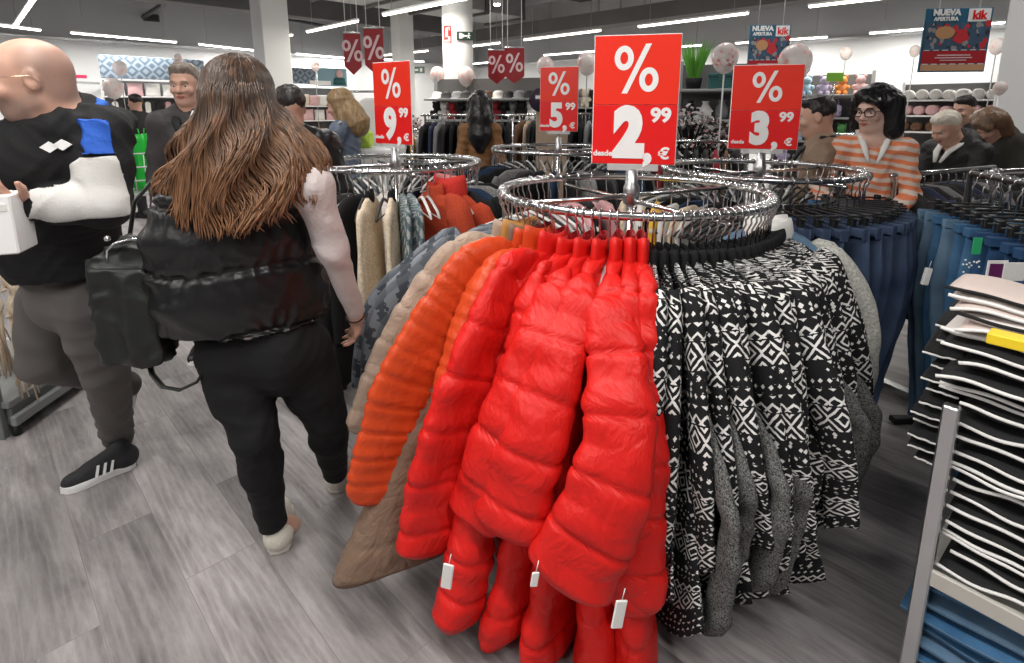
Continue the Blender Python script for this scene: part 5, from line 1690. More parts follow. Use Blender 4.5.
    s.mesh('trousers', mat('grey_chino', (.115, .105, .10), .85, bump=.15, bscale=250), T, disp=folds(.008, 17, 9.))
    dk = mat('black_knit_shoe', (.02, .02, .022), .7, bump=.3, bscale=300)
    sole_shoe('shoe', heelL, toeL, T, dk, M_signw, .095, stripes=M_signw, laces=M_black)
    d = V3(.10, .13, -.13)
    sole_shoe('shoe', anR + V3(.02, .02, -.05), anR + V3(.02, .02, -.05) + V3(-.05, -.03, -.2), T, dk, M_signw, .09)
man_hoodie()

# box held by the man
t = thing('carton', 'white carton held in the bald man\'s hands at the left edge', 'box', P(3, 222, 1.55), R(20))
w = MB(); w.rbox((0, 0, 0), (.10, .12, .17), .004); w.build('carton_body', M_signw, t)
w = MB(); w.box((.0, -.061, .05), (.08, .002, .02)); w.build('flap', M_whitec, t)

# ================================================================== the other shoppers
def shopper(label, loc, yaw, Ht, top, top_m, leg_m, hair=None, hair_m=None, skin=None, armL=None, armR=None, head_yaw=0., head_pitch=0., lean=0., glasses=None, vox=.012, face=True, shoe_m=None, collar_m=None, bulk=1., hairlen=0., extra=None, sw=.18, cw=1.):
    """yaw: direction faced, degrees from +Y towards -X. joints in (forward, left, up) metres"""
    T = thing('person', label, 'person', loc)
    a = R(yaw); f = V3(-math.sin(a), math.cos(a), 0); l = V3(-f.y, f.x, 0)
    S = Ht / 1.75
    def J(x, y, z):
        # lean the upper body forward about the pelvis
        z *= S
        zz = z - .93 * S
        if zz > 0 and lean:
            c, s_ = math.cos(R(lean)), math.sin(R(lean))
            x, z = x * c + zz * s_, .93 * S - x * s_ + zz * c
        return f * x + l * y + V3(0, 0, z)
    neck = J(0, 0, 1.48); pel = J(0, 0, .95)
    shL, shR = J(0, sw, 1.43), J(0, -sw, 1.43); B_ = sw / .19
    elL, wrL = (J(*armL[0]), J(*armL[1])) if armL else (J(-.02, sw + .06, 1.14), J(.06, sw + .06, .90))
    elR, wrR = (J(*armR[0]), J(*armR[1])) if armR else (J(-.02, -sw - .06, 1.14), J(.06, -sw - .06, .90))
    hpL, hpR, knL, knR, anL, anR = J(0, .09, .92), J(0, -.09, .92), J(.03, .10, .50), J(.0, -.10, .50), J(.0, .11, .09), J(-.04, -.11, .09)
    upv = (neck - pel).normalized()
    ya = R(yaw + head_yaw); fh = V3(-math.sin(ya) * math.cos(R(head_pitch)), math.cos(ya) * math.cos(R(head_pitch)), -math.sin(R(head_pitch)))
    hu = V3(0, 0, 1); lh = hu.cross(fh).normalized(); hu = fh.cross(lh)
    head = neck + upv * .06 * S + hu * .105 + fh * .02
    s = SDF(vox * .8)
    q = head_prims(s, head, fh, hu, 1.0)
    s.cap(head - hu * .06, neck, .055, .06, .03)
    s.chain([neck, lerp(neck, pel, .4), pel], [.06, .078 * bulk * B_, .085 * bulk * B_], .03); s.chain([shL, neck, shR], [.045 * bulk, .05, .045 * bulk], .03)
    s.chain([shL, elL, wrL], [.045, .038, .027], .02); s.chain([shR, elR, wrR], [.045, .038, .027], .02)
    for wr_, el, sg in ((wrL, elL, 1), (wrR, elR, -1)):
        hand_prims(s, wr_, (wr_ - el) + V3(0, 0, -.02), -l * sg + V3(0, 0, -.2), .185, .7, thumb=sg if sg > 0 else -1)
    s.chain([hpL, knL, anL], [.085, .05, .04], .03); s.chain([hpR, knR, anR], [.085, .05, .04], .03)
    s.mesh('body', skin or M_skin, T)
    if face: face_bits(T, q, 1.0, glasses=glasses, m_brow=hair_m)
    s = SDF(vox); b = bulk
    for a_, rx, ry in ((.06, .17, .11), (.3, .195, .135), (.6, .185, .13), (.9, .19, .14)):
        Rm = np.array([[l[i], f[i], upv[i]] for i in range(3)])
        s.ell(lerp(neck, pel, a_) - upv * .02, (rx * b * B_, ry * b * (.4 + .6 * B_), .14), .05, rot=Rm)
    s.chain([shL, elL, lerp(elL, wrL, .93)], [.072 * b, .062 * b, .046 * b], .03); s.chain([shR, elR, lerp(elR, wrR, .93)], [.072 * b, .062 * b, .046 * b], .03)
    s.cap(shL, shR, .07 * b, .07 * b, .04)
    s.ell(pel, (.2 * b * B_, .17 * b * B_, .16), .05)
    s.cap(neck + f * .03 + V3(0, 0, -.01), neck + V3(0, 0, .12), .05, .06, .02, op='s')
    s.mesh(top, top_m, T, disp=folds(.008, 20, Ht * 10, (1, 1, 1.8)))
    if collar_m:
        for sg in (-1, 1):
            w = MB(); w.tube([neck - f * .06 + l * sg * .03 + V3(0, 0, .05), neck + l * sg * .08 + V3(0, 0, .045), neck + f * .10 + l * sg * .045 + V3(0, 0, -.04), neck + f * .135 + l * sg * .02 + V3(0, 0, -.12)], [.02 * cw, .028 * cw, .026 * cw, .012 * cw], 8, flat=.45)
            w.build('collar', collar_m, T)
    s = SDF(vox * 1.2)
    s.cap(pel, pel + V3(0, 0, -.06), .15, .15, .04); s.chain([hpL, knL, anL], [.10, .075, .062], .02); s.chain([hpR, knR, anR], [.10, .075, .062], .02)
    s.mesh('trousers', leg_m, T, disp=folds(.006, 17, 4))
    for an in (anL, anR):
        hl = V3(an.x, an.y, .01) - f * .07
        sole_shoe('shoe', hl, hl + f * .27, T, shoe_m or M_black, shoe_m and M_signw or M_black, .09)
    if hair:
        Rm = np.array([[fh[i], lh[i], hu[i]] for i in range(3)])
        s = SDF(vox * .75)
        if hair == 'short':
            s.ell(q(-.022, 0, .045), (.092, .083, .085), .02, rot=Rm); s.ell(q(.03, 0, .095), (.055, .06, .03), .03, rot=Rm)
        elif hair == 'bob':
            s.ell(q(-.02, 0, .055), (.108, .105, .092), .03, rot=Rm)
            s.cap(q(-.03, .085, .04), q(-.02, .092, -.11 - hairlen), .055, .05, .04); s.cap(q(-.03, -.085, .04), q(-.02, -.095, -.09 - hairlen), .055, .045, .04)
            s.ell(q(-.06, 0, -.02), (.075, .10, .11), .04, rot=Rm)
            s.cap(q(.07, -.03, .095), q(.085, .06, .06), .03, .022, .03)
            s.ell(q(.08, 0, -.03), (.06, .058, .085), .02, op='s', rot=Rm)
        elif hair == 'long':
            s.ell(q(-.02, 0, .05), (.103, .092, .088), .03, rot=Rm)
            s.chain([q(-.06, 0, .03), q(-.085, 0, -.10), q(-.10, 0, -.20 - hairlen * .5), q(-.105, 0, -.25 - hairlen)], [.08, .095, .10, .05], .04)
            s.cap(q(-.02, .075, .04), q(-.01, .09, -.16 - hairlen * .4), .04, .03, .03); s.cap(q(-.02, -.075, .04), q(-.01, -.09, -.16 - hairlen * .4), .04, .03, .03)
            s.ell(q(.085, 0, -.03), (.06, .056, .085), .02, op='s', rot=Rm)
        s.mesh('hair', hair_m, T, disp=folds(.005, 60, 3., (1, 1, .4)))
    if extra: extra(T, J, q, f, l)
    return T

H_dark = hair_mat('dark_hair', (.010, .008, .008), (.028, .02, .018))
H_grey = hair_mat('grey_brown_hair', (.14, .11, .09), (.30, .25, .21))
H_black = hair_mat('black_hair', (.004, .004, .005), (.012, .011, .012), rough=.35)
H_blond = hair_mat('dark_blond_hair', (.20, .12, .055), (.42, .28, .14))
H_white = hair_mat('white_blond_hair', (.55, .49, .40), (.80, .74, .64))
H_brown = hair_mat('brown_hair', (.10, .055, .03), (.20, .11, .06))

def gp(px, Y): v = P(px, 110, Y); return (v.x, Y, 0)
c_blk = mat('black_jacket_cloth', (.012, .012, .014), .7, bump=.2, bscale=80)
c_pad = mat('black_padded_nylon', (.010, .011, .012), .35, bump=.4, bscale=14)
c_blue = mat('slate_blue_padded', (.135, .17, .235), .5, bump=.4, bscale=16)
c_brown = mat('camel_brown_wool', (.24, .115, .045), .85, bump=.3, bscale=90)
c_beige = mat('beige_coat_cloth', (.34, .24, .17), .8, bump=.2, bscale=90)
c_dgreen = mat('dark_olive_cloth', (.035, .035, .028), .8)
c_jean = denim('shopper_denim', (.02, .04, .09), (.05, .08, .15))

def stripes():
    m, t, b = nt('orange_striped_knit')
    tc = N(t, 'ShaderNodeTexCoord'); sp = N(t, 'ShaderNodeSeparateXYZ'); L(t, tc.outputs['Object'], sp.inputs[0])
    n = N(t, 'ShaderNodeTexNoise', Scale=9., Detail=2.); L(t, tc.outputs['Object'], n.inputs['Vector'])
    v = math_(t, 'ADD', math_(t, 'MULTIPLY', sp.outputs[2], 22.), math_(t, 'MULTIPLY', n.outputs[0], .8))
    v = math_(t, 'ADD', v, math_(t, 'MULTIPLY', sp.outputs[0], 3.))
    s_ = math_(t, 'SINE', math_(t, 'MULTIPLY', v, 6.2832))
    r = N(t, 'ShaderNodeMapRange'); r.inputs[1].default_value = -.35; r.inputs[2].default_value = .35; L(t, s_, r.inputs[0])
    L(t, mixc(t, r.outputs[0], (.72, .60, .52), (.78, .23, .10)), b.inputs['Base Color']); b.inputs['Roughness'].default_value = .9
    return m

def man1x(T, J, q, f, l):
    w = MB(); w.tube([J(.10, .06, 1.50), J(.135, .03, 1.40), J(.145, 0, 1.30)], [.02, .022, .012], 8, flat=.5); w.build('lapel', M_whitec, T)
shopper('grey-haired man in a dark jacket facing the viewer behind the long-haired woman', gp(193, 3.35), 188, 1.83, 'jacket', mat('charcoal_jacket', (.045, .04, .042), .6, bump=.2, bscale=50), c_jean, 'short', H_grey, M_skin, head_pitch=6, vox=.010, collar_m=c_blk, extra=man1x, shoe_m=M_black, lean=3)
shopper('distant person in black reaching left towards the pale shelves', gp(137, 8.0), 70, 1.76, 'jacket', c_blk, c_blk, 'short', H_dark, M_skin, armL=((.2, .2, 1.25), (.45, .18, 1.35)), armR=((.2, -.2, 1.3), (.42, -.15, 1.4)), vox=.016, face=False)
shopper('person in a black padded coat half hidden by the long brown hair', gp(291, 3.15), 35, 1.68, 'padded_coat', c_pad, c_blk, 'short', H_dark, M_skin, vox=.012, bulk=1.18)
def bluex(T, J, q, f, l):
    w = MB(); w.tube([J(-.05, .2, 1.50), J(.1, .12, 1.42), J(.17, -.02, 1.2), J(.16, -.15, 1.0)], .014, 6, flat=.4); w.build('bag_strap', M_whitec, T)
    w = MB(); w.rbox(J(.05, .30, .98), (.10, .22, .28), .03); w.build('shoulder_bag', mat('sand_leather', (.42, .33, .25), .6), T)
shopper('woman with dark blond hair and slate blue padded jacket looking down at her hands', gp(345, 4.7), 82, 1.72, 'padded_jacket', c_blue, c_jean, 'long', H_blond, M_skin, armL=((.05, .24, 1.18), (.30, .12, 1.10)), armR=((.05, -.24, 1.18), (.30, -.06, 1.12)), head_pitch=18, vox=.012, bulk=.95, sw=.15, extra=bluex)
shopper('woman with long straight black hair and camel brown coat seen from behind', gp(480, 5.0), 0, 1.70, 'coat', c_brown, c_blk, 'long', H_black, M_skin, vox=.012, hairlen=.12, sw=.125, bulk=.85)
shopper('dark-haired person in a beige coat with black collar beside the three-euro board', gp(823, 3.3), 66, 1.62, 'coat', c_beige, c_blk, 'short', H_dark, M_skin, vox=.011, collar_m=c_blk, bulk=.9, sw=.16, head_pitch=8)
shopper('woman with black bobbed hair, glasses and an orange striped cardigan', gp(878, 3.08), 150, 1.67, 'cardigan', stripes(), c_jean, 'bob', H_black, M_skin2, armR=((.08, -.24, 1.2), (.34, -.22, 1.16)), armL=((.0, .2, 1.16), (.28, .08, 1.06)), sw=.145, bulk=.82, head_yaw=-32, head_pitch=10, glasses=.0026, vox=.0095, collar_m=M_whitec, cw=.6)
shopper('stooping white-haired person in a black patterned coat', gp(990, 4.15), 102, 1.64, 'coat', mat('black_speckled_coat', (.012, .012, .013), .6, bump=.4, bscale=40), c_blk, 'short', H_white, M_skin, lean=32, head_pitch=30, vox=.012, armL=((.25, .22, 1.2), (.42, .12, .98)), armR=((.25, -.22, 1.2), (.4, -.1, .98)), collar_m=M_whitec)
shopper('dark-haired person with a white scarf behind the white-haired one', gp(974, 5.2), 110, 1.68, 'jacket', c_blk, c_blk, 'short', H_dark, M_skin, vox=.014, lean=10, head_pitch=12, collar_m=M_whitec)
shopper('brown-haired person in dark olive bending over the rack near the right column', gp(1018, 4.7), 112, 1.66, 'jacket', c_dgreen, c_blk, 'bob', H_brown, M_skin, lean=28, head_pitch=50, vox=.013, armL=((.2, .22, 1.15), (.4, .1, .98)), armR=((.2, -.22, 1.15), (.4, -.1, .98)))
shopper('person with short dark hair glimpsed behind the bald man\'s neck', gp(73, 4.6), 20, 1.70, 'jacket', c_blk, c_blk, 'short', H_dark, M_skin, vox=.016, face=False)
# ------------------------------------------------------------------ shelf at the right: folded tops and jeans
def shelf_right():
    A = Vector((1.052, 1.20, 0)); u = Vector((.64, -.768, 0)); n = Vector((.768, .64, 0))    # u along the front, n into the shelf
    a = math.atan2(u.y, u.x)
    F = lambda s_, d, z: A + u * s_ + n * d + V3(0, 0, z)
    T = thing('store_shelf', 'grey metal shelf at the lower right corner carrying folded tops and jeans', 'shelf', A, a)
    # local frame: x = u, y = n
    hgt = 1.0
    w = MB(); w.rbox((.0, .008, .44), (.034, .03, .88), .004); w.build('upright', M_steel2, T)
    w = MB(); w.rbox((.0, .50, .44), (.034, .03, .88), .004); w.build('upright', M_steel2, T)
    w = MB(); w.rbox((.94, .5, .44), (.034, .03, .88), .004); w.build('upright', M_steel2, T)
    sh = mat('shelf_cream_metal', (.50, .48, .44), .4)
    w = MB(); w.rbox((.47, .26, .405), (.96, .50, .03), .004); w.build('shelf_board', sh, T)
    w = MB(); w.rbox((.47, .004, .412), (.96, .014, .045), .003); w.build('price_rail', sh, T)
    w = MB(); w.rbox((.47, .26, .09), (.96, .50, .06), .004); w.build('shelf_board', sh, T)
    stripe = mat('stripe_white', (.82, .81, .79), .7)
    knitb = mat('black_folded_knit', (.008, .008, .009), .85, bump=.2, bscale=140)
    r_ = random.Random(4)
    def folded(z, th, body, line, x0, x1, label, grp, name='folded_shirt', d0=.0, tilt=0., lines=(0.,), dep=.17):
        t = thing(name, label, 'top', F(x0, d0, z), a + tilt, grp)
        ln = x1 - x0; am = min(1., ln / .4)
        secs = []; k = 22
        sd = r_.random() * 9
        for i in range(k + 1):
            s_ = i / k; e = min(1, min(s_, 1 - s_) * 14 + .45)
            wob = .0045 * math.sin(s_ * 9 + sd) + .003 * math.sin(s_ * 21 + sd * 2)
            fr = .006 * math.sin(s_ * 7 + sd * 3)
            wob *= am; fr *= am
            secs.append(((s_ * ln, dep + fr, wob), (0, 1, 0), (0, 0, 1), dep * (.985 + .015 * e), th * .56 * e, s_ * ln))
        loft(secs, body, 'folded_body', t, nseg=26, p=2.6)
        for q, dz in enumerate(lines):
            pts = []
            for i in range(31):
                s_ = -.01 + 1.02 * i / 30
                wob = .0045 * math.sin(s_ * 9 + sd) + .003 * math.sin(s_ * 21 + sd * 2)
                fr = .006 * math.sin(s_ * 7 + sd * 3)
                wob *= am; fr *= am
                pts.append((s_ * ln, -.002 + fr - .003 * math.cos(s_ * 5 + sd), wob + dz + .002 * am * math.sin(s_ * 13 + q * 2 + sd)))
            w = MB(); w.tube(pts, .0044 if ln > .2 else .003, 6, flat=1.)
            w.build('stripe', line, t)
        return t
    z = .425; k = 0
    ords = ['lowest', 'second', 'third', 'fourth', 'fifth', 'sixth', 'seventh', 'eighth', 'ninth', 'tenth', 'eleventh', 'twelfth', 'thirteenth', 'fourteenth', 'fifteenth', 'sixteenth', 'seventeenth', 'eighteenth', 'nineteenth', 'topmost']
    nb = 16
    step = (1.045 - z) / nb
    for k in range(nb):
        th = step
        zz = z + step * (k + .5)
        lab = ('%s black top with white hem in the folded stack at the right' % ords[k]) if k in (0, nb - 1) else ('%s black folded top from the shelf board in the right stack' % ords[k])
        ln_ = ((0.,), (.005,), (-.004, .008), (0.,), (.004,))[k % 5]
        x0 = r_.uniform(-.035, .03) if k < 13 else r_.uniform(-.055, .01)
        if k < 6: x0 = r_.uniform(.02, .05)
        folded(zz, th, knitb, stripe, x0, .47 + r_.uniform(-.01, .01), lab, 'black folded tops with white hems', d0=r_.uniform(-.008, .010) + (.03 if k < 13 else 0), tilt=r_.uniform(-.02, .02), lines=ln_)
    # messy second stack behind the upright: ends of more black tops to the left
    for k in range(12):
        zz = .66 + k * .034
        folded(zz, .03, knitb, stripe, -.085 + r_.uniform(-.01, .02), -.005, 'black folded top with white hem in the narrow stack left of the upright', 'black folded tops left of the upright', d0=.10 + r_.uniform(-.02, .02), tilt=r_.uniform(-.1, .1), lines=(r_.uniform(-.006, .006),))
    white = mat('white_folded_knit', (.72, .68, .65), .8, bump=.2, bscale=120)
    pinkw = mat('blush_folded_knit', (.62, .52, .48), .8, bump=.2, bscale=120)
    z = 1.045; ow = ['lowest', 'second', 'third', 'fourth', 'fifth', 'topmost']
    for k in range(6):
        folded(z + .021 * (k + .5), .021, (white, pinkw)[k % 2], (knitb if k in (2, 5) else stripe), r_.uniform(-.05, -.01), .47, '%s pale folded top on top of the black stack' % ow[k], 'pale folded tops', d0=r_.uniform(0, .02), lines=((.003,), (0.,))[k % 2], dep=.085)
    t = thing('size_ticket', 'yellow ticket sticking out under the pale folded tops', 'ticket', P(1013, 341, 1.02), a)
    w = MB(); w.rbox((0, 0, 0), (.075, .045, .022), .002); w.build('card', mat('ticket_yellow', (.85, .62, .02), .5), t)
    # folded jeans on the lowest board
    for k in range(6):
        zz = .145 + .042 * k
        t = thing('folded_jeans', '%s pair of folded blue jeans under the shelf board at the right corner' % ow[k], 'jeans', F(-.02 + r_.uniform(-.02, .02), .02 + r_.uniform(-.01, .02), zz), a, 'folded jeans')
        secs = []
        for i in range(15):
            s_ = i / 14; secs.append(((s_ * .45, .16, .006 * math.sin(s_ * 8 + k)), (0, 1, 0), (0, 0, 1), .16, .0225 * min(1, .5 + min(s_, 1 - s_) * 10), s_ * .45))
        loft(secs, (M_denim_m, M_denim_l, M_denim_m)[k % 3], 'folded_body', t, nseg=22)
        w = MB(); w.tube([(.0 + .45 * i / 12, .001, .006 * math.sin(i / 12 * 8 + k) + .004) for i in range(13)], .002, 5); w.build('seam', M_denim_l, t)
shelf_right()

# ------------------------------------------------------------------ left gondola with fringed throws
def gondola_left():
    T = thing('store_shelf', 'grey perforated shelf frame with low deck behind the walking man', 'shelf', (-2.47, 2.42, 0), R(4))
    g2 = mat('grey_deck', (.23, .24, .235), .45); g3 = mat('grey_post', (.17, .18, .175), .5)
    w = MB()
    w.rbox((-.02, .0, .56), (.05, .035, 1.12), .003); o = w.build('upright', g3, T)
    w = MB()
    for k in range(20): w.box((-.02, -.019, .1 + .05 * k), (.012, .004, .022))
    w.build('slot_pattern', M_black, o)
    w = MB(); w.rbox((-.27, .42, .17), (.62, .84, .035), .004); w.build('deck', g2, T)
    w = MB(); w.rbox((-.27, .42, .105), (.60, .80, .10), .003); w.build('plinth', g3, T)
    w = MB(); w.rbox((.055, .42, .09), (.03, .86, .05), .004); w.build('bumper_bar', g2, T)
    for y in (.03, .80):
        w = MB(); w.lathe([(.02, 0), (.02, .03), (.012, .06)], 10, (.03, y, 0)); w.build('foot', M_black, T)
    # fringed cream throws hung on it
    fr = mat('fringe_cream', (.62, .50, .38), .9, bump=.3, bscale=80)
    for q, (px, Y, lab) in enumerate(((6, 2.55, 'cream fringed macrame throw hanging below the white carton'), (-14, 2.75, 'second cream fringed throw cut by the left frame edge'))):
        c = P(px, 255, Y)
        t = thing('fringed_throw', lab, 'throw', c, R(-50), 'cream fringed throws')
        secs = [((0, .01 * math.sin(i), -.30 * i / 14), (1, 0, 0), (0, 1, 0), .10 + .006 * math.sin(i * 2.), .02 + .004 * math.sin(i * 1.7), .3 * i / 14) for i in range(15)]
        loft(secs, M_cream, 'woven_panel', t, nseg=24, wr=.008)
        w = MB(); r_ = random.Random(q + 2)
        for k in range(34):
            x = -.11 + .22 * (k / 33); y = r_.uniform(-.02, .02); sw_ = r_.uniform(-.05, .09); ll = r_.uniform(.26, .46)
            w.tube([(x, y, -.28), (x + sw_ * .3, y - .01, -.28 - ll * .4), (x + sw_, y + r_.uniform(-.03, .03), -.28 - ll)], [.006, .005, .0035], 5)
        w.build('fringe', fr, t)
        w = MB()
        for zz in (.0, -.15, -.28):
            w.tube([(-.11 + .022 * i, -.025 + .008 * math.sin(i * 2), zz + .012 * math.cos(i * 2.6)) for i in range(11)], .008, 6)
        w.build('braid', fr, t)
gondola_left()

# ------------------------------------------------------------------ generic background stock
def vary(c, r_, a=.25): return tuple(min(1, x * r_.uniform(1 - a, 1 + a)) for x in c)
PAL = {'black': (.012, .012, .013), 'white': (.74, .73, .71), 'grey': (.22, .22, .23), 'pale pink': (.66, .42, .43), 'beige': (.50, .38, .28), 'dark red': (.32, .02, .03), 'orange': (.72, .25, .06),
       'navy': (.02, .03, .07), 'brown': (.13, .065, .035), 'teal': (.02, .10, .10), 'mustard': (.6, .36, .06), 'lilac': (.45, .38, .55), 'green': (.10, .32, .10), 'pale blue': (.35, .50, .62), 'cream': (.68, .6, .48)}
PM = {k: mat('stock_' + k.replace(' ', '_'), v, .75, bump=.15, bscale=60) for k, v in PAL.items()}
ORD = ['first', 'second', 'third', 'fourth', 'fifth', 'sixth', 'seventh', 'eighth', 'ninth', 'tenth', 'eleventh', 'twelfth', 'thirteenth', 'fourteenth', 'fifteenth', 'sixteenth', 'seventeenth', 'eighteenth', 'nineteenth', 'twentieth']

M_back = mat('shelf_back', (.12, .12, .12), .7)
GPROTO = []
def gproto():
    if not GPROTO:
        for k in range(3):
            secs = body_secs(.19, .68, .05, .018, .03, 0, 0, k * 2., .01, .01, .045)
            v, f, u = loft(secs, None, '', nseg=14, wr=.01, seed=k, build=False)
            w = MB(); w.add(v, f, 0, True)
            v, f, u = loft(sleeve_secs((.16, 0, -.05), (.22, 0, -.3), (.24, 0, -.56), .05, .035, .5, 0, 0, k, .05), None, '', nseg=10, build=False)
            w.add(v, f, 0, True)
            v, f, u = loft(sleeve_secs((-.16, 0, -.05), (-.22, 0, -.3), (-.24, 0, -.56), .05, .035, .5, 0, 0, k, .05), None, '', nseg=10, build=False)
            w.add(v, f, 0, True)
            w.tube([(0, 0, -.02), (0, 0, .05), (.015, 0, .075), (.03, 0, .06)], .004, 5, 1)
            me = w
            GPROTO.append(w)
    return GPROTO
GMESH = {}
def simple_garment(col, k, m=None):
    key = (col, k % 3)
    if key not in GMESH:
        o = gproto()[k % 3].build('hanging_garment', [m or PM[col], M_steel])
        GMESH[key] = o.data
        return o
    o = bpy.data.objects.new('hanging_garment', GMESH[key]); return link(o)

def rail(p0, p1, Y0, Y1, z, cols, label, where, sp=.075, ang=90., mats=None, name='clothes_rail'):
    """straight rail with garments hung across it"""
    A, B = P(p0, 110, Y0), P(p1, 110, Y1); A.z = B.z = z
    d = B - A; a = math.atan2(d.y, d.x); ln = d.length
    T = thing(name, label, 'clothes rail', (A.x, A.y, 0), a)
    w = MB(); w.tube([(-.05, 0, z), (ln + .05, 0, z)], .014, 8); w.build('bar', M_steel, T)
    for x in (0, ln):
        w = MB(); w.tube([(x, 0, z), (x, 0, .05)], .014, 8); w.build('post', M_steel, T)
        w = MB(); w.rbox((x, 0, .03), (.05, .5, .04), .008); w.build('foot', M_steel2, T)
    n = int(ln / sp)
    for i in range(n):
        c = cols[i % len(cols)] if not callable(cols) else cols(i)
        o = simple_garment(c, i, (mats or {}).get(c))
        p = A + d * ((i + .5) / n)
        o.location = (p.x, p.y, z - .075); o.rotation_euler = (0, 0, a + R(ang) + R(rnd.uniform(-8, 8)))
        s_ = rnd.uniform(.92, 1.08); o.scale = (s_, 1.1, s_)
        tag(o, '%s (%s) garment from the left %s' % (ORD[i % 20], c, where) if i < 20 else '%s hanging garment far along the row %s' % (c, where), 'garment', 'garments ' + where)
    return T

def item(kind, col, p, rz, S=1., m=None):
    m = m or PM[col]; w = MB()
    if kind == 'hat':
        w.lathe([(.0, .11), (.05, .105), (.085, .07), (.09, .02), (.15, .0), (.155, -.004), (.085, -.002)], 18); mm = m
    elif kind == 'folded_sweater':
        w.rbox((0, 0, .03), (.26, .3, .055), .02); w.rbox((0, -.01, .075), (.25, .29, .04), .016); w.tube([(-.12, -.152, .055), (.12, -.152, .055)], .006, 6)
    elif kind == 'handbag':
        w.rbox((0, 0, .10), (.26, .11, .2), .035); w.rbox((0, -.058, .14), (.25, .012, .1), .006); w.tube([(-.08, 0, .19), (-.06, 0, .30), (.06, 0, .30), (.08, 0, .19)], .009, 6)
    elif kind == 'towel_roll':
        M_ = Matrix.Rotation(R(90), 3, 'X')
        w.lathe([(0, -.14), (.05, -.145), (.078, -.13), (.082, 0), (.078, .13), (.05, .145), (0, .14)], 16, (0, 0, .08), M=M_)
        w.tube([(.05 * math.cos(t_ * .6) * (1 - t_ * .07), -.148, .08 + .05 * math.sin(t_ * .6) * (1 - t_ * .07)) for t_ in range(13)], .004, 5)
    elif kind == 'gift_box':
        w.rbox((0, 0, .06), (.2, .16, .12), .006); w.rbox((0, 0, .125), (.21, .17, .03), .005); w.box((0, 0, .07), (.03, .172, .145))
    elif kind == 'plush_toy':
        w.ball((0, 0, .08), .08, 12); w.ball((0, -.02, .19), .06, 12); w.ball((-.045, -.02, .24), .022, 8); w.ball((.045, -.02, .24), .022, 8); w.ball((-.07, -.04, .1), .03, 8); w.ball((.07, -.04, .1), .03, 8); w.ball((-.04, -.07, .02), .033, 8); w.ball((.04, -.07, .02), .033, 8)
    elif kind == 'vase':
        w.lathe([(0, 0), (.05, 0), (.075, .06), (.07, .13), (.035, .19), (.045, .22), (.036, .22), (.028, .19)], 18)
    elif kind == 'cushion':
        s2 = []
        for i in range(9):
            t_ = i / 8; b = .02 + .06 * math.sin(math.pi * t_)
            s2.append(((0, 0, t_ * .3), (1, 0, 0), (0, 1, 0), .16 - .012 * math.sin(math.pi * t_), b, t_))
        v, f, u = loft(s2, None, '', nseg=16, p=3., build=False); w.add(v, f, 0, True)
    elif kind == 'perfume_box':
        w.rbox((0, 0, .09), (.09, .07, .18), .004); w.box((0, -.0355, .09), (.06, .003, .1)); w.rbox((0, 0, .185), (.05, .05, .02), .004)
    elif kind == 'wall_clock':
        M_ = Matrix.Rotation(R(90), 3, 'X')
        w.lathe([(0, .0), (.12, .0), (.14, .015), (.15, .03), (.15, -.02), (0, -.02)], 26, (0, 0, .16), M=M_)
        w.tube([(0, -.035, .16), (0, -.035, .25)], .006, 5); w.tube([(0, -.035, .16), (.06, -.035, .13)], .006, 5)
    o = w.build(kind, m)
    o.location = p; o.rotation_euler = (0, 0, rz); o.scale = (S, S, S)
    return o

IC = {}
def put_item(kind, col, p, rz, S, label, group):
    key = (kind, col)
    if key in IC:
        o = bpy.data.objects.new(kind, IC[key]); link(o); o.location = p; o.rotation_euler = (0, 0, rz); o.scale = (S, S, S)
    else:
        o = item(kind, col, p, rz, S); IC[key] = o.data
    tag(o, label, kind.replace('_', ' '), group); return o

def shelf_unit(A, B, levels, depth, label, rows, where, top=None, m=None, back=True, z_top=None):
    """rows: per level (kind, colours, spacing, scale). A->B is the front edge, stock stands facing the viewer"""
    A, B = Vector((A.x, A.y, 0)), Vector((B.x, B.y, 0)); d = B - A; a = math.atan2(d.y, d.x); ln = d.length
    n = Vector((-d.y, d.x, 0)).normalized()
    T = thing('display_shelf', label, 'shelf', A, a)
    mm = m or M_grey
    zt = z_top or levels[-1] + .35
    for x in (0, ln):
        w = MB(); w.rbox((x, depth, zt / 2), (.05, .05, zt), .005); w.build('upright', mm, T)
    if back:
        w = MB(); w.rbox((ln / 2, depth + .02, zt / 2), (ln, .02, zt - .1), .003); w.build('back_panel', M_back, T)
    for z in levels:
        w = MB(); w.rbox((ln / 2, depth / 2, z - .015), (ln, depth, .03), .004); w.build('shelf_board', mm, T)
    for li, row in enumerate(rows):
        if not row: continue
        kind, cols, sp, S = row
        z = levels[li]; k = int((ln - .1) / sp)
        lev = ['bottom', 'lower', 'middle', 'upper', 'top', 'highest'][li if li < 6 else 5]
        for i in range(k):
            p = A + d.normalized() * (.05 + (i + .5) * (ln - .1) / k) + n * (depth * .42 + rnd.uniform(-.02, .02)) + V3(0, 0, z)
            c = cols[(i * 7 + li * 3) % len(cols)] if len(cols) > 1 else cols[0]
            nm = kind.replace('_', ' ')
            if i < 20: lab = '%s %s %s, %s board %s' % (ORD[i], c, nm, lev, where)
            else: lab = '%s %s past the twentieth, %s board %s' % (c, nm, lev, where)
            put_item(kind, c, p, a + R(rnd.uniform(-7, 7)), S * rnd.uniform(.93, 1.05), lab, '%s on the %s board %s' % (nm + 's', lev, where))
    return T, A, d, n, a, ln

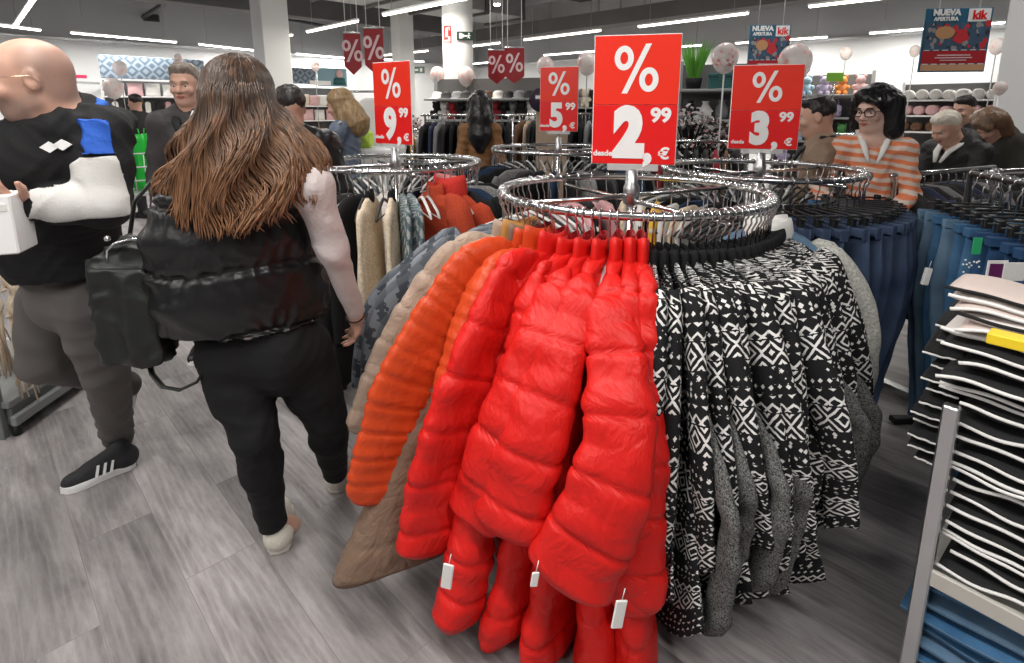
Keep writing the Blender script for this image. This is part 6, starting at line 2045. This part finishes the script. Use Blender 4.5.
def onL(px, c):            # point on the line Y - X = c seen at px
    k = (px - 512) / FPX; Y = c / (1 - k); return Vector((k * Y, Y, 0))
def onR(px, c):            # point on the line X + Y = c seen at px
    k = (px - 512) / FPX; Y = c / (1 + k); return Vector((k * Y, Y, 0))

# a. far left wall shelf with patterned header
A, B = onL(117, 21.2), onL(222, 21.2)
T, A_, d_, n_, a_, ln_ = shelf_unit(A, B, [.35, .75, 1.15, 1.50, 1.85], .5, 'far white wall shelf with a blue diamond header behind the person in black',
    [('folded_sweater', ['black', 'grey'], .32, 1), ('handbag', ['black', 'white', 'grey'], .33, 1), ('cushion', ['pale pink', 'white', 'black'], .33, 1), ('perfume_box', ['white', 'black', 'pale pink'], .2, 1.2), ('cushion', ['white', 'pale pink', 'white'], .30, .95)], 'of the far left shelf', m=M_white, z_top=2.25)
def diamond_mat(name, c0, c1, s=9.):
    m, t, b = nt(name); tc = N(t, 'ShaderNodeTexCoord'); sp = N(t, 'ShaderNodeSeparateXYZ'); L(t, tc.outputs['Object'], sp.inputs[0])
    def tri(x): return math_(t, 'ABSOLUTE', math_(t, 'SUBTRACT', math_(t, 'FRACT', math_(t, 'MULTIPLY', x, s / 2.4)), .5))
    q = math_(t, 'GREATER_THAN', math_(t, 'FRACT', math_(t, 'MULTIPLY', math_(t, 'ADD', tri(sp.outputs[0]), tri(sp.outputs[2])), 2.)), .5)
    L(t, mixc(t, q, c0, c1), b.inputs['Base Color']); b.inputs['Roughness'].default_value = .6
    return m
dm = diamond_mat('blue_diamond_print', (.10, .14, .19), (.26, .32, .38))
w = MB(); w.rbox((ln_ / 2 - .1, .1, 2.48), (ln_ * .96, .04, .50), .01); w.build('header_panel', dm, T)
# b. second wall shelf right of the left column
A, B = onL(294, 21.2), onL(356, 21.2)
T, A_, d_, n_, a_, ln_ = shelf_unit(A, B, [.4, .85, 1.25, 1.65], .5, 'far wall shelf with header and poster between left column and banners',
    [('folded_sweater', ['black', 'grey'], .32, 1), ('handbag', ['black', 'brown'], .33, 1), ('cushion', ['white', 'pale pink'], .30, 1), ('cushion', ['white', 'cream', 'pale pink'], .28, 1)], 'of the shelf by the left column', m=M_white, z_top=2.2)
w = MB(); w.rbox((.45, .1, 2.45), (.85, .04, .42), .01); w.build('header_panel', dm, T)
w = MB(); w.rbox((1.35, .1, 2.45), (.9, .04, .5), .01); hp = w.build('picture_panel', mat('poster_sky', (.22, .38, .46), .6), T)
w = MB(); w.ball((1.55, .06, 2.55), .11, 12, sc=(1, .3, 1.1), mi=0); w.lathe([(0, -.2), (.2, -.2), (.16, -.02), (.05, .0)], 14, (1.55, .06, 2.45), 1, Matrix.Diagonal((1, .25, 1))); w.build('printed_figure', [PM['pale pink'], PM['teal']], hp)
w = MB(); w.rbox((.95, .05, 2.28), (.62, .02, .12), .005); w.build('name_strip', M_signw, T)

# c. gondolas across the middle distance
A, B = P(424, 110, 8.3), P(536, 110, 7.8)
shelf_unit(A, B, [.3, .7, 1.08, 1.42, 1.72], .45, 'gondola of hats and accessories between the centre column and the five-euro board',
    [('handbag', ['black'], .3, 1), ('handbag', ['black', 'grey', 'dark red'], .28, 1.), ('plush_toy', ['black', 'grey', 'black', 'pale pink', 'navy'], .15, 1.15), ('plush_toy', ['black', 'white', 'grey', 'dark red', 'black'], .13, 1.0), ('hat', ['white', 'black', 'grey', 'black', 'cream', 'brown'], .15, 1.0)], 'of the hat gondola')
A, B = P(506, 110, 10.2), P(668, 110, 9.4)
shelf_unit(A, B, [.4, .85, 1.25, 1.6], .45, 'long black and white stocked gondola behind the 5.99 and two-euro boards',
    [('handbag', ['black'], .35, 1), ('handbag', ['black', 'grey'], .3, 1.1), ('cushion', ['black', 'grey', 'black'], .22, 1), ('plush_toy', ['white', 'black', 'grey', 'black', 'cream'], .13, 1.2)], 'of the long middle gondola')
A, B = P(676, 110, 6.6), P(752, 110, 6.3)
T, A_, d_, n_, a_, ln_ = shelf_unit(A, B, [.35, .75, 1.12, 1.45, 1.80], .42, 'dark display shelf with a teal box and plant left of the three-euro board',
    [('vase', ['black', 'grey'], .2, 1), ('gift_box', ['black', 'brown'], .28, 1), ('gift_box', ['dark red', 'brown', 'beige'], .26, 1), ('vase', ['black', 'white', 'grey'], .16, 1), None], 'of the shelf left of the three-euro board')
put_item('gift_box', 'teal', A_ + d_ * .56 + n_ * .15 + V3(0, 0, 1.8), a_, 1.25, 'teal green box on top of the dark shelf below a balloon', 'teal boxes')
put_item('gift_box', 'teal', A_ + d_ * .83 + n_ * .15 + V3(0, 0, 1.8), a_, 1.1, 'second teal box beside the red three-euro board', 'teal boxes')
# green grass plant on it
p = A_ + d_ * .2 + n_ * .2 + V3(0, 0, 1.8)
t = thing('potted_grass', 'bright green artificial grass plant standing above the dark shelf', 'plant', p)
w = MB(); w.lathe([(0, 0), (.08, 0), (.10, .13), (.09, .13)], 16); w.build('pot', M_blackc, t)
w = MB(); r_ = random.Random(8)
for k in range(110):
    an, tilt, ln2 = r_.uniform(0, 6.28), r_.uniform(0, .35), r_.uniform(.22, .52)
    x, y = math.cos(an), math.sin(an); b0 = V3(x * .05, y * .05, .1)
    tp = b0 + V3(x * tilt * ln2, y * tilt * ln2, ln2); md = (b0 + tp) / 2 + V3(x * -.01, y * -.01, .02)
    sd = V3(-y, x, 0) * .007
    w.add([b0 - sd, b0 + sd, md + sd, tp, md - sd], [(0, 1, 2, 3, 4)])
w.build('foliage', mat('grass_green', (.14, .42, .05), .6), t)
# blossom-like sprays filling the black and white clutter
def sprays(px, Y, z, n, label, cols, R_=.35, H_=.5):
    c = P(px, 110, Y); t = thing('artificial_bouquet', label, 'bouquet', (c.x, c.y, 0))
    w = MB(); w.lathe([(0, 0), (.16, 0), (.13, z * .55), (.18, z - .05), (.2, z)], 18); w.build('tall_vase', M_blackc, t)
    w = MB(); w2 = MB(); r_ = random.Random(int(px))
    for k in range(n):
        an = r_.uniform(0, 6.28); el = r_.uniform(.05, 1.45); rr = R_ * r_.uniform(.6, 1)
        tp = V3(rr * math.cos(an) * math.cos(el), rr * math.sin(an) * math.cos(el), z + .06 + H_ * math.sin(el) * r_.uniform(.7, 1.))
        w.tube([V3(0, 0, z - .05), lerp(V3(0, 0, z), tp, .5) + V3(0, 0, .04), tp], .004, 4)
        for j in range(4):
            q = tp + V3(r_.uniform(-.05, .05), r_.uniform(-.05, .05), r_.uniform(-.05, .05)); a2 = r_.uniform(0, 3.14)
            u_ = V3(math.cos(a2), math.sin(a2), r_.uniform(-.6, .6)) * .03; v_ = V3(-math.sin(a2) * .3, .3, 1).normalized() * .016
            w2.add([q - u_, q - v_, q + u_, q + v_], [(0, 1, 2, 3)], r_.randint(0, len(cols) - 1))
    w.build('stems', M_blackc, t); w2.build('leaves', [PM[c] for c in cols], t)
sprays(690, 5.6, .98, 170, 'large grey and white artificial bouquet right of the two-euro board', ['white', 'grey', 'black', 'pale pink', 'white'], .42, .55)
sprays(715, 5.9, .9, 130, 'black and white artificial bouquet standing behind the first one', ['white', 'grey', 'black', 'brown'], .36, .52)
sprays(655, 6.2, .9, 110, 'small dark artificial bouquet right behind the two-euro board', ['black', 'grey', 'white'], .3, .5)

# d. dark clothes rails behind the round racks
MT = {'grey melange': M_heath}
PM['patterned'] = M_aztec2
rail(425, 512, 6.6, 6.4, 1.50, ['black', 'navy', 'grey', 'black', 'patterned', 'brown', 'black', 'dark red'], 'chrome clothes rail of dark garments left of the five-euro board', 'on the rail left of the five-euro board')
rail(520, 560, 7.2, 7.0, 1.50, ['brown', 'beige', 'black', 'patterned'], 'chrome clothes rail under the small five-euro board', 'on the rail behind the five-euro board')
rail(572, 650, 6.2, 6.0, 1.52, ['black', 'patterned', 'grey', 'black', 'white', 'patterned'], 'chrome clothes rail directly behind the big two-euro board', 'on the rail behind the two-euro board')
rail(645, 745, 4.9, 4.7, 1.30, ['black', 'dark red', 'brown', 'black', 'patterned', 'black'], 'chrome clothes rail behind the three-euro rack', 'on the rail behind the three-euro rack')
rail(340, 440, 6.9, 6.9, 1.32, ['black', 'white', 'black', 'mustard', 'grey', 'white', 'black', 'patterned'], 'chrome clothes rail behind the nine-euro board', 'on the rail behind the nine-euro board')
rail(408, 470, 4.6, 4.5, 1.15, ['black', 'navy', 'black', 'patterned', 'grey'], 'low clothes rail of black tops left of the camel coat woman', 'on the low rail by the camel coat')
rail(-12, 34, 3.6, 3.4, 1.42, ['black', 'white', 'black', 'patterned', 'grey'], 'clothes rail of black and white tops behind the bald man\'s chin', 'on the rail at the left edge')
rail(150, 215, 6.8, 6.6, 1.30, ['white', 'black', 'pale pink', 'grey', 'black'], 'clothes rail of pale and black tops behind the grey-haired man', 'on the rail behind the grey-haired man')
rail(905, 1000, 3.0, 3.4, 1.22, ['black', 'black', 'navy', 'black', 'grey'], 'black clothes rail behind the light blue jeans', 'on the rail behind the light jeans')
rail(836, 876, 5.2, 5.0, 1.34, ['black', 'grey', 'brown'], 'short clothes rail behind the striped cardigan', 'on the rail behind the striped cardigan')

# f. right distance: toy shelf and towel shelf
A, B = P(775, 110, 8.6), P(872, 110, 8.0)
T, A_, d_, n_, a_, ln_ = shelf_unit(A, B, [.35, .75, 1.1, 1.45, 1.78], .42, 'display shelf of colourful goods behind the beige coat',
    [('gift_box', ['black', 'grey'], .25, 1), ('plush_toy', ['lilac', 'grey', 'green'], .2, 1), ('plush_toy', ['grey', 'pale blue', 'green', 'white'], .19, 1.05), ('handbag', ['grey', 'pale pink', 'black', 'lilac'], .25, .95), ('plush_toy', ['orange', 'pale blue', 'lilac', 'orange', 'pale pink', 'grey'], .2, 1.1)], 'of the colourful shelf')
c = P(835, 77, 7.9); t = thing('shelf_sign', 'small green sign above the colourful shelf', 'sign', c, R(-8))
w = MB(); w.rbox((0, 0, 0), (.22, .02, .12), .004); w.build('board', mat('sign_leaf_green', (.18, .42, .03), .5), t)
w = MB(); w.tube([(.0, 0, -.06), (.0, 0, -.4)], .008, 6); w.build('stem', M_steel, t)
A, B = onR(888, 18.2), onR(992, 18.2)
shelf_unit(A, B, [.35, .75, 1.15, 1.45, 1.74], .5, 'wall shelf of rolled pink and white towels beside the right column',
    [('towel_roll', ['brown', 'grey'], .19, 1.1), ('towel_roll', ['grey', 'brown'], .19, 1.1), ('towel_roll', ['brown', 'brown'], .19, 1.1), ('towel_roll', ['pale pink', 'pale pink'], .185, 1.15), ('towel_roll', ['white', 'white'], .185, 1.15)], 'of the towel shelf', m=M_white)

# n. panel and gadgets near the five-euro board
c = P(555, 110, 6.2); t = thing('wooden_display_board', 'beige wooden display panel behind the five-euro board', 'panel', (c.x, c.y, 0), R(-5))
w = MB(); w.rbox((0, 0, .85), (.42, .05, 1.7), .01); w.build('board', PM['beige'], t)
w = MB(); w.rbox((0, 0, .03), (.5, .35, .05), .01); w.build('base', M_blackc, t)
c = P(541, 100, 6.1); t = thing('round_sign', 'round dark sign with a white mark left of the five-euro board', 'sign', c, R(-5))
w = MB(); w.lathe([(0, -.01), (.13, -.01), (.13, .01), (0, .01)], 28, M=Matrix.Rotation(R(90), 3, 'X')); w.build('disc', mat('dark_plum', (.03, .015, .04), .5), t)
w = MB(); w.box((-.02, -.013, .03), (.08, .004, .035)); w.box((.05, -.013, .025), (.03, .004, .02)); w.build('mark', M_signw, t)
# white long garment and neon bag near the nine-euro board
g = knit('white_dress', 'long white dress hanging at the left side of the nine-euro board', 'dress', M_whitec, M_whitec, 7, Lh=.9, nseg=14); c = P(374, 98, 5.4); g.location = c; g.rotation_euler = (0, 0, R(20))
w = MB(); w.tube([c + V3(-.25, 0, .06), c + V3(.35, 0, .06)], .012, 6); w.tube([c + V3(.35, 0, .06), (c.x + .35, c.y, .02)], .014, 6); w.tube([c + V3(-.25, 0, .06), (c.x - .25, c.y, .02)], .014, 6); tag(w.build('garment_stand', M_steel), 'slim chrome stand carrying the long white dress', 'stand')
c = P(362, 139, 5.0)
t = thing('neon_bag', 'neon yellow green bag beside the slate blue padded jacket', 'bag', c, R(10))
w = MB(); w.rbox((0, 0, 0), (.2, .08, .16), .03); w.build('bag_body', mat('neon', (.62, .85, .12), .6), t)
w = MB(); w.tube([(-.06, 0, .07), (-.04, 0, .16), (.04, 0, .16), (.06, 0, .07)], .007, 6); w.build('handle', PM['teal'], t)
t = thing('display_table', 'white display table under the neon bag', 'table', (c.x, c.y, 0), R(10))
w = MB(); w.rbox((0, 0, c.z - .10), (.6, .5, .04), .01); w.build('table_top', M_white, t)
for x in (-.25, .25):
    for y in (-.2, .2):
        w = MB(); w.rbox((x, y, (c.z - .12) / 2), (.035, .035, c.z - .12), .004); w.build('leg', M_white, t)

# j. wire basket with green bags
c = P(150, 151, 5.2)
t = thing('wire_basket', 'white wire dump basket of green bags behind the hoodie', 'basket', (c.x, c.y, 0), R(38))
zt = c.z
w = MB()
W_, D_ = .40, .30
for z in (zt, zt - .12, zt - .24, zt - .36): w.tube([(-W_, -D_, z), (W_, -D_, z), (W_, D_, z), (-W_, D_, z)], .007, 6, closed=True)
for i in range(11):
    x = -W_ + i * W_ / 5
    for y in (-D_, D_): w.tube([(x, y, zt), (x, y, zt - .36)], .004, 4)
for i in range(9):
    y = -D_ + i * D_ / 4
    for x in (-W_, W_): w.tube([(x, y, zt), (x, y, zt - .36)], .004, 4)
w.build('wire_mesh_frame', M_white, t)
w = MB(); w.rbox((0, 0, zt - .37), (W_ * 2, D_ * 2, .02), .004); w.build('base_tray', M_white, t)
for x in (-W_, W_):
    for y in (-D_, D_):
        w = MB(); w.tube([(x, y, zt - .37), (x, y, .02)], .012, 6); w.build('leg', M_white, t)
gm = mat('vivid_green_plastic', (.02, .60, .06), .45, bump=.3, bscale=20)
for k in range(7):
    an = R(38); lx, ly = -.30 + .1 * k, (.06 if k % 2 else -.08)
    pos = V3(c.x + lx * math.cos(an) - ly * math.sin(an), c.y + lx * math.sin(an) + ly * math.cos(an), zt - .34)
    tt = thing('green_bag', '%s vivid green bag from the left standing in the wire basket' % ORD[k], 'bag', pos, an, 'green bags in the wire basket')
    s2 = [((0, .006 * math.sin(i + k), .5 * i / 8), (1, 0, 0), (0, 1, 0), .055 + .012 * math.sin(i * .9 + k), .07 - .004 * i, .1 * i) for i in range(9)]
    loft(s2, gm, 'bag_body', tt, nseg=14, wr=.01)
    w = MB(); w.tube([(-.03, 0, .48), (-.02, 0, .55), (.02, 0, .55), (.03, 0, .48)], .005, 5); w.build('handle', gm, tt)

# i. balloons
def balloon(px, py, dpx, Y, label, string=True, conf=True):
    c = P(px, py, Y); r = dpx / 2 / FPX * Y
    t = thing('balloon', label, 'balloon', c, 0, 'white confetti balloons')
    w = MB(); prof = []
    for i in range(17):
        th = math.pi * i / 16; z = math.cos(th); rr = math.sin(th) * (1 - .12 * (1 - z) / 2)
        prof.append((max(1e-6, rr * r), z * r * 1.08 if z > 0 else z * r * 1.2))
    w.lathe(prof[::-1], 24); w.lathe([(.0, -r * 1.3), (r * .1, -r * 1.28), (r * .03, -r * 1.18)], 10)
    w.build('latex_skin', M_ball, t)
    if conf:
        w = MB(); r_ = random.Random(int(px))
        for k in range(16):
            v = V3(r_.gauss(0, 1), r_.gauss(0, 1) - .8, r_.gauss(0, 1) * .8).normalized() * r * 1.012
            v.z *= 1.08
            n2 = v.normalized(); a1 = n2.orthogonal().normalized(); a2 = n2.cross(a1); s2 = r * r_.uniform(.08, .15)
            w.add([v + (a1 * math.cos(q * 1.047) + a2 * math.sin(q * 1.047)) * s2 for q in range(6)], [tuple(range(6))])
        w.build('confetti_marking', M_conf, t)
    w = MB(); w.tube([(0, 0, -r * 1.25), (0, 0, -max(.6, c.z - .9))], .008 if Y > 5 else .005, 5); w.build('stick', M_grey if Y > 7 else M_white, t)
M_ball = mat('balloon_latex', (.86, .78, .76), .22, spec=.6, alpha=.72)
M_conf = mat('confetti_pink', (.80, .36, .33), .5)
for a in ((725, 57.5, 26, 5.2, 'oval white balloon with pink print between the two-euro and three-euro boards'), (795, 62, 32, 5.0, 'large white balloon right behind the top of the three-euro board'),
          (545, 66, 17, 7.6, 'white balloon at the upper left of the five-euro board'), (587, 63, 20, 7.2, 'white balloon tucked behind the left edge of the two-euro board'),
          (437.5, 75, 15, 8.8, 'white balloon directly left of the round centre column'), (466, 76, 17, 8.6, 'white balloon in front of the round centre column'),
          (846, 53, 11, 9.4, 'small clear balloon on a pole above the colourful shelf'), (997, 46, 14, 8.3, 'clear balloon on a grey pole beside the right column'), (1000, 88, 12, 4.6, 'pink balloon just left of the right column'),
          (120, 68, 13, 11.2, 'small balloon at the left end of the blue diamond header'), (113, 88, 18, 9.0, 'pinkish balloon behind the blue collar of the hoodie'), (178, 59, 9, 11.8, 'tiny balloon above the head of the grey-haired man'),
          (315, 66, 9, 12.6, 'tiny balloon above the far shelf by the left column'), (672, 62, 7, 9.0, 'tiny balloon on a pole right of the two-euro board'), (915, 51, 10, 9.2, 'small balloon partly hidden by the large opening poster'), (347, 98, 13, 6.2, 'white balloon beside the dark blond woman')):
    balloon(*a)

sprays(560, 7.6, 1.0, 120, 'grey and white artificial bouquet behind the five-euro board', ['white', 'grey', 'black', 'brown'], .34, .5)
sprays(405, 7.4, .95, 110, 'dark artificial bouquet right behind the nine-euro board', ['black', 'white', 'grey', 'pale pink'], .32, .5)
# ------------------------------------------------------------------ camera, world, colour management
cd = bpy.data.cameras.new('camera')
cd.sensor_fit = 'HORIZONTAL'; cd.sensor_width = 36
cd.lens = FPX / 1024 * 36
cd.shift_y = -(331.5 - CYP) / 1024
cd.clip_start = .05; cd.clip_end = 100
co = bpy.data.objects.new('camera', cd); link(co)
co.location = (0, 0, CAMH); co.rotation_euler = (R(90) - PITCH, 0, 0)
sc = bpy.context.scene
sc.camera = co
wd_ = bpy.data.worlds.new('world'); sc.world = wd_
wd_.use_nodes = True
wd_.node_tree.nodes['Background'].inputs[0].default_value = (.9, .93, 1, 1)
wd_.node_tree.nodes['Background'].inputs[1].default_value = .03
sc.view_settings.view_transform = 'Standard'
sc.view_settings.look = 'None'
sc.view_settings.gamma = 1
sc.view_settings.use_curve_mapping = False
sc.view_settings.exposure = 0.12
try:
    sc.cycles.max_bounces = 6; sc.cycles.diffuse_bounces = 4; sc.cycles.glossy_bounces = 3; sc.cycles.transparent_max_bounces = 6
    sc.cycles.use_denoising = True
    sc.cycles.sample_clamp_indirect = 6
except Exception: pass
